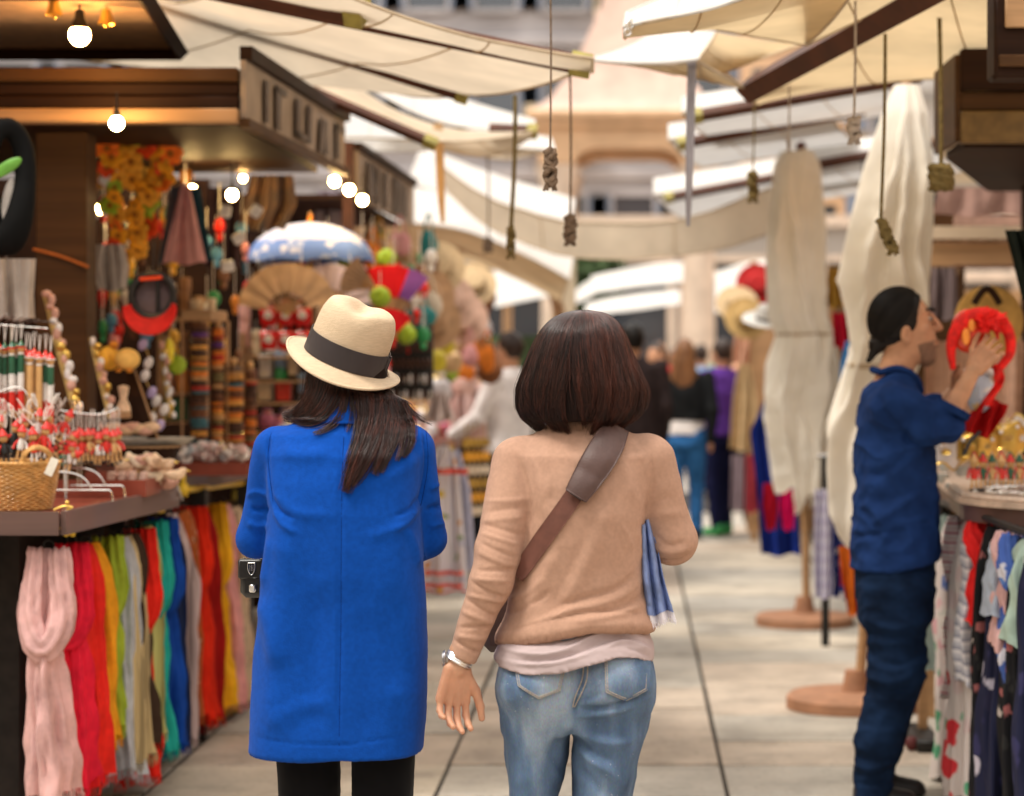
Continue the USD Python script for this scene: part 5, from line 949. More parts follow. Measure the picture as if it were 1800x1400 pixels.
string_white = C('white_string', (0.78, 0.72, 0.66)); wicker = mat('wicker', (0.56, 0.30, 0.09), rough=0.5, var=0.25, scale=40, coat=0.15)
gold = LOOK['gold']; gilt = mat('gilt', (0.60, 0.42, 0.16), rough=0.4, metal=0.6, var=0.3, scale=40); pearl = mat('pearl', (0.72, 0.68, 0.66), rough=0.2, coat=0.5)

# ---- wicker basket
bY = 7.36; bc = P(34, 893, bY); bc[2] = ZC + .002
bk = thing('basket', 'honey coloured wicker basket full of red hatted puppets on the counter corner', 'basket', bc)
zz_ = np.linspace(0.004, 0.135, 21); rad = lambda z: 0.092 + 0.026 * (z / 0.14) ** 0.8
for k, z in enumerate(zz_):
    a = np.linspace(0, 2 * np.pi, 133); p = np.stack([(rad(z) + 0.0032 * np.sin(a * 22 + (k % 2) * np.pi)) * np.cos(a), (rad(z) + 0.0032 * np.sin(a * 22 + (k % 2) * np.pi)) * np.sin(a), 0 * a + z], 1) + bc
    obj('weaver', tube(p, 0.0036, 5, False), wicker, bk)
for k in range(44):
    a = k * 2 * np.pi / 44 + np.pi / 44; obj('stake', tube([bc + [rad(z) * math.cos(a), rad(z) * math.sin(a), z] for z in (0.002, .05, .1, .143)], 0.0024, 4), wicker, bk, smooth=False)
a = np.linspace(0, 2 * np.pi, 90); obj('rim', join(*[tube(np.stack([(0.1195 + .004 * np.cos(a * 18 + q)) * np.cos(a), (0.1195 + .004 * np.cos(a * 18 + q)) * np.sin(a), 0.143 + .004 * np.sin(a * 18 + q)], 1) + bc, 0.0036, 5, False) for q in (0, 2.1, 4.2)]), wicker, bk)
obj('base', lathe([(0, 0.002), (.09, .002), (.09, .008), (0, .008)], 28, bc), wicker, bk)
hd = curve([bc + [.035, -.105, .145], bc + [.055, -.11, .185], bc + [.085, -.09, .19], bc + [.113, -.04, .145]], 40); tw = np.linspace(0, 40, 40); obj('handle', join(*[tube(hd + .005 * np.stack([np.cos(tw + q), np.sin(tw + q), np.sin(tw + q)], 1), .0045, 5) for q in (0, 2.1, 4.2)]), wicker, bk)
tg = single('price_tag', turn(box(P(88, 838, 7.22), P(103, 806, 7.224)), [0, 1, 0], 24, P(95, 810, 7.22)), paint('tag_paper', (0.74, 0.70, 0.60)), 'blank cream paper tag tied to the basket rim', 'tag')

def toy(label, at, s=1.0, hat=red_toy, torso=white_toy, legs=wood_toy, string=0.05, tilt=0, loops=1, group=None, name='puppet', seed=0):
    """Turned wooden figure: pointed hat, round head with nose, body, arms, legs and a string."""
    at = np.asarray(at, float); t = thing(name, label, 'toy', at, group); g = np.random.default_rng(seed)
    A = lambda m: turn(m, [0, 1, 0], tilt, at)
    h = lambda x, y, z: at + s * np.array([x, y, z])
    obj('head', A(join(ball(h(0, 0, .052), .0135 * s), tube([h(0, -.012, .052), h(.004, -.026, .052)], [.003 * s, .0022 * s], 6))), wood_toy, t)
    obj('hat', A(lathe([(0.0165, 0), (.016, .004), (.011, .010), (.0055, .022), (.0, .028)], 16, (0, 0, 0)).apply_scale(s).apply_translation(h(0, 0, .060))), hat, t)
    obj('torso', A(lathe([(0, .0), (.010, .002), (.0125, .012), (.009, .030), (.005, .040), (0, .041)], 14).apply_scale(s).apply_translation(h(0, 0, 0))), torso, t)
    for k in (-1, 1):
        obj('arm', A(tube([h(.010 * k, 0, .032), h(.020 * k, -.004, .018), h(.022 * k, -.008, .004)], [.0042 * s, .004 * s, .0046 * s], 6)), torso if k > 0 else red_toy, t)
        obj('leg', A(tube([h(.006 * k, 0, .002), h(.008 * k, -.003, -.018), h(.008 * k, -.002, -.034)], [.0045 * s, .004 * s, .0052 * s], 6)), legs, t)
        obj('shoe', A(ball(h(.008 * k, -.006, -.036), (.006 * s, .010 * s, .005 * s), 1)), black_toy, t)
    if string:
        P0 = h(0, 0, .086)
        for q in range(loops):
            w = g.normal(0, .006, 3); top = P0 + np.array([g.normal(0, .004) if loops == 1 else g.normal(0, .02), g.normal(0, .006), string])
            obj('string', join(tube(curve([P0, (P0 + top) / 2 + [.003, 0, 0] + w * (loops > 1), top], 10), .0012, 4), tube(curve([P0, (P0 + top) / 2 - [.003, 0, 0] - w * (loops > 1), top], 10), .0012, 4)), string_white, t, smooth=False)
    return t
for k, (px, py, tl) in enumerate([(10, 778, -8), (36, 770, 5), (60, 775, -4), (22, 760, 12), (48, 752, -10), (76, 765, 8), (2, 752, 0), (66, 742, 6), (88, 742, -5)]):
    toy(f'red hatted puppet standing in the wicker basket, {["front left","front centre","front right","second row left","second row centre","by the handle","at the left frame edge","rear centre","rear right"][k]}', P(px, py + 22, 7.36 + .02 * (k // 3)), 0.95, torso=(black_toy, white_toy, red_toy)[k % 3], legs=(black_toy, wood_toy, white_toy)[k % 3], string=.045, tilt=tl, loops=3, seed=k)
# row of hanging figures on a wire
wr = thing('wire_rack', 'steel wire rack with a row of hanging wooden figures', 'rack', P(165, 860, 7.9))
obj('bar', tube(curve([P(106, 722, 8.0), P(150, 728, 8.0), P(190, 726, 8.0), P(208, 717, 8.0)], 16), .0035, 6), steel, wr); obj('bar', tube([P(108, 716, 8.1), P(112, 732, 8.0), P(116, 880, 7.9)], .0035, 6), steel, wr); obj('upright', tube([P(112, 730, 8.02), P(114, 866, 8.0)], .003, 6), steel, wr)
for s in (0, 1): obj('hook', tube(curve([P(112 + 14 * s, 716, 8.05), P(114 + 14 * s, 705, 8.05), P(128 + 10 * s, 707, 8.04), P(130 + 10 * s, 726, 8.0)], 14), .0025, 5), steel, wr)
for k in range(13):
    px = 122 + 7.2 * k; toy(f'hanging wooden figure on the wire rack, {["leftmost","second","third","fourth","fifth","sixth","seventh","eighth","ninth","tenth","eleventh","twelfth","rightmost"][k]} along its bar', P(px, 797 + 4 * math.sin(k * 2), 8.0 - .03 * (k % 2)), 0.92, torso=(red_toy, white_toy, wood_toy)[k % 3], string=.062, tilt=4 * math.sin(k), seed=30 + k)
for k, (px, py) in enumerate([(98, 760), (112, 776), (104, 792), (120, 800), (92, 782), (82, 720), (40, 716), (108, 745)]):
    toy(f'loose red hatted figure heaped between basket and wire rack, {["uppermost","right","middle","lowest right","left","behind the pencils","under the flag pencils","beside the first hook"][k]}', P(px, py + 15, 7.72), 0.95, torso=(white_toy, red_toy, green_toy)[k % 3], string=.03, tilt=(-60, 40, 75, 15, -30, 10, -12, 25)[k], loops=4, seed=60 + k)
# pencils with puppet heads
pr_ = thing('wire_rack', 'steel wire rack with prongs for the hanging pencils', 'rack', P(40, 890, 7.7))
for k in range(7): obj('prong', tube([P(-10 + 14 * k, 574 - 1.5 * k, 7.78), P(8 + 14 * k + 4, 560 + 2.6 * k - 8, 7.66)], .002, 5), steel, pr_)
obj('bar', tube([P(-20, 570, 7.74), P(84, 578, 7.74)], .003, 6), steel, pr_); obj('bar', tube(curve([P(-20, 700, 7.6), P(44, 688, 7.6), P(50, 700, 7.6), P(56, 716, 7.62), P(96, 724, 7.7)], 20), .0032, 6), steel, pr_); obj('upright', tube([P(20, 572, 7.76), P(20, 880, 7.76)], .004, 6), steel, pr_)
for k, (px, flag, y0) in enumerate([(-4, 1, 0), (8, 1, 2), (21, 1, 0), (28, 1, 3), (37, 1, -2), (46, 0, 14), (53, 0, 16), (60, 0, 12), (69, 0, 18), (80, 1, 16), (89, 1, 20)]):
    c = P(px, 626 + y0, 7.68 + .02 * (k % 2)); u = 7.68 / F; L = 95 * u
    t = thing('pencil', ('green white red' if flag else 'plain honey') + f' toy pencil with puppet head, {["first","second","third","fourth","fifth","sixth","seventh","eighth","ninth","tenth","eleventh"][k]} on the prong rack', 'pencil', c)
    R_ = .0098; cyl = lambda a, b, m, nm: obj(nm, tube([c + [0, 0, -a], c + [0, 0, -b]], R_, 10), m, t)
    if flag: cyl(0, L * .33, green_toy, 'barrel'); cyl(L * .33, L * .66, white_toy, 'barrel'); cyl(L * .66, L, red_toy, 'barrel')
    else: cyl(0, L, wood_toy, 'barrel')
    obj('point', lathe([(R_, 0), (.003, -.022), (0, -.026)], 10, c + [0, 0, -L]), wood_toy if flag else mat('dark_tip', (0.22, 0.06, 0.02)), t)
    obj('collar', ball(c + [0, 0, .004], (.011, .011, .005), 1), white_toy, t); obj('head', join(ball(c + [0, 0, .018], .0115), tube([c + [0, -.010, .018], c + [0, -.02, .018]], .0022, 5)), wood_toy, t)
    obj('hat', lathe([(.0135, 0), (.014, .004), (.007, .012), (.0, .026)], 14, c + [0, 0, .025]), green_toy if k in (1, 2, 3, 4) else red_toy, t); obj('hat_brim', lathe([(.0, 0), (.016, 0), (.016, .004), (0, .004)], 14, c + [0, 0, .023]), red_toy if k in (1, 2, 4) else white_toy, t)
    obj('string', join(*[tube([c + [0, 0, .048], c + [s * .004 + .002, 0, .10]], .0012, 4) for s in (-1, 1)]), string_white, t, smooth=False)
# arched wire stands
for k, (x, y) in enumerate([(0, 0), (24, -8)]):
    t = thing('wire_stand', ['bent steel wire stand in front on the red brown counter top', 'bent steel wire stand behind the first one on the counter'][k], 'stand', P(150 + x, 878 + y, 7.6)); Yq = 7.55 + .2 * k
    obj('arch', tube(curve([P(100 + x, 830 + y, Yq), P(125 + x, 832 + y, Yq), P(148 + x, 842 + y, Yq), P(161 + x, 861 + y, Yq)], 20), .0035, 6), steel, t)
    obj('foot', tube([P(100 + x, 862 + y, Yq), P(192 + x * .9, 862 + y, Yq), P(196 + x * .9, 866 + y, Yq), P(198 + x * .9, 880 + y * .9, Yq - .05)], .0035, 6), steel, t)
    for q in (0, 6): obj('stem', tube([P(112 + x + q, 800 + y, Yq), P(113 + x + q, 866 + y, Yq)], .002, 5), steel, t)
t = thing('brass_latch', 'small brass latch with knob on the counter edge', 'latch', P(115, 893, 7.25)); obj('plate', tube(curve([P(95, 897, 7.2), P(106, 892, 7.2), P(118, 890, 7.2), P(128, 893, 7.2)], 12), .004, 6), gold, t); obj('knob', join(ball(P(118, 884, 7.2), .007), tube([P(118, 892, 7.2), P(118, 884, 7.2)], .003, 6)), gold, t)
t = thing('tray', 'red brown wooden tray behind the wire stands', 'tray', P(200, 868, 8.1)); tx0, tx1 = PX(96, 8.1), PX(262, 8.1)
obj('floor', box([tx0, 8.0, ZC + .002], [tx1, 8.55, ZC + .012]), red_wood, t)
for a, b in (([tx0, 7.99, ZC + .002], [tx1, 8.0, ZC + .058]), ([tx0, 8.55, ZC + .002], [tx1, 8.56, ZC + .058]), ([tx1, 7.99, ZC + .002], [tx1 + .012, 8.56, ZC + .058])): obj('side', box(a, b), red_wood, t)
for k in range(4): single('soap_box', box(P(188 + 19 * k, 846, 8.04 + .02), P(204 + 19 * k, 829, 8.10), .003), paint('pale_rose', (0.62, 0.42, 0.34), var=0.15), f'small pale rose box in the red brown tray, {["leftmost","second","third","rightmost"][k]}', 'box')
carved = [mat('pale_carving', (0.66, 0.46, 0.30), rough=0.5, var=0.2, scale=40), mat('rose_carving', (0.60, 0.34, 0.26), rough=0.5, var=0.2, scale=40), mat('cream_carving', (0.72, 0.58, 0.42), rough=0.5, var=0.2, scale=40)]
def carving(name, label, at, s, mt, group, kind):
    """Small carved bird or shell: a body, a head, a tail."""
    t = thing(name, label, kind, at, group); at = np.asarray(at)
    def fn(x, y, z): return smin(smin(ell(x, y, z, at + [0, 0, .012 * s], (.02 * s, .013 * s, .012 * s)), ell(x, y, z, at + [.017 * s, 0, .022 * s], (.009 * s, .008 * s, .008 * s)), .006 * s), cap(x, y, z, at + [-.012 * s, 0, .012 * s], at + [-.032 * s, 0, .02 * s], .007 * s, .004 * s), .006 * s)
    obj('body', field(fn, at + np.array([-.045, -.025, -.01]) * s, at + np.array([.035, .025, .045]) * s, .0042 * s, 2), mt, t); obj('beak', tube([at + [.024 * s, 0, .022 * s], at + [.033 * s, 0, .02 * s]], [.003 * s, .001 * s], 6), gold, t); return t
R = np.random.default_rng(40)
protos = [carving('carved_bird', 'small pale carved bird in the heap at the counter corner', P(250, 842, 8.35), 1.5, m, 'carved birds heaped at the counter corner', 'ornament') for m in carved]
for k in range(46):
    v = R.random() ; px = 212 + 100 * v; top = np.interp(px, [205, 240, 280, 318], [828, 806, 812, 842]); py = R.uniform(top, np.interp(px, [205, 318], [838, 862])); dup(protos[k % 3], P(px, py + 6, 8.12 + .5 * R.random()), R.uniform(0, 360), None, None)
t = thing('pen_holder', 'pair of thin steel rods leaning at the counter corner', 'rod', P(310, 872, 8.5)); obj('rod', tube([P(296, 842, 8.48), P(312, 880, 8.46)], .004, 6), steel, t); obj('rod', tube([P(306, 840, 8.48), P(321, 880, 8.46)], .004, 6), steel, t)
# leaning gilt sticks and garlands of stones
def gilt_stick(label, p, q, w, beads, seed):
    p, q = np.array(p), np.array(q); t = thing('gilt_stick', label, 'ornament', q); g = np.random.default_rng(seed)
    obj('stick', tube([p, (p + q) / 2, q], [w * .6, w, w], 6), gilt, t)
    for k in range(beads):
        f = (k + .5) / beads; obj('bead', ball(p + (q - p) * f + [w * 1.2 * (1 if k % 2 else .4), -w, g.normal(0, w * .3)], (w * g.uniform(.6, 1.1), w * .7, w * g.uniform(.7, 1.3)), 1), (gold, pearl, carved[1])[int(g.integers(3))], t)
gilt_stick('tall gilt stick crusted with beads leaning beside the kiosk post', P(78, 512, 8.3), P(134, 720, 8.2), .017, 18, 1); gilt_stick('shorter gilt stick behind the yellow chick', P(160, 595, 8.7), P(196, 735, 8.6), .015, 12, 2)
gilt_stick('gilt chain hanging over the stones right of the chick', P(282, 600, 9.2), P(300, 735, 9.1), .014, 12, 4)
t = thing('leaning_board', 'grey brown board leaning under the yellow chick', 'board', P(270, 775, 8.9)); v0, v1 = P(228, 650, 9.0), P(272, 780, 8.8); obj('board', tube([v0, (v0 + v1) / 2, v1], .022, 4), wood_dark, t); obj('end_strip', tube([v0 + [.022, -.02, 0], v1 + [.022, -.02, 0]], .004, 4), wood_tan, t)
t = thing('necklace', 'string of white and lilac oval stones hanging right of the chick', 'necklace', P(275, 740, 9.0)); pts = [P(x, y, 9.0) for x, y in ((252, 606), (262, 638), (256, 660), (268, 690), (276, 705), (268, 735), (282, 748), (290, 720))]; obj('cord', tube(curve(pts, 30), .003, 5), gilt, t)
for k, p in enumerate(pts): obj('stone', turn(ball(p + [0, -.012, 0], (.017, .012, .024), 2), [0, 1, 0], 25, p), pearl if k % 3 else mat('lilac_stone', (0.45, 0.36, 0.62), rough=0.2, coat=.5), t)
yel = paint('chick_yellow', (0.80, 0.42, 0.04), rough=0.6); yel2 = paint('chick_pale', (0.82, 0.50, 0.13), rough=0.6)
t = thing('toy_chick', 'yellow felt toy chick with pale round belly', 'toy', P(210, 652, 8.8)); obj('body', ball(P(192, 630, 8.85), (.040, .035, .045), 3), yel, t); obj('wing', ball(P(184, 630, 8.79), (.014, .01, .032), 2), yel, t); obj('belly', ball(P(224, 632, 8.8), (.046, .038, .040), 3), yel2, t); obj('tuft', join(*[ball(P(196 + 4 * k, 606, 8.83), (.008, .008, .014), 1) for k in range(3)]), mat('tuft_orange', (0.6, 0.22, 0.02)), t); obj('feet', join(ball(P(208, 652, 8.78), (.012, .014, .006), 1), ball(P(228, 653, 8.78), (.012, .014, .006), 1)), mat('tuft_orange', (0.6, 0.22, 0.02)), t)
lime = paint('lime', (0.32, 0.46, 0.03)); lemon = paint('lemon', (0.80, 0.66, 0.05))
for lab, pc, r, m in (('lemon yellow glass pendant above the green leaf', P(298, 618, 9.2), (.018, .012, .05), lemon), ('green leaf shaped pendant below the lemon one', P(312, 642, 9.25), (.034, .01, .036), lime)):
    t = thing('pendant', lab, 'pendant', pc); obj('drop', ball(pc, r, 3), m, t); obj('hook', tube([pc + [0, 0, r[2]], pc + [0, 0, r[2] + .03]], .003, 5), gold, t)
t = thing('statuette', 'pale waisted wooden statuette beside the wire rack', 'ornament', P(217, 724, 8.6)); obj('figure', lathe([(0, 0), (.026, .0), (.024, .02), (.012, .045), (.018, .075), (.02, .09), (0, .095)], 18, P(217, 724, 8.6)), carved[0], t); obj('plinth', box(P(203, 736, 8.58), P(231, 724, 8.64), .003), wood_tan, t)
for k in range(7):
    c = P(200 + 11 * k, 756 + 3 * (k % 3), 8.75); t = thing('carved_fish', f'plump carved fish laid on the pale platter, {["first","second","third","fourth","fifth","sixth","last"][k]} from the left', 'ornament', c); obj('body', ball(c + [0, 0, .01], (.034, .02, .018), 2), carved[1 if k % 2 else 0], t); obj('tail', trimesh.convex.convex_hull(np.array([c + [-.03, 0, .01], c + [-.05, .006, .028], c + [-.05, -.006, .028], c + [-.05, .006, -.004], c + [-.05, -.006, -.004]])), carved[1], t)
t = thing('platter', 'pale oval platter edge under the carved fish', 'platter', P(245, 785, 8.7)); obj('dish', lathe([(0, 0), (.16, 0), (.20, .03), (.205, .034), (.16, .012), (0, .01)], 40).apply_scale([1, .6, 1]).apply_translation(P(245, 786, 8.78)), mat('grey_glaze', (0.45, 0.42, 0.36), rough=0.3), t); obj('foot', lathe([(.07, 0), (.08, 0), (.075, .03), (.07, .03)], 24, P(245, 800, 8.78)), wood_dark, t)
t = thing('bowl', 'dark wooden bowl between the platter and the shells', 'bowl', P(262, 822, 8.7)); obj('bowl', lathe([(0, 0), (.08, 0), (.11, .06), (.118, .075), (.11, .075), (.075, .012), (0, .01)], 36, P(262, 822, 8.75)), wood_dark, t); obj('rim', ring(P(262, 822, 8.75) + [0, 0, .076], .115, .004), wood_tan, t)

# ---- bracelets stacked on posts
cols = {'orange': (0.72, 0.20, 0.02), 'brown': (0.16, 0.055, 0.02), 'tan': (0.52, 0.28, 0.11), 'dark brown': (0.06, 0.022, 0.01), 'red': (0.45, 0.03, 0.015), 'amber': (0.70, 0.33, 0.06), 'purple': (0.12, 0.03, 0.22), 'teal': (0.05, 0.16, 0.20), 'olive': (0.18, 0.14, 0.05)}
bm = {k: mat('bracelet_' + k.replace(' ', '_'), v, rough=0.45, var=0.3, scale=60, coat=0.2) for k, v in cols.items()}
R = np.random.default_rng(12); ck = list(cols)
for c_i, (px, ya, yb, Y, w) in enumerate([(350, 568, 778, 9.9, 32), (383, 575, 778, 10.1, 22), (411, 644, 790, 10.2, 34), (440, 650, 800, 10.4, 22)]):
    wh = ['tallest', 'second tallest', 'third', 'rightmost'][c_i]
    t = thing('bracelet_post', f'wooden display post threaded with bracelets, {wh} of the four', 'display', P(px, yb, Y)); z0, z1 = PZ(yb, Y), PZ(ya, Y); x = PX(px, Y); r0 = w / 2 * Y / F
    obj('pole', tube([[x, Y, z0], [x, Y, z1 + .01]], .012, 8), wood_tan, t); obj('foot', lathe([(0, -.02), (r0 * 1.3, -.02), (r0 * 1.3, -.004), (0, -.002)], 24, (x, Y, z0)), wood_dark, t); obj('knob', ball([x, Y, z1 + .02], .016), wood_toy, t)
    z = z0; k = 0
    while z < z1 - .01:
        h = R.uniform(.008, .022); cn = ck[int(R.choice(9, p=[.13, .24, .08, .28, .1, .07, .02, .03, .05]))]; rr = r0 * R.uniform(.9, 1.04)
        obj('bracelet', lathe([(rr - .006, 0), (rr, h * .2), (rr + .001, h * .5), (rr, h * .8), (rr - .006, h), (rr - .012, h * .5), (rr - .006, 0)], 20, (x + R.normal(0, .002), Y, z)), bm[cn], t); z += h + .001; k += 1
t = thing('frame_shelf', 'pale wooden frame shelf above the tallest bracelet posts', 'shelf', P(340, 570, 9.9)); obj('board', box(P(318, 564, 9.8), P(400, 548, 10.2), .004), wood_tan, t); obj('side', box(P(398, 780, 10.15), P(404, 565, 10.2)), wood_tan, t); obj('side', box(P(318, 780, 10.15), P(322, 565, 10.2)), wood_tan, t)
shell = [mat('rosy_shell', (0.66, 0.46, 0.42), rough=0.3, coat=.3, var=.2, scale=50), mat('white_shell', (0.74, 0.68, 0.64), rough=0.3, coat=.3), mat('grey_shell', (0.42, 0.44, 0.46), rough=0.35)]
def shell_thing(label, at, mt, group):
    t = thing('seashell', label, 'shell', at, group); a = np.linspace(0, 9.4, 34); r = .004 + .0022 * a; p = np.stack([r * .7 * np.cos(a), r * .7 * np.sin(a), .052 - .0055 * a], 1) + at; obj('spiral', turn(tube(p, r * .62, 7), [1, .3, 0], 70, at), mt, t); obj('lip', turn(ball(p[-1], (.014, .008, .018), 1), [0, 1, 0], 30, at), shell[1], t); return t
pro = [shell_thing('sea shell in the heap before the bracelet posts', P(350 + 20 * k, 806, 9.6), m, 'sea shells heaped in the brown tray') for k, m in enumerate(shell)]
for k in range(44): px = R.uniform(318, 428); dup(pro[k % 3], P(px, R.uniform(786 + abs(px - 360) * .12, 812), 9.5 + .3 * R.random()), R.uniform(0, 360))
t = thing('tray', 'reddish brown tray edge under the heap of shells', 'tray', P(370, 830, 9.45)); obj('floor', box([PX(318, 9.5), 9.42, ZC + .002], [PX(432, 9.5), 9.95, ZC + .012]), red_wood, t); obj('side', box([PX(318, 9.42), 9.41, ZC + .002], [PX(436, 9.42), 9.42, ZC + .05]), red_wood, t); obj('side', box([PX(318, 9.9), 9.95, ZC + .002], [PX(436, 9.9), 9.96, ZC + .05]), red_wood, t)
t = thing('lemon_wedge', 'pale yellow soap wedge on the shells', 'soap', P(395, 800, 9.6)); obj('wedge', prism([(PX(382, 9.6), PZ(800, 9.6)), (PX(402, 9.6), PZ(800, 9.6)), (PX(389, 9.6), PZ(774, 9.6))], 9.58, 9.62), paint('soap_yellow', (0.75, 0.58, 0.25)), t)

# ---- things hanging under the left kiosk
def flower(t, c, r, m, seed=0):
    g = np.random.default_rng(seed); ax = np.array([g.normal(0, .4), -1, g.normal(0, .4)]); ax /= np.linalg.norm(ax); M = trimesh.geometry.align_vectors([0, 0, 1], ax)[:3, :3]
    pet = [ball([r * .62 * math.cos(q), r * .62 * math.sin(q), .15 * r], (r * .42, r * .42, r * .16), 1) for q in np.linspace(0, 6.28, 7)[:6]]; f = join(*pet); f = trimesh.Trimesh(np.array(f.vertices) @ M.T + c, f.faces, process=False); p = obj('flower', f, m, t); obj('centre', ball(c + ax * r * .2, r * .25, 1), mat('flower_eye', (0.35, 0.12, 0.01)), p)
fl = [paint('flower_orange', (0.85, 0.17, 0.01), rough=.7), paint('flower_yellow', (0.85, 0.36, 0.015), rough=.7), paint('flower_red', (0.75, 0.07, 0.01), rough=.7), paint('flower_amber', (0.75, 0.34, 0.03), rough=.7)]
R = np.random.default_rng(8)
for k, (lab, pts, n, r) in enumerate([('orange paper flower garland, left strand', [(206, 262), (196, 320), (205, 380), (212, 450)], 12, .044), ('yellow and red paper flower garland, middle strand', [(238, 240), (232, 310), (242, 370), (240, 440)], 14, .048), ('amber paper flower garland with large blooms, right strand', [(262, 255), (285, 270), (290, 300), (268, 340), (256, 400)], 13, .052)]):
    t = thing('garland', lab, 'garland', P(pts[-1][0], pts[-1][1], 9.5)); q = curve([P(a, b, 9.45 + .05 * k) for a, b in pts], n); obj('cord', tube(q, .004, 5), green_leaf, t)
    for i, c in enumerate(q): flower(t, c + [R.normal(0, .02), -.02, 0], r * R.uniform(.7, 1.15), fl[(i * (k + 1) + k) % 4] if R.random() < .8 else lime, i + 20 * k)
def drape(label, name, cat, outline, Y, mt, fold=.02, n=7, trim=None):
    """A cloth hung from its top edge; outline rows: (py, left px, right px)."""
    o = np.array(outline, float); t = thing(name, label, cat, P((o[-1][1] + o[-1][2]) / 2, o[-1][0], Y))
    def fn(u, v):
        py = np.interp(v, np.linspace(0, 1, len(o)), o[:, 0]); l = np.interp(v, np.linspace(0, 1, len(o)), o[:, 1]); r = np.interp(v, np.linspace(0, 1, len(o)), o[:, 2]); px = l + (r - l) * u
        y = Y + fold * np.sin(u * n * 3.1 + 1.3 * v + n) * (.4 + .6 * v) + fold * .4 * np.sin(u * n * 6.7); return np.stack([(px - CX) * y / F, y, EYE - (py + 3 * np.sin(u * 9 + n) * v - CY) * y / F], -1)
    obj('cloth', sheet(fn, 44, 26, .003), mt, t); e = fn(np.linspace(0, 1, 44), np.ones(44)); obj('hem', tube(e, .005, 5), trim or mt, t); return t
pinkc = C('rose_pink', (0.66, 0.34, 0.33)); slate = C('slate', (0.12, 0.14, 0.18))
drape('pink pointed cloth hanging under the pale bulb', 'hanging_cloth', 'cloth', [(325, 318, 332), (400, 300, 348), (462, 286, 362)], 10.0, pinkc, .02, 3); drape('slate blue cloth beside the pink pointed one', 'hanging_cloth', 'cloth', [(330, 300, 322), (460, 278, 300)], 10.15, slate); drape('dark teal cloth right of the pink pointed one', 'hanging_cloth', 'cloth', [(330, 332, 352), (455, 348, 372)], 10.15, C('dark_teal', (0.03, 0.09, 0.13)))
drape('white gauze bag hung left of the black cap', 'gauze_bag', 'bag', [(430, 168, 216), (470, 160, 226), (508, 172, 222)], 9.3, C('white_gauze', (0.55, 0.50, 0.48), trans=.3), .03, 3); drape('tan cloth hanging behind the garlands', 'hanging_cloth', 'cloth', [(210, 158, 260), (330, 156, 290)], 10.6, C('amber_cloth', (0.50, 0.28, 0.06)), .02, 5)
drape('brown and grey dress hanging right of the bulbs', 'hanging_dress', 'dress', [(308, 440, 515), (360, 428, 522), (402, 420, 500)], 10.7, C('brown_dress', (0.34, 0.19, 0.11), col2=(0.10, .09, .09), scale=8), .04, 4); drape('dark plum cloth left of the brown dress', 'hanging_cloth', 'cloth', [(330, 365, 425), (470, 360, 420)], 10.8, C('plum', (0.05, 0.03, 0.04)), .03, 4)
drape('lilac grey lace shawl behind the blue parasol', 'shawl', 'shawl', [(335, 560, 610), (400, 552, 622)], 12.6, C('lilac_lace', (0.42, 0.36, 0.42)), .03, 4); drape('white net curtain below the black ring bag at the left edge', 'net_curtain', 'curtain', [(455, -20, 62), (520, -10, 58), (560, -5, 60)], 8.2, C('white_net', (0.62, 0.56, 0.50), trans=.3), .03, 3)
for k, (pts, lab) in enumerate([(((158, 300), (186, 316), (186, 370), (160, 380)), 'white paper star card left of the garlands'), (((396, 372), (450, 372), (420, 420), (400, 470)), 'white crumpled paper lantern left of the parasol')]):
    t = thing('paper_ornament', lab, 'ornament', P(pts[2][0], pts[2][1], 10.2)); 
    for i, (a, b) in enumerate(pts): obj('paper_fold', turn(box(P(a - 11, b + 11, 10.2), P(a + 11, b - 11, 10.23), .008), [0, 1, 0.2], 25 * i + 10, P(a, b, 10.2)), paint('white_paper', (0.80, 0.79, 0.78), rough=.8), t)
t = thing('black_bag', 'black ring shaped bag hanging at the left frame edge', 'bag', P(20, 465, 7.9)); c = P(16, 335, 7.9); qa = np.linspace(0, 2 * np.pi, 49); obj('ring_body', tube(np.stack([c[0] - .01 + .062 * np.cos(qa), c[1] + .03 * np.sin(qa * 2), c[2] + .02 + .185 * np.sin(qa)], 1), .034 + .018 * np.clip(-np.sin(qa), 0, 1), 14, False), C('black_felt', (.007, .007, .007)), t); obj('lining', turn(ball(c + [0, .02, -.09], (.03, .02, .13), 2), [0, 1, 0], 4, c), C('pale_lining', (0.6, 0.55, 0.5)), t); obj('leaf', turn(ball(P(12, 295, 7.72), (.055, .008, .02), 2), [0, 1, 0], -32, P(12, 295, 7.72)), paint('leaf_green', (0.12, 0.32, 0.04)), t)
t = thing('cap', 'black cap with red brim and red tab hanging open towards the lane', 'cap', P(268, 585, 8.9)); c = P(268, 520, 8.9); obj('crown', turn(lathe([(.088, 0), (.086, .03), (.07, .07), (.04, .09), (0, .095)], 30), [1, 0, 0], -90).apply_transform(trimesh.transformations.rotation_matrix(.15, [0, 0, 1])).apply_translation(c), black_toy, t); obj('sweatband', ring(c, .080, .014, (.1, -1, .05), 36, 8, (1.0, .95)), black_leather, t)
obj('mesh_lining', ball(c + [0, .045, -.005], (.072, .004, .070), 2), C('mauve_mesh', (0.22, 0.16, 0.17)), t); obj('strap', box(c + [.012, -.004, -.075], c + [.024, .02, .06]), black_leather, t); obj('tab', turn(box(c + [-.040, -.022, .056], c + [.045, -.014, .07], .004), [0, 1, 0], -5, c), paint('tab_red', (0.85, 0.08, 0.02)), t)
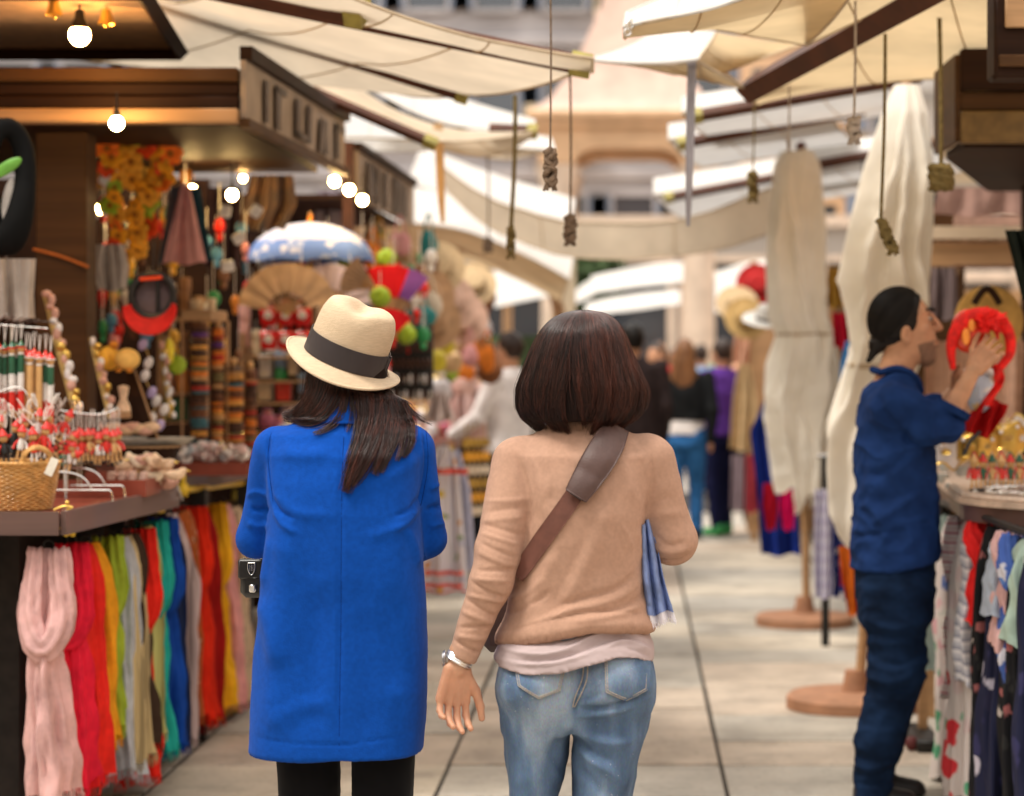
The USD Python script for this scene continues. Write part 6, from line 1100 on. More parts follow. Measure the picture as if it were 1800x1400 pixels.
ab = np.linspace(-2.6, -.55, 24); obj('brim', sheet(lambda u, v: np.stack([c[0] + (.082 + .065 * v * np.sin(np.pi * (.12 + .76 * u))) * np.cos(-2.75 + 2.4 * u), c[1] - .01 - .05 * v, c[2] + (.082 + .065 * v * np.sin(np.pi * (.12 + .76 * u))) * np.sin(-2.75 + 2.4 * u)], -1), 24, 8, .004), paint('brim_red', (0.62, 0.02, 0.015), rough=.7), t); obj('peg', tube([c + [-.002, .02, .09], c + [0, .03, .20]], .003, 5), black_metal, t)
# shelves behind the counters
def shelf_unit(label, x0, x1, Y, rows_py, boards=wood_tan):
    t = thing('shelf_unit', label, 'shelf', P((x0 + x1) / 2, rows_py[-1], Y)); 
    for py in rows_py: obj('shelf', box(P(x0, py + 5, Y), P(x1, py, Y + .25)), boards, t)
    for x in (x0, x1): obj('side', box([PX(x, Y) - .01, Y, PZ(rows_py[-1] + 8, Y)], [PX(x, Y) + .01, Y + .25, PZ(rows_py[0] - 40, Y)]), boards, t)
    return t
shelf_unit('tan shelves with orange boxes behind the cap', 280, 345, 10.4, (560, 630, 690, 740))
R = np.random.default_rng(77); bxm = [paint('box_orange', (0.70, 0.27, 0.05)), paint('box_cream', (0.62, 0.50, 0.34)), paint('box_green', (0.02, 0.12, 0.04)), paint('box_brown', (0.26, 0.13, 0.06)), paint('box_pink', (0.70, 0.38, 0.34)), paint('box_blue', (0.22, 0.34, 0.52)), paint('box_white', (0.72, 0.69, 0.64)), paint('box_red', (0.62, 0.05, 0.03))]
nm_ = ['orange', 'cream', 'dark green', 'brown', 'pink', 'pale blue', 'white', 'red']
def pack(label, x, y, w, h, Y, ci):
    t = thing('gift_box', label, 'box', P(x, y, Y)); m = box(P(x - w / 2, y, Y), P(x + w / 2, y - h, Y + .1), .004); obj('carton', m, bxm[ci], t); obj('lid', box(P(x - w / 2 - 1, y - h * .72, Y - .004), P(x + w / 2 + 1, y - h - 1, Y + .104), .003), bxm[ci], t)
for k, (x, y, w, h, Y, ci) in enumerate([(298, 560, 24, 60, 10.45, 1), (326, 560, 20, 70, 10.45, 3), (300, 630, 26, 38, 10.45, 1), (328, 630, 20, 46, 10.45, 3), (296, 690, 24, 44, 10.45, 0), (322, 690, 26, 40, 10.45, 0), (310, 740, 50, 40, 10.45, 2), (300, 545, 16, 14, 10.3, 1), (345, 545, 20, 16, 10.1, 1), (372, 546, 16, 20, 10.1, 1)]): pack(f'{nm_[ci]} box on the tan shelves behind the cap, {["top left","top right","second shelf left","second shelf right","third shelf left","third shelf right","bottom","small front left","small front middle","small front right"][k]}', x, y, w, h, Y, ci)

# ---- second left kiosk: parasol, fans, purses
t = thing('lace_parasol', 'blue and white lace parasol opened above the fans', 'parasol', P(545, 462, 11.35)); c = P(545, 392, 11.35); lace = pattern('blue_lace', (0.13, 0.22, 0.52), [(0.16, 0.26, 0.55), (0.40, 0.46, 0.62), (0.13, 0.22, 0.5), (0.5, 0.52, 0.62)], 20, .4)
lace_top = pattern('white_lace', (0.50, 0.50, 0.60), [(0.66, 0.62, 0.62), (0.62, 0.60, 0.64), (0.36, 0.42, 0.62), (0.68, 0.62, 0.60)], 9, .5)
for k in range(8):
    a0 = k * np.pi / 4; Rr, Hh = .30, .19
    def gore(u, v, a0=a0):
        a = a0 + u * np.pi / 4; s = np.sin(np.pi * u); r = Rr * np.sin(v * np.pi / 2 * .98) * (1 - .05 * s * v); return np.stack([c[0] + r * np.cos(a), c[1] + r * np.sin(a), c[2] - Hh * (1 - np.cos(v * np.pi / 2)) + .015 * s * v ** 3], -1)
    obj('panel', sheet(lambda u, v, q=gore: q(u, v * .66), 10, 12, .002), lace_top, t); obj('border', sheet(lambda u, v, q=gore: q(u, .661 + v * .339), 10, 8, .002), lace, t); e = gore(np.zeros(14), np.linspace(0, 1, 14)); obj('rib', tube(e - [0, 0, .004], .004, 5), white_toy, t)
obj('shaft', tube([c + [0, 0, .05], c + [0.02, 0, -.5]], .008, 8), wood_tan, t); obj('ferrule', tube([c + [0, 0, -.01], c + [0, 0, .05]], [.016, .006], 8), paint('ferrule_orange', (0.8, .25, .02)), t)
def fan(label, px, py, r, a0, a1, Y, m, stick=wood_tan, n=15):
    t = thing('hand_fan', label, 'fan', P(px, py, Y)); c = P(px, py, Y); r = r * Y / F; A = np.radians(np.linspace(a0, a1, n + 1))
    for i in range(n):
        q = [A[i], A[i + 1]]; y = [.006 * (i % 2), .006 * ((i + 1) % 2)]
        v = np.array([[c[0] + k * r * math.cos(b), c[1] + yy, c[2] + k * r * math.sin(b)] for k in (.42, 1.0) for b, yy in zip(q, y)]); obj('leaf', trimesh.convex.convex_hull(np.vstack([v, v + [0, .004, 0]])), m, t, smooth=False); b = (q[0] + q[1]) / 2; obj('stick', tube([c, c + [.45 * r * math.cos(b), .01, .45 * r * math.sin(b)]], .004, 4), stick, t, smooth=False)
    obj('rivet', ball(c, .008, 1), gold, t)
fan('tan hand fan left under the lace parasol', 505, 552, 90, 15, 170, 11.0, C('fan_tan', (0.62, 0.42, 0.26))); fan('lilac white hand fan right of the tan one', 580, 540, 76, 5, 165, 11.1, C('fan_lilac', (0.60, 0.48, 0.50)))
fan('brown hand fan slanting right under the parasol', 660, 505, 62, 120, 190, 10.95, C('fan_brown', (0.34, 0.22, 0.14))); fan('red hand fan standing upright beside the purple fan', 684, 562, 96, 68, 122, 11.3, C('fan_red', (0.60, 0.015, 0.02))); fan('purple hand fan standing upright right of the red fan', 694, 560, 92, 50, 92, 11.4, C('fan_purple', (0.26, 0.10, 0.36))); fan('red hand fan hanging low behind the straw hat crown', 680, 604, 62, 45, 125, 11.25, C('fan_red', (0.6, .015, .02)))
for k, (px, py, Y) in enumerate([(612, 462, 11.4), (680, 455, 11.6), (668, 522, 11.0), (714, 588, 11.4)]):
    c = P(px, py, Y); t = thing('lime_pompom', f'lime green tissue pompom, {["left under the parasol edge","above the red fan","beside the red fan","below the purple fan"][k]}', 'pompom', c); 
    obj('tissue', join(*[turn(ball(c, (.05, .018, .05), 1), [math.cos(q), .3, math.sin(q)], 60 * q, c) for q in np.linspace(0, 5, 6)]), lime, t); obj('thread', tube([c + [0, 0, .04], c + [0, 0, .12]], .002, 4), string_white, t)
redp = mat('red_leather', (0.66, 0.012, 0.012), rough=.3, coat=.3)
for k in range(6):
    px, py = 472 + 30 * (k % 3), 572 + 42 * (k // 3); t = thing('red_purse', f'glossy red purse with white flower, {["upper left","upper middle","upper right","lower left","lower middle","lower right"][k]} of six on the rack', 'purse', P(px, py, 11.1)); c = P(px, py - 16, 11.1)
    obj('pouch', box(c + [-.038, 0, -.045], c + [.038, .03, .04], .012), redp, t); obj('flap', box(c + [-.039, -.006, .0], c + [.039, .01, .042], .008), redp, t); obj('flower', join(*[ball(c + [.012 * math.cos(q), -.01, .012 * math.sin(q) + .004], .010, 1) for q in np.linspace(0, 6.28, 6)[:5]]), white_toy, t); obj('strap', tube(curve([c + [-.034, .01, .03], c + [0, .012, .075], c + [.034, .01, .03]], 12), .004, 5), redp, t)
for k, (x, y, w, h, ci) in enumerate([(468, 665, 26, 40, 6), (494, 668, 22, 48, 5), (516, 660, 20, 40, 1), (466, 705, 30, 34, 1), (500, 705, 30, 32, 7), (478, 620, 24, 26, 6), (528, 625, 18, 40, 0), (534, 690, 20, 34, 5), (452, 625, 16, 44, 1), (445, 690, 18, 40, 4), (430, 610, 20, 70, 4)]): pack(f'{nm_[ci]} carton stacked under the red purses, {["upper left","upper middle","upper right","lower left","lower middle","top left","top right beside the hat brim","far right","at the left edge","by the bracelet posts","tall one by the posts"][k]}', x, y, w, h, 11.6, ci)
shelf_unit('dark shelf holding cartons left of the hat', 425, 560, 11.55, (626, 668, 707))
# dark rack of bead bracelets
t = thing('bead_rack', 'dark rack with rows of grey bead bracelets right of the straw hat', 'rack', P(722, 700, 12.0)); obj('backing', box(P(682, 700, 12.1), P(762, 575, 12.14)), black_toy, t)
for k in range(4):
    obj('bar', tube([P(684, 600 + 28 * k, 12.05), P(760, 600 + 28 * k, 12.05)], .006, 6), black_metal, t)
    for j in range(9): obj('bracelet', ring(P(688 + 8.4 * j, 611 + 28 * k, 12.03), .024, .005, (1, .25, 0), 16, 5), (pearl, bm['dark brown'], steel)[(k + j) % 3 if k > 1 else 1], t)
straw_m = mat('pale_straw', (0.58, 0.42, 0.24), rough=.8, var=.15, scale=50, bump=.4, bscale=120)
def straw_hat_(label, c, tilt, ax, m, r=.15, ribbon=None):
    t = thing('straw_hat', label, 'hat', c); M = lambda g: turn(g, ax, tilt, c); obj('crown', M(lathe([(.085, 0), (.083, .06), (.07, .085), (0, .092)], 28, c)), m, t); obj('brim', M(lathe([(.084, 0), (r * .7, -.006), (r, .0), (r, .004), (r * .7, -.001), (.084, .006)], 32, c)), m, t); obj('band', M(lathe([(.0855, .002), (.0852, .025), (.084, .025)], 28, c)), ribbon or band_look, t)
for k, (px, py, Y, tl) in enumerate([(768, 470, 13.6, 70), (748, 520, 13.2, 80), (790, 530, 14.2, 75), (830, 500, 15.5, 60), (760, 565, 13.4, 85), (812, 560, 14.6, 80)]): straw_hat_(f'straw hat hanging beyond the fans, {["uppermost","left of the pair","right of the pair","farthest right","lowest left","lowest right"][k]}', P(px, py, Y), tl, [1, .2, 0], (straw_m, mat('tan_straw', (0.50, 0.30, 0.16), rough=.8), mat('rose_straw', (0.62, .40, .30), rough=.8))[k % 3], .16)
rb = [paint('goods_pink', (0.75, 0.22, 0.30)), paint('goods_yellow', (0.62, 0.50, 0.04)), paint('goods_rust', (0.60, 0.16, 0.04)), paint('goods_maroon', (0.22, 0.012, 0.02)), paint('goods_white', (0.74, 0.70, 0.72)), paint('goods_tan', (0.56, 0.36, 0.18)), paint('goods_rose', (0.72, 0.46, 0.40)), paint('goods_violet', (0.24, 0.16, 0.40))]
gn = ['pink', 'mustard', 'rust', 'maroon', 'white', 'tan', 'rose', 'violet']
def pouch(label, c, s, m, group=None):
    t = thing('drawstring_pouch', label, 'pouch', c, group); obj('bag', lathe([(0, 0), (.04, .002), (.055, .03), (.05, .07), (.022, .095), (.03, .115), (.026, .117), (0, .09)], 18).apply_scale(s).apply_translation(c), m, t); obj('cord', ring(c + [0, 0, .096 * s], .024 * s, .004 * s, (0, 0, 1), 14, 5), gold, t); return t
R = np.random.default_rng(5); G_ = [pouch(f'small {gn[k]} cloth pouch heaped on the far left counter', P(700 + 10 * k, 745, 15.4), 1.0, rb[k], f'{gn[k]} pouches on the far left counter') for k in range(8)]
for k in range(120):
    Y = R.uniform(12.0, 14.0) if k < 50 else R.uniform(15.2, 19.0); x = R.uniform(-1.95, -1.5) if Y < 14.5 else R.uniform(-1.75, -1.32); i = int(R.choice(8, p=[.1, .1, .1, .05, .2, .15, .2, .1])); dup(G_[i], [x, Y, (.985 if Y < 14.5 else .925) + .16 * R.random() ** 2], R.uniform(0, 360), None, None, R.uniform(.7, 1.4))
for k, (px, py, Y, i) in enumerate([(770, 565, 14.2, 0), (775, 610, 14.4, 1), (800, 555, 15.5, 2), (812, 545, 16, 3), (826, 515, 17, 3), (845, 580, 17, 4), (818, 600, 16, 5), (790, 640, 15, 5), (835, 640, 17, 6), (815, 680, 16, 6), (845, 690, 17.5, 6), (770, 690, 14.5, 4), (760, 640, 14, 1), (825, 590, 16.5, 7)]): pouch(f'{gn[i]} pouch hanging in the far left stall, number {["one","two","three","four","five","six","seven","eight","nine","ten","eleven","twelve","thirteen","fourteen"][k]} from the fans', P(px, py + 15, Y), 1.5, rb[i])
drape('pale pink dress hanging by the person in white', 'hanging_dress', 'dress', [(655, 808, 830), (690, 800, 846), (745, 795, 860)], 16.6, C('pale_pink', (0.72, 0.52, 0.48)), .06, 4); drape('rose white dress hanging in front of the pale pink one', 'hanging_dress', 'dress', [(690, 760, 785), (740, 745, 800)], 14.3, C('rose_white', (0.72, 0.60, 0.56)), .05, 4)
# aprons
apron = pattern('lemon_apron', (0.66, 0.62, 0.66), [(0.62, 0.46, 0.08), (0.60, 0.30, 0.12), (0.22, 0.30, 0.16), (0.5, 0.5, 0.6), (0.62, 0.58, 0.62)], 15, .34)
t = drape('white apron with lemon print and red borders hanging beside the blue coat', 'apron', 'apron', [(785, 770, 796), (830, 748, 808), (930, 742, 816), (1040, 738, 822)], 11.5, apron, .03, 4, redp)
for y in (824, 1004, 1026): obj('border', sheet(lambda u, v, y=y: np.stack([PX(np.interp(y, [830, 1040], [750, 740]) + 68 * u + 4, 11.44), 11.44 + .03 * np.sin(u * 12.4), PZ(y + (10 if y < 900 else 7) * v, 11.44)], -1), 20, 3, .003), mat('apron_red', (0.60, 0.09, 0.07), rough=.9), t)
drape('grey lilac apron hanging behind the lemon one', 'apron', 'apron', [(790, 792, 806), (860, 800, 826), (1000, 806, 836)], 12.0, C('grey_lilac', (0.40, 0.40, 0.52)), .03, 3)
for k in range(5):
    px = 818 + 9 * k; Y = 13 + .5 * k; t = thing('tassel_string', f'string of golden tassels hanging beyond the aprons, {["nearest","second","third","fourth","farthest"][k]}', 'tassel', P(px, 900, Y)); obj('cord', tube([P(px, 745, Y), P(px + 6, 905, Y)], .004, 5), gilt, t)
    for j in range(6): obj('tassel', lathe([(0, 0), (.022, -.004), (.028, -.05), (.0, -.055)], 10, P(px + j, 770 + 24 * j, Y)), (gold, fl[3], carved[2])[j % 3], t)

# ---- scarves under the left counters
R = np.random.default_rng(31)
def hanging(label, name, cat, c, zt, zb, wx, wy, mt, knot=0.0, flare=1.25, waves=5, seed=0, lean=0.0, kz=.36, group=None, gather=.35):
    """Cloth hung from a ring: gathered at the top, in folds below, with an optional loop knot."""
    g = np.random.default_rng(seed); ph = g.uniform(0, 6, 3); t = thing(name, label, cat, (c[0], c[1], zb), group)
    k0 = .30 if knot else 0.0
    def fn(u, v):
        a = 2 * np.pi * u; w = np.interp(v, [0, .05, .14, .5, 1], [gather, .62, .86, .95, flare * .95]) if not knot else np.interp(v, [0, .08, .3, 1], [.45, .6, .78, flare * .9])
        zz = zt + (zb - zt) * (k0 + (1 - k0) * v); tri = lambda q: 2 * np.abs(((q / 6.2832) % 1) - .5) * 2 - 1
        nz = meshkit.fbm(np.stack([np.cos(a) * 1.3 + seed * 7.1, np.sin(a) * 1.3, v * 2.4 + 0 * a], -1), 3, seed) - .5
        rr = 1 + (.24 * tri(waves * a + ph[0] + 1.6 * v + 1.5 * np.sin(3 * v + ph[2])) + .10 * np.sin((2 * waves + 1) * a + ph[1] - 3 * v) + .7 * nz + .35 * (meshkit.fbm(np.stack([np.cos(a) * 4.5 + seed, np.sin(a) * 4.5, v * 5 + 0 * a], -1), 2, seed + 9) - .5)) * np.clip(v * 4, .12, 1)
        return np.stack([c[0] + wx * w * rr * np.cos(a) * .5 + lean * v + .25 * wx * (meshkit.fbm(np.stack([v * 3, 0 * v + seed, 0 * v], -1), 2, seed) - .5), c[1] + wy * w * rr * np.sin(a) * .5, zz + (.07 * nz + .012 * np.sin(3 * a + ph[1])) * v ** 3], -1)
    obj('cloth', sheet(fn, 72, 44), mt, t, smooth=True)
    if cat == 'scarf':
        hp = fn(np.linspace(0, 1, 90), np.ones(90)); strands('fringe', [[p + [q * .3 * g.normal(0, .01), q * .3 * g.normal(0, .01), -q * .035] for q in np.linspace(0, 1, 4)] for p in hp], .0022, mt, t)
    if knot:
        zl = zt + (zb - zt) * (kz + .04); q = curve([[c[0] - wx * .24, c[1], zt], [c[0] - wx * .31, c[1] - wy * .10, (zt * .6 + zl * .4)], [c[0] - wx * .27, c[1] - wy * .22, zl + .045], [c[0], c[1] - wy * .30, zl], [c[0] + wx * .27, c[1] - wy * .22, zl + .045], [c[0] + wx * .31, c[1] - wy * .10, (zt * .6 + zl * .4)], [c[0] + wx * .24, c[1], zt]], 46)
        sd = 30; lp = tube(q, wx * (.16 + .15 * np.sin(np.linspace(.35, np.pi - .35, 46))), sd); vn = np.array(lp.vertices); th = np.arange(len(vn)) % sd * 6.2832 / sd; ii = np.arange(len(vn)) // sd; obj('loop', pushed(lp, .015 * (np.abs(np.sin(3.5 * th + .12 * ii + seed)) - .5) + .018 * (meshkit.fbm(vn * [40, 40, 18], 3, seed) - .5)), mt, t, smooth=True)
    obj('ring', ring([c[0], c[1], zt + .012], .016, .003, (0, 1, 0.2), 14, 5), black_metal, t)
    return t
sc_cols = [('pale pink', (0.66, 0.40, 0.38), 1), ('hot pink to red', (0.78, 0.02, 0.05), 1), ('scarlet', (0.80, 0.03, 0.02), 0), ('orange yellow', (0.80, 0.34, 0.02), 0), ('lime green', (0.32, 0.42, 0.04), 1), ('pale grey', (0.48, 0.50, 0.54), 0), ('tan', (0.42, 0.32, 0.16), 0), ('dark brown', (0.05, 0.03, 0.02), 0), ('fiery red', (0.75, 0.025, 0.015), 1), ('olive', (0.34, 0.34, 0.12), 0), ('turquoise', (0.02, 0.36, 0.31), 1), ('royal blue', (0.01, 0.06, 0.34), 1), ('navy', (0.01, 0.02, 0.07), 0), ('mauve grey', (0.36, 0.28, 0.28), 0), ('rust brown', (0.30, 0.07, 0.015), 0), ('bright red', (0.72, 0.03, 0.01), 1), ('dark red', (0.35, 0.012, 0.01), 0), ('golden yellow', (0.80, 0.42, 0.02), 1), ('rose pink', (0.72, 0.33, 0.32), 0), ('sand', (0.45, 0.33, 0.22), 0)]
sx = [76, 122, 146, 164, 184, 205, 217, 226, 240, 248, 262, 280, 292, 302, 314, 332, 345, 366, 386, 402]; sy = [966, 958, 957, 953, 946, 944, 941, 938, 932, 924, 918, 914, 908, 902, 897, 893, 892, 888, 886, 890]; se = [1392, 1372, 1368, 1300, 1275, 1352, 1330, 1300, 1362, 1290, 1312, 1310, 1300, 1290, 1262, 1258, 1262, 1242, 1236, 1230]
for k, (nm, col, kn) in enumerate(sc_cols):
    Y = np.interp(sx[k], [76, 282, 302, 410], [7.22, 8.5, 9.1, 10.5]) + .02 * (k % 2); zt = min(1.53 - (sy[k] - CY) * Y / F, .985); w = (74 if k == 0 else 60) * Y / F; c = [PX(sx[k] + (4 if k else 10), Y), Y, 0]
    hanging(f'{nm} scarf hanging under the {"first" if sx[k] < 300 else "second"} left counter', 'hanging_scarf', 'scarf', c, zt, PZ(se[k], Y), w, w * 1.5, stripes('scarf_stripe_' + nm.replace(' ', '_'), [col, tuple(np.array(col) * .6), col, tuple(np.array(col) * 1.25)], 40, 'x') if nm in ('tan', 'mauve grey', 'olive') else pattern('scarf_print_' + nm.replace(' ', '_'), col, [tuple(np.array(col) * .5), (0.5, .3, .2), tuple(np.array(col) * 1.3)], 30, .35) if nm in ('sand', 'rust brown') else C('scarf_' + nm.replace(' ', '_'), col, trans=.18, var=.22, scale=9), .42 if kn else 0, 1.2, 4 + k % 3, k, (.02, .02, .015, .01, 0)[k % 5])
t = drape('patterned gold and red shawl under the second rail', 'shawl', 'shawl', [(880, 396, 424), (1000, 396, 432), (1235, 392, 432)], 10.6, pattern('gold_shawl', (0.40, 0.27, 0.06), [(0.55, 0.2, 0.12), (0.6, 0.5, 0.3), (0.35, 0.3, 0.1)], 22, .4), .03, 3); drape('lemon and white shawl at the end of the second rail', 'shawl', 'shawl', [(862, 408, 432), (930, 400, 436), (1000, 404, 440)], 10.8, pattern('lemon_shawl', (0.6, 0.5, 0.1), [(0.7, 0.66, 0.5), (0.65, 0.55, 0.08)], 14, .4), .03, 3)

# ================================================================== right side: parasols, garments, counter
white_cover = cloth('cream_cover', (0.90, 0.85, 0.75), trans=.22, var=.07, scale=3, bump=.4, bscale=160, sheen=.05)
def closed_parasol(label, foot, top, rows, Y, tie, seed, base_px, neck):
    """A market parasol folded up: pole, weighted base, folded cloth, ties and finial. rows: (py, left px, right px)."""
    t = thing('closed_parasol', label, 'parasol', P(foot[0], foot[1], Y)); o = np.array(rows, float); g = np.random.default_rng(seed); ph = g.uniform(0, 6, 4); FR = [(6.2832 * (k + g.uniform(-.25, .25)) / 9, g.normal(0, .8), g.uniform(.10, .2), g.uniform(.25, .5)) for k in range(9)]
    def fn(u, v):
        py = np.interp(v, (o[:, 0] - o[0, 0]) / (o[-1, 0] - o[0, 0]), o[:, 0]); k = (o[:, 0] - o[0, 0]) / (o[-1, 0] - o[0, 0]); l, r = np.interp(v, k, o[:, 1]), np.interp(v, k, o[:, 2]); a = 2 * np.pi * u
        nz = meshkit.fbm(np.stack([np.cos(a) * 1.6 + seed * 5, np.sin(a) * 1.6, v * 5.5 + 0 * a], -1), 4, seed) - .5; fa = sum(hh * np.exp(-((((a - a0 - sl * (v - .5) + np.pi) % 6.2832) - np.pi) / ww) ** 2) for a0, sl, ww, hh in FR); f = 1 + np.clip(v * 5, .25, 1) * (fa - .32 + .75 * nz); w = (r - l) / 2 * f; ex = w * np.cos(a); lo_, hi_ = ex.min(0, keepdims=True), ex.max(0, keepdims=True); sq = (r - l) / np.maximum(hi_ - lo_, 1e-6) if np.ndim(a) > 1 else 1.0; w = w * sq; px = (l + r) / 2 + (ex - (lo_ + hi_) / 2) * sq; return np.stack([(px - CX) * Y / F, Y + w * Y / F * .85 * np.sin(a), EYE - (py + (18 * np.sin(2 * a + ph[3]) + 14 * np.sin(5 * a)) * v ** 6 - CY) * Y / F], -1)
    obj('cloth', sheet(fn, 181, 110), white_cover, t, smooth=True)
    for py in tie:
        v = (py - o[0, 0]) / (o[-1, 0] - o[0, 0]); q = fn(np.linspace(0, 1, 121)[:, None], np.full((121, 1), v)).reshape(-1, 3); q[:, :2] = q[:, :2].mean(0) + (q[:, :2] - q[:, :2].mean(0)) * .9; cc = q.mean(0); obj('tie', tube(cc + (q - cc) * 1.03, .012, 6, False), hem_look, t)
    obj('pole', tube([P(foot[0], foot[1], Y), P(top[0], top[1], Y)], .022, 12), wood_tan, t); obj('finial', join(ball(P(top[0], top[1] - 4, Y), .03), tube([P(top[0], top[1], Y), P(top[0], top[1] + 12, Y)], .02, 8)), mat('plum_finial', (0.14, 0.05, 0.05), rough=.4), t)
    b = P((base_px[0] + base_px[1]) / 2, foot[1], Y); b[2] = 0.004; r = (base_px[1] - base_px[0]) / 2 * Y / F; obj('base', lathe([(0, 0), (r, 0), (r, .045), (r - .02, .062), (.06, .07), (.045, .16), (0, .16)], 40, b), mat('terracotta_base', (0.34, 0.17, 0.095), rough=.7, var=.15, scale=12), t)
    if neck: obj('tip_knot', ball(P(*neck, Y), (.03, .03, .035), 2), white_cover, t)
    return t
closed_parasol('closed cream market parasol farther along the right, tip at the sagging banner', (1418, 1098), (1408, 262), [(266, 1374, 1430), (290, 1360, 1442), (400, 1350, 1452), (470, 1346, 1450), (560, 1350, 1456), (590, 1364, 1466), (640, 1346, 1476), (740, 1342, 1476), (800, 1352, 1474), (850, 1358, 1472), (872, 1364, 1466)], 13.7, (588,), 1, (1328, 1500), (1412, 268))
closed_parasol('closed white market parasol behind the vendor, taller in the picture', (1508, 1243), (1594, 134), [(150, 1572, 1614), (200, 1550, 1630), (300, 1516, 1640), (400, 1490, 1640), (490, 1470, 1634), (560, 1486, 1630), (620, 1494, 1624), (650, 1484, 1610), (740, 1455, 1580), (820, 1450, 1570), (900, 1455, 1560), (940, 1480, 1545)], 10.5, (642,), 2, (1382, 1626), None)
t = thing('rack_foot', 'slim tan wooden post of a garment rack beside the vendor', 'post', P(1622, 1310, 9.6)); obj('post', box([PX(1614, 9.6), 9.58, 0.05], [PX(1630, 9.6), 9.62, .98]), wood_tan, t); obj('foot', box([PX(1596, 9.6), 9.3, 0.0], [PX(1640, 9.6), 9.75, .05], .01), black_metal, t); obj('caster', ball([PX(1600, 9.4), 9.35, .03], .028), mat('maroon', (0.10, .02, .02)), t)
t = thing('garment_rail', 'dark curved rail for the hanging garments under the right counter', 'rail', P(1700, 890, 8.2)); rl = curve([P(1652, 884, 9.0), P(1690, 893, 8.4), P(1750, 918, 7.7), P(1840, 950, 7.2)], 24); obj('rod', tube(rl, .012, 8), black_metal, t); obj('upright', tube([rl[-1], rl[-1] * [1, 1, 0] + [0, 0, .01]], .014, 8), black_metal, t); obj('upright', tube([rl[1], rl[1] * [1, 1, 0] + [0, 0, .01]], .014, 8), black_metal, t)
fl_w = pattern('white_floral', (0.62, 0.55, 0.52), [(0.60, 0.06, 0.10), (0.08, 0.30, 0.16), (0.62, 0.36, 0.38), (0.10, 0.16, 0.40), (0.6, 0.55, 0.5)], 13, .36); fl_n = pattern('navy_floral', (0.012, 0.014, 0.04), [(0.45, 0.43, 0.52), (0.03, 0.03, 0.09), (0.35, 0.34, 0.42), (0.02, 0.02, 0.05)], 9, .34); fl_b = pattern('black_floral', (0.008, 0.008, 0.010), [(0.40, 0.36, 0.34), (0.02, 0.02, 0.02), (0.3, 0.1, 0.1), (0.02, 0.02, .02)], 15, .30)
lab_g = [('grey green', C('grey_green', (0.16, 0.20, 0.18)), 1656, 890, 1180), ('pale floral', fl_w, 1672, 900, 1395), ('pink and white striped', stripes('pink_stripe', [(0.66, 0.50, 0.50), (0.70, 0.66, 0.66), (0.50, 0.16, 0.20), (0.68, 0.60, 0.60)], 60), 1690, 905, 1230), ('white floral with red edge', pattern('red_edge', (0.62, .56, .54), [(0.6, 0.04, 0.05), (0.62, .5, .5), (0.1, .35, .2)], 12, .4), 1704, 908, 1400), ('grey striped', stripes('grey_stripe', [(0.45, 0.45, 0.50), (0.62, 0.60, 0.62), (0.30, .30, .36)], 50), 1716, 908, 1200), ('vivid red', C('vivid_red', (0.62, 0.02, 0.02)), 1729, 912, 1100), ('black floral', fl_b, 1742, 918, 1430), ('navy white flowered', fl_n, 1758, 924, 1440), ('pale blue grey', C('pale_blue_grey', (0.36, 0.42, 0.52)), 1768, 928, 1080), ('dusty pink', C('dusty_pink', (0.58, 0.36, 0.35)), 1780, 932, 1140), ('blue white', pattern('blue_white', (0.06, 0.12, 0.40), [(0.55, 0.55, 0.62), (0.1, .2, .5), (0.5, .5, .6)], 14, .4), 1790, 936, 1200), ('black', fl_b, 1796, 940, 1480), ('mint', C('mint', (0.36, 0.48, 0.42)), 1806, 940, 1140), ('dark navy', fl_n, 1822, 946, 1500)]
for k, (nm, m, px, y0, y1) in enumerate(lab_g):
    Y = float(np.interp(px, [1652, 1690, 1750, 1840], [9.0, 8.4, 7.7, 7.2])); hanging(f'{nm} garment hanging on the right hand rail', 'hanging_garment', 'garment', [PX(px + 6, Y), Y + .02, 0], PZ(y0 + 8, Y), max(PZ(y1, Y), .02), .125, .21, m, (0.25 if k in (2, 5, 9, 10) else 0), 1.15, 5, 100 + k, 0.0, .3)
# right counter
ct = thing('counter', 'brown counter with rounded end holding the jewellery on the right', 'counter', (2.0, 8.2, 0))
from shapely.geometry import Polygon, Point
oc = Point(1.62, 8.05).buffer(.53, 24).union(Polygon([(1.6, 7.52), (3.4, 7.52), (3.4, 10.4), (1.30, 10.4), (1.16, 9.2), (1.09, 8.1)]))
for nm, dz, h, mt, bf in (('top', 0, .02, mat('cream_top', (0.55, 0.42, 0.33), rough=.4), 0), ('edge_board', -.055, .054, counter_look, -.012), ('underside_board', -.16, .10, wood_brown, -.10)):
    m = trimesh.creation.extrude_polygon(oc.buffer(bf), h, engine='earcut'); m.apply_translation([0, 0, 1.06 + dz - .02]); obj(nm, m, mt, ct, smooth=35)
rm = np.array(oc.buffer(-.02).exterior.coords); obj('rim', tube(np.c_[rm, np.full(len(rm), 1.067)], .012, 6, False), mat('pale_rim', (0.60, 0.47, 0.38), rough=.35), ct)
obj('skirt', box([1.55, 8.7, 0.02], [3.4, 8.73, .9]), dark_in, ct); obj('leg', box([1.22, 10.2, 0], [1.28, 10.26, .9]), wood_tan, ct); obj('leg', box([3.2, 7.8, 0], [3.26, 7.86, .9]), wood_tan, ct)
R = np.random.default_rng(90)
def cutlery(label, c, m, group):
    c = np.array(c)
    t = thing('small_spoon', label, 'spoon', c, group); obj('handle', tube([c + [-.05, 0, .006], c + [0, 0, .004], c + [.03, 0, .006]], [.003, .0025, .003], 6), m, t); obj('bowl', ball(c + [.045, 0, .006], (.018, .011, .004), 2), m, t); return t
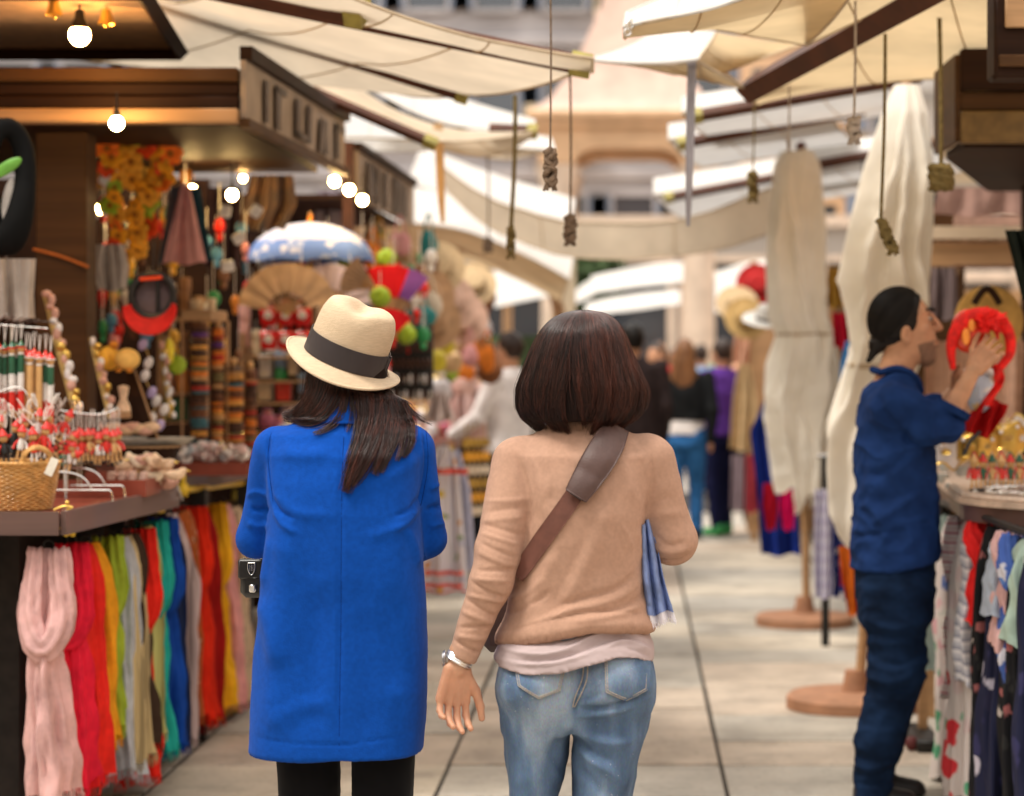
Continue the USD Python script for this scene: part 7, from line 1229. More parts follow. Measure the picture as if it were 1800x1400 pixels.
def keyring(label, c, m, group):
    t = thing('key_ring', label, 'key ring', c, group); obj('ring', ring(c + [0, 0, .003], .016, .0022, (0, 0, 1), 18, 5), silver, t); obj('fob', box(c + [.016, -.009, 0], c + [.046, .009, .006], .002), m, t); return t
sp = [cutlery('silver souvenir spoon in the rounded tray', [1.62, 7.85, 1.072], silver, 'souvenir spoons in the rounded tray'), keyring('key ring with pale fob in the rounded tray', np.array([1.5, 7.9, 1.072]), pearl, 'pale key rings in the rounded tray'), keyring('key ring with dark fob in the rounded tray', np.array([1.4, 7.9, 1.072]), black_toy, 'dark key rings in the rounded tray')]
for k in range(130):
    a, q = R.uniform(0, 6.28), .47 * math.sqrt(R.random()); dup(sp[int(R.choice(3, p=[.4, .35, .25]))], [1.62 + q * math.cos(a), 8.05 + q * math.sin(a), 1.071 + .02 * R.random()], R.uniform(0, 360), None, None, 1.3)
for k in range(14):
    px = 1712 + 16 * (k % 7); Y = 8.15 + .25 * (k // 7); toy(f'wooden nutcracker figure standing on the right counter, {["first","second","third","fourth","fifth","sixth","seventh"][k % 7]} of the {"front" if k < 7 else "back"} row', [PX(px, Y), Y, 1.075 + .036], 1.0, (wood_toy, red_toy, green_toy)[k % 3], (red_toy, green_toy, wood_toy)[k % 3], string=0, seed=k + 200)
def gmask(label, c, m, s=1.0, rz=0):
    """A half mask: curved face with two eye holes."""
    t = thing('carnival_mask', label, 'mask', c); n = 30
    def fn(u, v):
        a = (u - .5) * 2.3; h = .05 * np.cos((u - .5) * 2.2) ** .5 * (1 + .25 * np.cos(4 * np.pi * (u - .5))); return np.stack([c[0] + s * .085 * np.sin(a), c[1] - s * (.07 * np.cos(a) - .03) - s * .012 * np.exp(-((u - .5) / .08) ** 2) * v, c[2] + s * (h * (v * 2 - 1) + .05)], -1)
    mm = sheet(fn, n, 14); cen = np.array(mm.vertices)[mm.faces].mean(1); loc = (cen - c) / s; hole = ((np.abs(np.abs(loc[:, 0]) - .034) / .018) ** 2 + ((loc[:, 2] - .052) / .012) ** 2) < 1
    mm = trimesh.Trimesh(mm.vertices, mm.faces[~hole], process=False); obj('face', turn(mm, [0, 0, 1], rz, c), m, t); obj('edge_braid', turn(tube(np.vstack([fn(np.linspace(0, 1, 24), np.ones(24)), fn(np.linspace(1, 0, 24), np.zeros(24))]), .004 * s, 5, False), [0, 0, 1], rz, c), gold, t)
    for q in (.2, .5, .8): obj('gem', ball(turn(trimesh.Trimesh([fn(np.array([q]), np.array([.85]))[0]] * 3, [[0, 1, 2]], process=False), [0, 0, 1], rz, c).vertices[0] + [0, -.004, 0], .008 * s, 1), pearl, t)
for k, (px, py, Y, m) in enumerate([(1665, 782, 8.9, gold), (1690, 772, 9.1, gilt), (1662, 810, 8.7, pearl), (1688, 795, 8.8, gold), (1740, 778, 9.0, gilt), (1775, 785, 8.9, gold), (1715, 800, 8.7, gold), (1800, 770, 9.2, pearl)]): gmask(f'{"silvery" if m is pearl else "golden"} carnival half mask lying on the right counter, {["leftmost","second behind","front left with pale face","front middle","behind the red ribbon","right of the ribbon","under the ribbon","farthest right"][k]}', P(px, py + 10, Y), m, 1.0, (20, -30, 40, 0, -15, 25, 10, -40)[k])
for k, (px, py, Y, w, h) in enumerate([(1658, 850, 8.9, 22, 16), (1672, 868, 8.6, 20, 14), (1660, 830, 9.1, 20, 14), (1690, 838, 8.7, 24, 16)]): t = thing('glass_dish', f'small grey glass dish at the edge of the right counter, {["middle","lowest","uppermost","rightmost"][k]}', 'dish', P(px, py, Y)); c = P(px, py, Y); r = w * .5 * Y / F; obj('dish', lathe([(0, 0), (r * .6, 0), (r, .02), (r * 1.05, .035), (r * .95, .032), (r * .6, .008), (0, .006)], 24, c), mat('grey_glass', (0.42, 0.44, 0.42), rough=.1, coat=.5), t); obj('beads', join(*[ball(c + [r * .5 * math.cos(q), r * .5 * math.sin(q), .022], .008, 1) for q in range(6)]), pearl, t)
# mask in the vendor's hand and hanging things above
redf = paint('feather_red', (0.72, 0.012, 0.008), rough=.7, var=.3, scale=40); redd = C('dark_red_satin', (0.42, 0.008, 0.008))
t = thing('carnival_mask', 'glossy red carnival mask with feather crest held up by the vendor', 'mask', P(1728, 640, 8.2)); Ym = 8.15
obj('hoop', tube(curve([P(x, y, Ym) for x, y in ((1676, 650), (1672, 610), (1688, 572), (1722, 552), (1756, 562), (1776, 598), (1772, 628), (1755, 652), (1752, 668))], 50), np.interp(np.linspace(0, 1, 50), [0, .3, .6, 1], [.010, .026, .022, .012]), 10), redf, t); obj('face', join(ball(P(1702, 582, Ym + .02), (.060, .03, .075), 3)), mat('mask_gloss_red', (0.72, .05, .012), rough=.22, coat=.6), t)
obj('eye_jewel', join(ball(P(1698, 592, Ym - .02), (.014, .008, .03), 1), ball(P(1708, 572, Ym - .02), (.012, .008, .022), 1)), mat('orange_gem', (0.9, .3, .05), rough=.15), t)
g = np.random.default_rng(9); c = P(1742, 572, Ym - .01); fe = []
for k in range(46):
    d = g.normal(0, 1, 3); d[1] = -abs(d[1]) * .6; d[2] = abs(d[2]) * .7 + g.normal(0, .4); d /= np.linalg.norm(d); e = c + d * g.uniform(.035, .07); s_ = np.cross(d, [0, 1, .2]); s_ /= np.linalg.norm(s_); fe.append(tube([c + d * .01, (c + e) / 2 + s_ * .008, e], [.009, .011, .003], 5))
obj('feathers', join(*fe), redf, t); obj('ribbon', sheet(lambda u, v: np.stack([PX(1748 + 10 * np.sin(v * 5) + (u - .5) * 16, Ym), Ym + .01 * np.sin(u * 7 + v * 9), PZ(640 + 74 * v, Ym)], -1), 10, 24, .003), redf, t)
t = thing('carnival_mask', 'white blue and gold glitter mask below the red one', 'mask', P(1722, 715, 8.3)); mk = pattern('glitter_face', (0.52, 0.60, 0.72), [(0.72, 0.50, 0.14), (0.75, 0.74, 0.74), (0.40, 0.52, 0.70), (0.74, 0.72, 0.70)], 24, .45, .3); obj('face', ball(P(1722, 688, 8.3), (.050, .035, .075), 3), mk, t); obj('nose', tube([P(1722, 680, 8.23), P(1722, 700, 8.225)], [.006, .011], 8), mk, t); obj('crown', join(*[ball(P(1700 + 9 * k, 654 - 6 * math.sin(k * .7), 8.28), .014, 1) for k in range(6)]), pearl, t)
obj('collar', sheet(lambda u, v: np.stack([PX(1712 + 40 * v + 54 * (u - .5) * (1 - .3 * v), 8.28), 8.28 + .03 * np.sin(u * 14 + v * 4), PZ(764 - 60 * v + 18 * (u - .5), 8.28)], -1), 24, 16, .003), redd, t); obj('stick', tube([P(1722, 760, 8.26), P(1706, 775, 8.22), P(1694, 800, 8.2)], .0065, 7), black_toy, t)
t = thing('straw_bag', 'round straw bag with dark handle hanging behind the masks', 'bag', P(1735, 625, 9.3)); obj('body', ball(P(1738, 565, 9.4), (.135, .05, .14), 3), mat('bag_straw', (0.55, 0.33, 0.09), rough=.75, bump=.5, bscale=120), t); obj('handle', tube(curve([P(1712, 535, 9.3), P(1735, 508, 9.3), P(1758, 535, 9.3)], 20), .014, 8), wood_dark, t)
drape('black shawl hanging at the right frame edge', 'shawl', 'shawl', [(405, 1766, 1815), (450, 1778, 1830), (525, 1796, 1840)], 8.4, C('black_shawl', (0.012, .016, .012)), .03, 3); drape('mauve cloth hanging on the right kiosk back wall', 'hanging_cloth', 'cloth', [(330, 1650, 1800), (378, 1640, 1800)], 11.3, C('mauve_back', (0.36, 0.22, 0.18)), .02, 4); drape('rosy beige cloth panel under the cream shelf edge', 'hanging_cloth', 'cloth', [(418, 1640, 1770), (462, 1652, 1768)], 11.45, C('rosy_beige', (0.55, 0.40, 0.33)), .02, 4); drape('grey shadowed curtain with red flower left of the straw bag', 'curtain', 'curtain', [(470, 1636, 1680), (560, 1634, 1684)], 11.2, C('mauve_grey_curtain', (0.16, 0.12, 0.12)), .02, 3); drape('pale peach curtain behind the vendor and the masks', 'curtain', 'curtain', [(600, 1625, 1800), (760, 1625, 1800)], 10.6, C('peach_curtain', (0.60, 0.38, 0.28)), .03, 6)
# clothes and goods farther along the right
for lab, nm, cat, o, Y, m in (('royal blue dress hanging behind the first closed parasol', 'hanging_dress', 'dress', [(700, 1345, 1372), (760, 1318, 1385), (860, 1330, 1400), (975, 1338, 1408)], 14.6, C('royal_blue', (0.012, 0.03, 0.22))), ('red bag shaped cloth hanging under the first parasol', 'hanging_bag', 'bag', [(850, 1342, 1364), (890, 1340, 1368), (930, 1346, 1362)], 14.2, C('crimson', (0.45, 0.01, .03))), ('hot pink bag hanging beside the red one', 'hanging_bag', 'bag', [(860, 1372, 1394), (890, 1370, 1398), (930, 1376, 1394)], 14.1, C('hot_pink', (0.75, 0.01, .14))), ('lilac striped towel hanging between the two closed parasols', 'towel', 'towel', [(860, 1432, 1462), (960, 1430, 1470), (1050, 1432, 1470)], 12.6, stripes('lilac_towel', [(0.55, 0.52, 0.66), (0.62, .60, .70), (0.5, .46, .6)], 30)), ('navy and white cloth right of the lilac towel', 'towel', 'towel', [(880, 1462, 1500), (1050, 1464, 1502)], 12.2, pattern('navy_cloth', (0.02, .03, .16), [(0.6, .55, .55), (0.05, .08, .3)], 16, .35)), ('orange cloth low beside the vendor', 'hanging_cloth', 'cloth', [(960, 1474, 1510), (1080, 1490, 1512)], 11.2, C('orange_cloth', (0.66, 0.16, .02))), ('red cloth low behind the white parasol', 'hanging_cloth', 'cloth', [(980, 1476, 1504), (1030, 1478, 1506)], 11.6, C('crimson', (0.45, .01, .03))), ('sky blue scarf hanging between the parasols', 'hanging_scarf', 'scarf', [(600, 1486, 1512), (640, 1478, 1516), (690, 1474, 1500)], 12.4, C('sky_blue', (0.03, 0.30, 0.66))), ('crimson scarf above the sky blue one', 'hanging_scarf', 'scarf', [(550, 1462, 1492), (610, 1466, 1500)], 12.8, C('crimson', (0.45, .01, .03))), ('amber dress hanging behind the first parasol', 'hanging_dress', 'dress', [(470, 1454, 1474), (540, 1452, 1484)], 14, C('amber_dress', (0.5, .28, .05))), ('beige fringed dress hanging behind the crowd on the right', 'hanging_dress', 'dress', [(640, 1298, 1318), (700, 1288, 1330), (790, 1282, 1332)], 19, C('beige_fringe', (0.62, 0.44, 0.24))), ('peach blouse hanging beside the beige dress', 'hanging_dress', 'dress', [(585, 1292, 1330), (640, 1286, 1328)], 20, C('peach_blouse', (0.66, 0.38, 0.26))), ('white and blue dress hanging low behind the first parasol', 'hanging_dress', 'dress', [(748, 1330, 1352), (830, 1328, 1356)], 15.4, C('white_blue', (0.58, .58, .64))), ('rose red skirt standing low on the far right', 'hanging_dress', 'dress', [(800, 1310, 1334), (900, 1308, 1336)], 18, C('rose_red', (0.45, .06, .08))), ('lilac grey skirt low on the far right', 'hanging_dress', 'dress', [(800, 1286, 1312), (895, 1284, 1312)], 19, C('lilac_grey', (0.36, .28, .32)))): drape(lab, nm, cat, o, Y, m, .03, 4)
for k, (px, py, Y, tl, m) in enumerate([(1296, 535, 19, 60, straw_m), (1312, 560, 18.5, 70, mat('golden_straw', (0.55, .36, .14), rough=.8)), (1352, 562, 15, 20, paint('hat_white', (0.72, .70, .66), rough=.8)), (1330, 500, 19.5, 80, mat('red_felt', (0.45, .02, .02), rough=.9))]): straw_hat_(['pale straw hat on the far right stall', 'golden straw hat below the pale one', 'white sun hat beside the first closed parasol', 'red felt hat high on the far right stall'][k], P(px, py, Y), tl, [1, .1, 0], m, .17)
f5 = thing('stall', 'far right stall with dark back wall and tan frame behind the parasols', 'stall', (2.6, 19.5, 0)); obj('back_wall', box([1.0, 21, 0], [4.6, 21.08, 2.1]), wood_tan, f5); obj('side_wall', box([1.75, 13.2, 0], [1.82, 21, 2.2]), wood_brown, f5); obj('shelf', box([1.0, 19.5, .9], [1.75, 20.8, .95]), wood_tan, f5); obj('post', box([.98, 19.9, 0], [1.04, 19.96, 2.3]), wood_tan, f5)
f6 = thing('stall', 'brown stall frame hidden behind the closed parasols', 'stall', (1.8, 12.9, 0)); obj('back_wall', box([1.22, 13.0, .9], [1.74, 13.05, 2.35]), wood_brown, f6); obj('shelf', box([1.2, 12.6, 1.95], [1.7, 12.98, 2.0]), wood_tan, f6); obj('rail', tube([[.98, 12.75, 1.0], [1.7, 12.75, 1.0]], .012, 8), steel, f6); obj('leg', box([1.0, 12.7, 0], [1.04, 12.74, 1.0]), black_metal, f6)
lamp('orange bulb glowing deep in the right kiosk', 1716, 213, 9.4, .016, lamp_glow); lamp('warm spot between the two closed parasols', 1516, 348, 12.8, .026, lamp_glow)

R = np.random.default_rng(55); tints = [('brown', (0.22, 0.09, 0.04)), ('tan', (0.50, 0.31, 0.16)), ('maroon', (0.20, 0.015, 0.03)), ('rose', (0.62, 0.30, 0.30)), ('ochre', (0.52, 0.30, 0.05)), ('teal', (0.04, 0.22, 0.22)), ('cream', (0.66, 0.56, 0.44)), ('orange', (0.70, 0.20, 0.03)), ('black', (0.014, 0.012, 0.012)), ('lime', (0.30, 0.40, 0.05))]
spots = ['high under the second kiosk roof', 'left of the hat cluster', 'above the bead rack', 'under the tan arch', 'beside the maroon pouches', 'low beyond the bead rack', 'next to the pale pink dress', 'near the tan pillar', 'behind the tassel strings', 'over the heaped pouches']
for k in range(40):
    px, py, Y = [(R.uniform(640, 760), R.uniform(400, 560), R.uniform(12.3, 13.8)), (R.uniform(740, 880), R.uniform(450, 640), R.uniform(14.2, 17.5))][k % 2]; nm, col = tints[int(R.integers(10))]; w = R.uniform(.06, .12); h = R.uniform(.10, .22); c = P(px, py, Y); m = C('bag_' + nm, col)
    t = thing('cloth_bag', f'{nm} {["small", "wide", "long", "plump"][k // 10]} cloth bag hanging {spots[k % 10]}', 'bag', c - [0, 0, h]); b = ball(c - [0, 0, h / 2], (w * .7, w * .3, h / 2), 2); v = np.array(b.vertices); obj('bag', pushed(b, .03 * (meshkit.fbm(v * 14, 3, k) - .5)), m, t); obj('handle', tube(curve([c + [-w * .35, 0, -.02], c + [0, 0, .09], c + [w * .35, 0, -.02]], 10), .006, 5), m, t)
R = np.random.default_rng(66); ch = [('scarlet', (0.72, .02, .01)), ('golden', (0.75, .42, .03)), ('white', (0.78, .75, .72)), ('pink', (0.75, .30, .34)), ('sky', (0.12, .36, .60)), ('emerald', (0.02, .26, .08)), ('amber', (0.72, .26, .03)), ('walnut', (0.20, .08, .03))]
pr = []
for k, (nm, col) in enumerate(ch):
    c = P(180 + 20 * k, 520, 10.7); t = thing('hanging_charm', f'small {nm} charm on a string in the left kiosk', 'charm', c, f'{nm} charms hung in the left kiosks'); obj('charm', join(ball(c, (.022, .014, .026), 2), ball(c + [0, 0, -.034], (.011, .01, .012), 1)), paint('charm_' + nm, col, coat=.4), t); obj('string', tube([c + [0, 0, .02], c + [0, 0, .13]], .0018, 4), string_white, t); pr.append(t)
for k in range(110):
    px, py, Y = (R.uniform(158, 440), R.uniform(310, 640), R.uniform(10.2, 11.1)) if k % 2 else (R.uniform(430, 770), R.uniform(430, 660), R.uniform(11.4, 12.6)); dup(pr[int(R.integers(8))], P(px, py, Y), R.uniform(0, 360), None, None, R.uniform(.8, 1.7))
# ================================================================== the vendor and the people farther down the lane
denim_shirt = cloth('dark_blue_shirt', (0.009, 0.028, 0.105), var=.25, scale=8, bump=.3, bscale=300); jeans_dark = cloth('dark_blue_jeans', (0.0045, 0.013, 0.036), var=.5, scale=7); hair_blk = LOOK['black_hair']
def vendor():
    Y = 8.27; t = thing('person', 'vendor in a dark blue shirt and jeans holding up a red carnival mask', 'person', (PX(1560, Y), Y, 0))
    Q = lambda px, py, dy=0.0: np.array([PX(px, Y), Y + dy, PZ(py, Y)])
    wr_, el = Q(1698, 652, -.17), Q(1650, 742, -.17); wl_ = Q(1690, 690, .15)
    def head(x, y, z):
        d = ell(x, y, z, Q(1585, 566), (0.098, 0.077, 0.104)); d = smin(d, ell(x, y, z, Q(1616, 600), (0.058, 0.056, 0.060)), .03); d = smin(d, ell(x, y, z, Q(1634, 624), (0.022, 0.026, 0.020)), .02)
        d = smin(d, cap(x, y, z, Q(1606, 612, 0), Q(1628, 630, 0), .042, .028), .02)
        d = smin(d, cap(x, y, z, Q(1637, 554), Q(1652, 576), .008, .0115), .012); d = smin(d, ell(x, y, z, Q(1647, 579), (.013, .016, .009)), .008)
        for s in (-1, 1):
            d = smin(d, cap(x, y, z, Q(1627, 547, s * .012), Q(1618, 549, s * .052), .011, .010), .010); d = smin(d, ell(x, y, z, Q(1621, 582, s * .042), (.022, .018, .018)), .016)
            d = np.maximum(d, -ell(x, y, z, Q(1634, 561, s * .036), (.012, .013, .008))) ; d = np.minimum(d, ell(x, y, z, Q(1627, 561, s * .032), (.0135, .0135, .012)))
        d = smin(d, ell(x, y, z, Q(1646, 600), (.011, .024, .006)), .005); d = smin(d, ell(x, y, z, Q(1645, 607), (.011, .021, .007)), .005); d = np.maximum(d, -ell(x, y, z, Q(1651, 603.5), (.014, .022, .0016)))
        for s in (-1, 1): e = np.maximum(ell(x, y, z, Q(1588, 590, s * .080), (.019, .011, .032)), -ell(x, y, z, Q(1591, 588, s * .090), (.011, .009, .020))); d = smin(d, e, .006)
        return d
    def body(x, y, z):
        d = smin(head(x, y, z), cap(x, y, z, Q(1588, 610), Q(1566, 680), .056, .064), .025)
        d = smin(d, cap(x, y, z, Q(1572, 735), Q(1574, 960), .085, .10), .05)
        d = smin(d, chain(x, y, z, [Q(1560, 705, -.17), el, wr_], [.048, .040, .026]), .02); d = smin(d, chain(x, y, z, [Q(1570, 705, .17), Q(1640, 760, .20), wl_], [.048, .040, .028]), .02)
        for pts, dy in (([(1574, 990), (1572, 1170), (1528, 1385)], -.09), ([(1580, 990), (1590, 1180), (1556, 1340)], .10)): d = smin(d, chain(x, y, z, [Q(a, b, dy) for a, b in pts], [.08, .055, .042]), .03)
        return d
    b = field(body, (PX(1470, Y), Y - .32, .02), (PX(1730, Y), Y + .34, 1.80), .0072, 3)
    fine = field(lambda x, y, z: smin(head(x, y, z), cap(x, y, z, Q(1588, 610), Q(1566, 680), .056, .064), .025), (PX(1525, Y), Y - .11, 1.42), (PX(1672, Y), Y + .11, 1.78), .0036, 2)
    hr1 = hand(wr_, Q(1740, 600, -.17) - wr_, (.5, .8, -.5), (-.5, .25, .8), .185, (14, 40, 26), .003, 6, 38); hl1 = hand(wl_, (.45, -.4, .55), (.5, -.7, 0), (-.5, -.3, .5), .18, (30, 45, 30), .0036)
    bv = b.faces[(np.array(b.vertices)[b.faces].mean(1)[:, 2] < 1.47) | (np.array(b.vertices)[b.faces].mean(1)[:, 0] > PX(1674, Y))]
    obj('body', join(trimesh.Trimesh(b.vertices, bv, process=False), fine, hr1, hl1), skin2, t)
    for s in (-1, 1):
        obj('eyebrow', tube(curve([Q(1640, 548, s * .014), Q(1633, 544, s * .030), Q(1622, 548, s * .050)], 10) + [.004, 0, .003], [.003] + [.0045] * 8 + [.002], 6), hair_blk, t); obj('eye', ball(Q(1631, 561, s * .034), (.0105, .0105, .0075), 2), mat('eye_white', (0.30, 0.25, 0.22), rough=.3), t); obj('iris', ball(Q(1636.5, 561, s * .035), (.0045, .005, .005), 1), black_toy, t)
    stub = mat('stubble', (0.22, 0.12, 0.075), rough=.7, var=.35, scale=160)
    obj('stubble', field(lambda x, y, z: np.maximum(np.maximum(head(x, y, z) - .0012, -head(x, y, z) - .004), np.maximum(np.maximum(z - PZ(598, Y) + np.clip(PX(1640, Y) - x, 0, 1) * .25, PX(1596, Y) - x), np.where((np.abs(z - PZ(603.5, Y)) < .006) & (x > PX(1640, Y)), 1, -1))), (PX(1590, Y), Y - .08, 1.49), (PX(1668, Y), Y + .08, 1.60), .0032, 2), stub, t)
    def hair(x, y, z):
        d = ell(x, y, z, Q(1580, 562), (0.106, 0.084, 0.112)); line = (x - PX(1622, Y)) - np.interp(z, [PZ(640, Y), PZ(610, Y), PZ(575, Y), PZ(548, Y), PZ(520, Y), PZ(505, Y)], [-.120, -.100, -.028, -.024, -.006, .02]); d = np.maximum(d, line)
        d = np.maximum(d, -ell(x, y, z, Q(1590, 592, -.085), (.022, .03, .034))); d = np.maximum(d, -ell(x, y, z, Q(1590, 592, .085), (.022, .03, .034)))
        d = smin(d, ell(x, y, z, Q(1545, 604), (.036, .034, .032)), .012); return smin(d, cap(x, y, z, Q(1540, 612), Q(1527, 634), .020, .010), .01)
    hm = field(hair, (PX(1505, Y), Y - .11, 1.48), (PX(1640, Y), Y + .11, 1.79), .0042, 2); v = np.array(hm.vertices); obj_hair = obj('hair', pushed(hm, .006 * (meshkit.fbm(v * [40, 25, 120], 3, 2) - .5)), hair_blk, t)
    g = np.random.default_rng(6); LN = []; c0 = Q(1580, 562); R3 = np.array([.1085, .0865, .1145]); e = (Q(1546, 602) - c0) / R3; e /= np.linalg.norm(e)
    for k in range(1500):
        sd = g.uniform(-1, 1); zt_ = g.uniform(.0, 1.02); a0 = np.array([.52 - .25 * (1 - zt_), sd * .95, zt_ if abs(sd) < .9 else zt_ * .8]); a0 /= np.linalg.norm(a0); om = math.acos(np.clip(a0 @ e, -.99, .99)); q = np.linspace(g.uniform(0, .35), 1, 14)[:, None]
        LN.append(c0 + (np.sin((1 - q) * om) * a0 + np.sin(q * om) * e) / math.sin(om) * R3 * g.uniform(.985, 1.01))
    LN = np.array(LN); LN = LN[~(((np.abs(LN[..., 0] - PX(1590, Y)) < .028) & (np.abs(LN[..., 2] - PZ(590, Y)) < .036)).any(1))]; strands('hair_strands', LN, .0011, hair_blk, obj_hair)
    obj('hair_band', ring(Q(1553, 603), .026, .006, (1, 0, .5), 18, 6), black_leather, t)
    T = TR([(648, 1548, 1606, Y - .0, .066), (668, 1540, 1610, Y - .0, .092), (690, 1518, 1618, Y, .145), (720, 1512, 1625, Y, .175), (780, 1504, 1640, Y, .185), (860, 1500, 1648, Y, .18), (930, 1498, 1650, Y, .18), (1004, 1497, 1648, Y, .185)], Y)
    def shirt(x, y, z):
        d = loft(x, y, z, T, 2.2); d = smin(d, cap(x, y, z, Q(1562, 712, -.13), Q(1562, 712, .13), .075), .04)
        d = np.maximum(d, EYE - (np.interp(x, [PX(1497, Y), PX(1560, Y), PX(1648, Y)], [1000, 998, 982]) - CY) * Y / F - z)
        ar = chain(x, y, z, [Q(1562, 712, -.155), Q(1622, 742, -.175), el], [.078, .070, .062], .02); fo = el + (wr_ - el) * .30; ar = smin(ar, cap(x, y, z, el, fo, .060, .055), .02); k = (wr_ - el) / np.linalg.norm(wr_ - el); ar = np.maximum(ar, (x - fo[0]) * k[0] + (y - fo[1]) * k[1] + (z - fo[2]) * k[2])
        d = smin(d, ar, .02); return smin(d, chain(x, y, z, [Q(1570, 712, .155), Q(1640, 760, .20), Q(1655, 720, .18)], [.075, .062, .05]), .02)
    sm = field(shirt, (PX(1475, Y), Y - .32, .78), (PX(1710, Y), Y + .34, 1.50), .0062, 4); v = np.array(sm.vertices)
    S = [([(1540, 690), (1560, 740), (1600, 770)], 7, -.008), ([(1570, 760), (1600, 785), (1640, 780)], 6, .008), ([(1600, 720), (1590, 760), (1600, 790)], 5, -.006), ([(1640, 715), (1632, 750), (1640, 775)], 5, .007), ([(1518, 700), (1512, 760), (1516, 830)], 7, .006), ([(1510, 880), (1540, 900), (1560, 960)], 9, .007), ([(1520, 840), (1570, 820), (1600, 790)], 7, -.006), ([(1530, 930), (1580, 890), (1630, 860)], 8, .006), ([(1505, 950), (1540, 940), (1600, 930)], 6, -.006)]
    sh = obj('shirt', pushed(sm, 1.6 * strokes(v, S, 8.1) * facing(sm) + .010 * (meshkit.fbm(v * [22, 22, 18], 3, 2) - .5) + .026 * creases(v, [9, 9, 12], 4) + .014 * (meshkit.fbm(v * [9, 9, 8], 3, 8) - .5)), denim_shirt, t)
    k = (wr_ - el) / np.linalg.norm(wr_ - el); obj('cuff', tube([el + (wr_ - el) * .20, el + (wr_ - el) * .33], [.063, .064], 20), denim_shirt, sh); obj('collar', join(*[tube(curve([Q(1546, 655, s * .05), Q(1575, 648, s * .070), Q(1606, 664, s * .060), Q(1618, 688, s * .030)], 14), .0115, 8) for s in (-1, 1)], tube(curve([Q(1546, 655, -.05), Q(1534, 650, 0), Q(1546, 655, .05)], 10), .0125, 8)), denim_shirt, sh)
    def trous(x, y, z):
        d = loft(x, y, z, TR([(960, 1502, 1645, Y, .165), (1040, 1504, 1640, Y, .17), (1090, 1510, 1636, Y, .16)], Y), 2.2)
        a = chain(x, y, z, [Q(1574, 1040, -.085), Q(1572, 1170, -.095), Q(1543, 1285, -.09), Q(1526, 1396, -.09)], [.112, .094, .078, .064], .03); c = chain(x, y, z, [Q(1578, 1040, .09), Q(1580, 1180, .11), Q(1552, 1300, .12), Q(1540, 1385, .12)], [.108, .086, .070, .060], .03); return smin(d, np.minimum(a, c), .04)
    tm = field(trous, (PX(1470, Y), Y - .26, .04), (PX(1670, Y), Y + .28, .92), .008, 3); v = np.array(tm.vertices); obj('jeans', pushed(tm, .016 * (meshkit.fbm(v * [8, 8, 18], 3, 3) - .5) + .017 * creases(v, [8, 8, 17], 5) + strokes(v, [([(1505, 1080), (1560, 1100), (1640, 1085)], 7, .008), ([(1520, 1150), (1570, 1165), (1630, 1140)], 7, -.009), ([(1510, 1185), (1560, 1195), (1615, 1170)], 6, .010), ([(1500, 1225), (1550, 1215), (1600, 1200)], 6, -.008), ([(1495, 1340), (1530, 1350), (1570, 1335)], 6, .008), ([(1495, 1370), (1530, 1378), (1560, 1366)], 5, -.008)], 8.15) * facing(tm)), jeans_dark, t)
    for px, dy in ((1524, -.09), (1552, .12)): obj('shoe', field(lambda x, y, z: np.maximum(smin(cap(x, y, z, Q(px, 1395, dy), Q(px + 62, 1402, dy), .052, .042), ell(x, y, z, Q(px, 1382, dy), (.055, .055, .06)), .02), .004 - z), (PX(px - 50, Y), Y + dy - .08, -.01), (PX(px + 110, Y), Y + dy + .08, .16), .007), black_leather, t)
    for k in range(7): obj('button', ball(Q(1622 + 3.5 * k, 706 + 34 * k, -.10), .005, 1), black_toy, sh) if k < 3 else None
vendor()

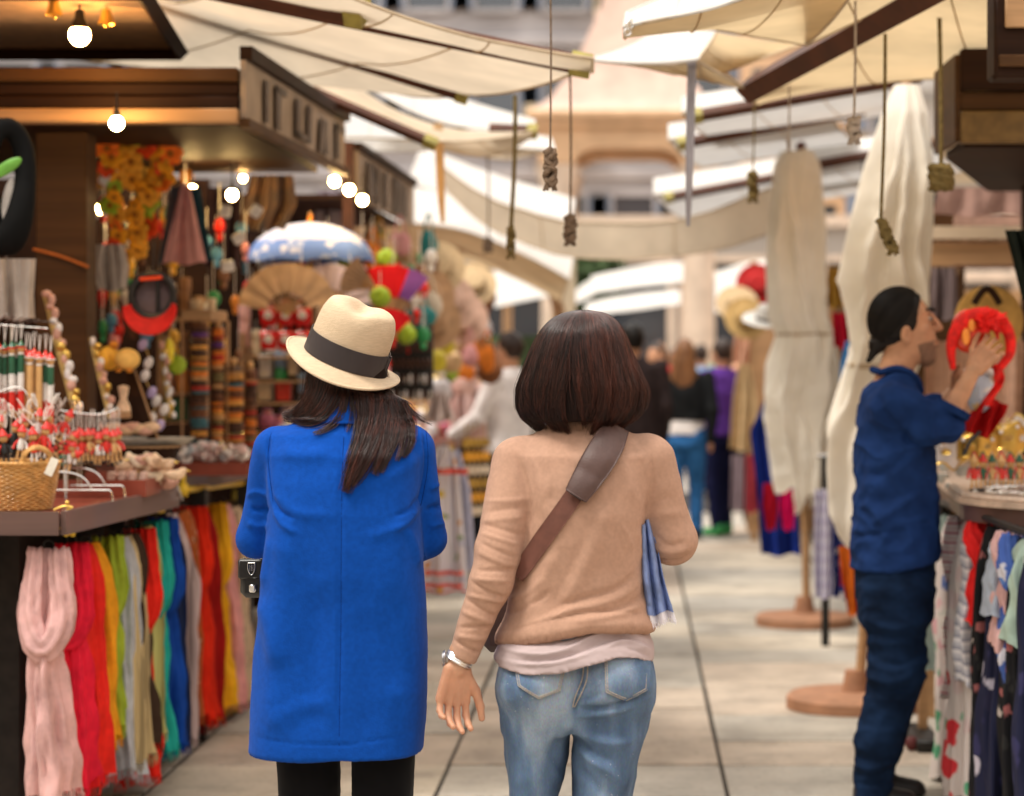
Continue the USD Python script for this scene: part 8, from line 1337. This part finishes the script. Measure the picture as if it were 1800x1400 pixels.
def walker(label, px, top, Y, face, top_m, low_m, hair_m, hair='short', arms=((-6, 12), (6, 12)), coat=0.0, skirt=False, shoe_m=None, sk_m=None, seed=0, hem=None, build=1.12):
    """A standing or walking person; face in degrees, 0 looks away down the lane, 90 to the left, 180 towards the camera."""
    Ht = PZ(top, Y); s = Ht / 1.72; X = PX(px, Y); t = thing('person', label, 'person', (X, Y, 0)); ca, sa = math.cos(math.radians(face)), math.sin(math.radians(face)); g = np.random.default_rng(seed)
    def place(m):
        v = np.array(m.vertices) * s; return trimesh.Trimesh(np.stack([v[:, 0] * ca - v[:, 1] * sa + X, v[:, 0] * sa + v[:, 1] * ca + Y, v[:, 2]], 1), m.faces, process=False)
    b = build; A = np.array; hz_ = 0.88 if hem is None else hem
    def arm(sd, sw, bend):
        S0 = A([sd * .175 * b, 0, 1.40]); e = S0 + A([sd * .05, .28 * math.sin(math.radians(sw)), -.29 * math.cos(math.radians(sw))]); q = math.radians(sw + bend * 3); w = e + A([-sd * .02, .25 * math.sin(q), -.25 * math.cos(q)]); return S0, e, w
    ar = [arm(-1, *arms[0]), arm(1, *arms[1])]; st = g.uniform(.03, .12); lg = [[A([sd * .085, 0, .88]), A([sd * .09, sd * st * .6 + .03, .47]), A([sd * .09, sd * st, .07])] for sd in (-1, 1)]
    def headf(x, y, z):
        d = ell(x, y, z, (0, 0, 1.60), (.076, .096, .112)); d = smin(d, ell(x, y, z, (0, .035, 1.545), (.056, .06, .06)), .03); d = smin(d, cap(x, y, z, (0, .094, 1.605), (0, .115, 1.575), .009, .013), .012)
        for sd in (-1, 1):
            d = smin(d, ell(x, y, z, (sd * .078, 0, 1.585), (.010, .02, .032)), .008); d = np.maximum(d, -ell(x, y, z, (sd * .032, .097, 1.607), (.014, .012, .008)))
        return smin(d, ell(x, y, z, (0, .098, 1.538), (.022, .012, .007)), .006)
    def body(x, y, z):
        d = smin(headf(x, y, z), cap(x, y, z, (0, -.01, 1.52), (0, -.01, 1.42), .052, .06), .03); d = smin(d, loft(x, y, z, [(.86, 0, 0, .14, .09), (1.1, 0, 0, .12, .085), (1.40, 0, 0, .15, .085)]), .04)
        for S0, e, w in ar: d = smin(d, chain(x, y, z, [S0, e, w], [.042, .036, .026]), .02); d = smin(d, ell(x, y, z, w + A([0, .01, -.055]), (.022, .034, .065)), .015)
        for l in lg: d = smin(d, chain(x, y, z, l, [.075, .05, .038]), .03)
        return d
    obj('body', place(field(body, (-.36, -.42, 0), (.36, .55, 1.75), .0135, 2)), sk_m or skin2, t)
    def topf(x, y, z):
        d = loft(x, y, z, [(hz_, 0, 0, .185 * b, .135 * b), (1.02, 0, 0, .165 * b, .12 * b), (1.25, 0, 0, .185 * b, .125 * b), (1.40, 0, 0, .17 * b, .105 * b), (1.47, 0, -.01, .085, .08)], 2.2)
        for S0, e, w in ar: d = smin(d, chain(x, y, z, [S0 + A([0, 0, -.01]), e, w], [.065, .052, .042]), .02)
        return d
    tm = field(topf, (-.40, -.40, min(hz_ - .03, .8)), (.40, .52, 1.52), .0135, 2); v = np.array(tm.vertices); tm = pushed(tm, .022 * (meshkit.fbm(v * [9, 9, 9] + seed, 3, seed) - .5)); obj('top', place(tm), top_m, t)
    def low(x, y, z):
        if skirt: return loft(x, y, z, [(.42, 0, .02, .23, .2), (.7, 0, .0, .20, .16), (.98, 0, 0, .15, .11)], 2)
        d = loft(x, y, z, [(.80, 0, 0, .165 * b, .125 * b), (.98, 0, 0, .155 * b, .115 * b)], 2.2)
        for l in lg: d = smin(d, chain(x, y, z, l, [.095 * b, .068, .056]), .03)
        return d
    lm = field(low, (-.32, -.35, .04), (.32, .36, 1.0), .0135, 2); v = np.array(lm.vertices); obj('skirt' if skirt else 'trousers', place(pushed(lm, .02 * (meshkit.fbm(v * [8, 8, 14] + seed, 3, 1) - .5))), low_m, t)
    for l in lg: f = l[-1]; obj('shoe', place(field(lambda x, y, z: np.maximum(smin(cap(x, y, z, (f[0], f[1] - .02, .05), (f[0] * 1.1, f[1] + .13, .035), .045, .036), ell(x, y, z, (f[0], f[1] - .02, .07), (.045, .05, .06)), .02), -z), f + A([-.09, -.12, -.09]), f + A([.09, .22, .1]), .012, 2)), shoe_m or black_leather, t)
    def hairf(x, y, z):
        d = ell(x, y, z, (0, -.012, 1.615), (.084, .100, .112)); d = np.maximum(d, y - np.interp(z, [1.5, 1.56, 1.64, 1.70], [-.03, .01, .05, .10]))
        if hair == 'long': d = smin(d, loft(x, y, z, [(1.25, 0, -.10, .11, .03), (1.40, 0, -.085, .12, .045), (1.55, 0, -.05, .098, .075), (1.62, 0, -.03, .085, .08)], 2), .02)
        if hair == 'bob': d = smin(d, loft(x, y, z, [(1.44, 0, -.03, .105, .085), (1.55, 0, -.025, .10, .09), (1.62, 0, -.02, .085, .09)], 2), .02); d = np.maximum(d, y - .045)
        if hair == 'bun': d = smin(d, ell(x, y, z, (0, -.11, 1.66), (.04, .04, .04)), .01)
        return d
    hm = field(hairf, (-.16, -.2, 1.2), (.16, .12, 1.75), .010, 2); v = np.array(hm.vertices); obj('hair', place(pushed(hm, .010 * (meshkit.fbm(v * [60, 60, 14], 3, 3) - .5))), hair_m, t)
    return t, place
hair_lb = mat('light_brown_hair', (0.17, 0.072, 0.026), rough=.45, var=.4, scale=40, stretch=(1, 1, .1)); hair_dk = mat('dark_brown_hair', (0.028, 0.014, 0.009), rough=.45, var=.3); hair_gr = mat('ginger_hair', (0.20, 0.06, 0.02), rough=.5, var=.3); hair_gy = mat('grey_hair', (0.30, 0.28, 0.27), rough=.5, var=.3)
blk = C('black_jacket', (0.012, 0.013, 0.014)); brn = C('brown_black_jacket', (0.035, 0.024, 0.024)); wht = C('white_jumper', (0.80, 0.75, 0.73)); prp = C('purple_shirt', (0.10, 0.035, 0.24)); bj = C('bright_blue_jeans', (0.03, 0.13, 0.34), scale=8, var=.25); nvy = C('navy_trousers', (0.012, 0.014, 0.05)); dk = C('charcoal_trousers', (0.025, 0.027, 0.034)); ros = C('rose_top', (0.60, 0.36, 0.34)); whs = paint('white_trainer', (0.6, .6, .6)); gsh = paint('green_trainer', (0.05, .35, .10))
walker('person with short black hair in a dark brown jacket beside the bobbed hair', 1112, 568, 18, 8, brn, dk, hair_blk, 'short', ((8, 6), (-8, 8)), seed=1, build=1.1)
t, pl_ = walker('person with long light brown hair in a black jacket and bright blue jeans', 1204, 596, 20, -8, blk, bj, hair_lb, 'long', ((5, 8), (-12, 4)), seed=2, hem=1.02)
obj('shirt_hem', pl_(field(lambda x, y, z: loft(x, y, z, [(.90, 0, 0, .178, .14), (1.06, 0, 0, .165, .122)], 2.2), (-.25, -.2, .86), (.25, .2, 1.1), .012, 2)), wht, t)
walker('person in a purple shirt and navy trousers facing left beside the black jacket', 1268, 596, 20.5, 42, prp, nvy, hair_dk, 'short', ((14, 10), (6, 14)), seed=3, shoe_m=gsh)
walker('person in a white jumper and charcoal trousers facing the left stalls', 895, 584, 16.5, 60, wht, dk, hair_dk, 'short', ((20, 14), (14, 12)), seed=4)
walker('person with dark hair and wine red top seen between the two jackets', 1152, 604, 23, 160, C('wine_top', (0.16, .02, .025)), dk, hair_dk, 'short', ((4, 6), (4, 8)), seed=5)
walker('person in a peach top half hidden right of the purple shirt', 1306, 592, 24, 100, C('peach_top', (0.62, .34, .22)), C('sand_trousers', (.40, .32, .24)), hair_lb, 'bob', ((10, 10), (4, 8)), seed=6, shoe_m=whs)
walker('person in a rose top bending over the far left stall', 842, 612, 19, 60, ros, dk, hair_lb, 'bob', ((25, 16), (20, 16)), seed=7)
walker('person in pale lilac far back left of the stone column', 1185, 612, 31, 170, C('pale_lilac', (.52, .44, .60)), C('grey_trousers', (.20, .20, .22)), hair_gy, 'short', seed=8)
walker('person in white far back beside the left stone column', 950, 610, 29, 0, wht, nvy, hair_dk, 'bob', seed=9)
walker('person in a grey coat far back in the gap left of the bobbed hair', 925, 608, 33, 200, C('grey_coat', (.18, .18, .20)), dk, hair_gy, 'short', seed=10, hem=.6)
walker('person in a green jacket far back right of the stone column', 1262, 610, 34, 180, C('green_jacket', (.05, .26, .12)), dk, hair_dk, 'short', seed=11)
for k, (lab, px, top, Y, fc, tm_, lm_, hm_, hs) in enumerate([('person in a red top among the crowd between the dark jacket and the black jacket', 1160, 600, 26, 175, C('red_top', (.42, .03, .03)), nvy, hair_dk, 'bob'), ('person in a sky blue shirt behind the light brown hair', 1232, 606, 27, 10, C('sky_shirt', (.22, .36, .52)), dk, hair_dk, 'short'), ('person in an orange brown coat right of the peach top', 1330, 598, 22, 190, C('rust_coat', (.34, .13, .05)), dk, hair_lb, 'long'),
    ('person in black at the far left stalls behind the white jumper', 862, 604, 23, -20, blk, dk, hair_blk, 'short'), ('person in mustard between the tassels and the white jumper', 875, 606, 26, 200, C('mustard_top', (.45, .28, .04)), nvy, hair_dk, 'bob'), ('person in a beige jacket in front of the stone column', 1212, 608, 36, 175, C('beige_jacket', (.50, .42, .32)), nvy, hair_gy, 'short'), ('person in navy behind the bobbed hair on its left', 972, 604, 24, 15, nvy, C('stone_trousers', (.42, .38, .32)), hair_lb, 'short'), ('person in pale green behind the purple shirt', 1286, 604, 28, 0, C('pale_green', (.32, .46, .34)), dk, hair_dk, 'long')]):
    walker(lab, px, top, Y, fc, tm_, lm_, hm_, hs, seed=20 + k)
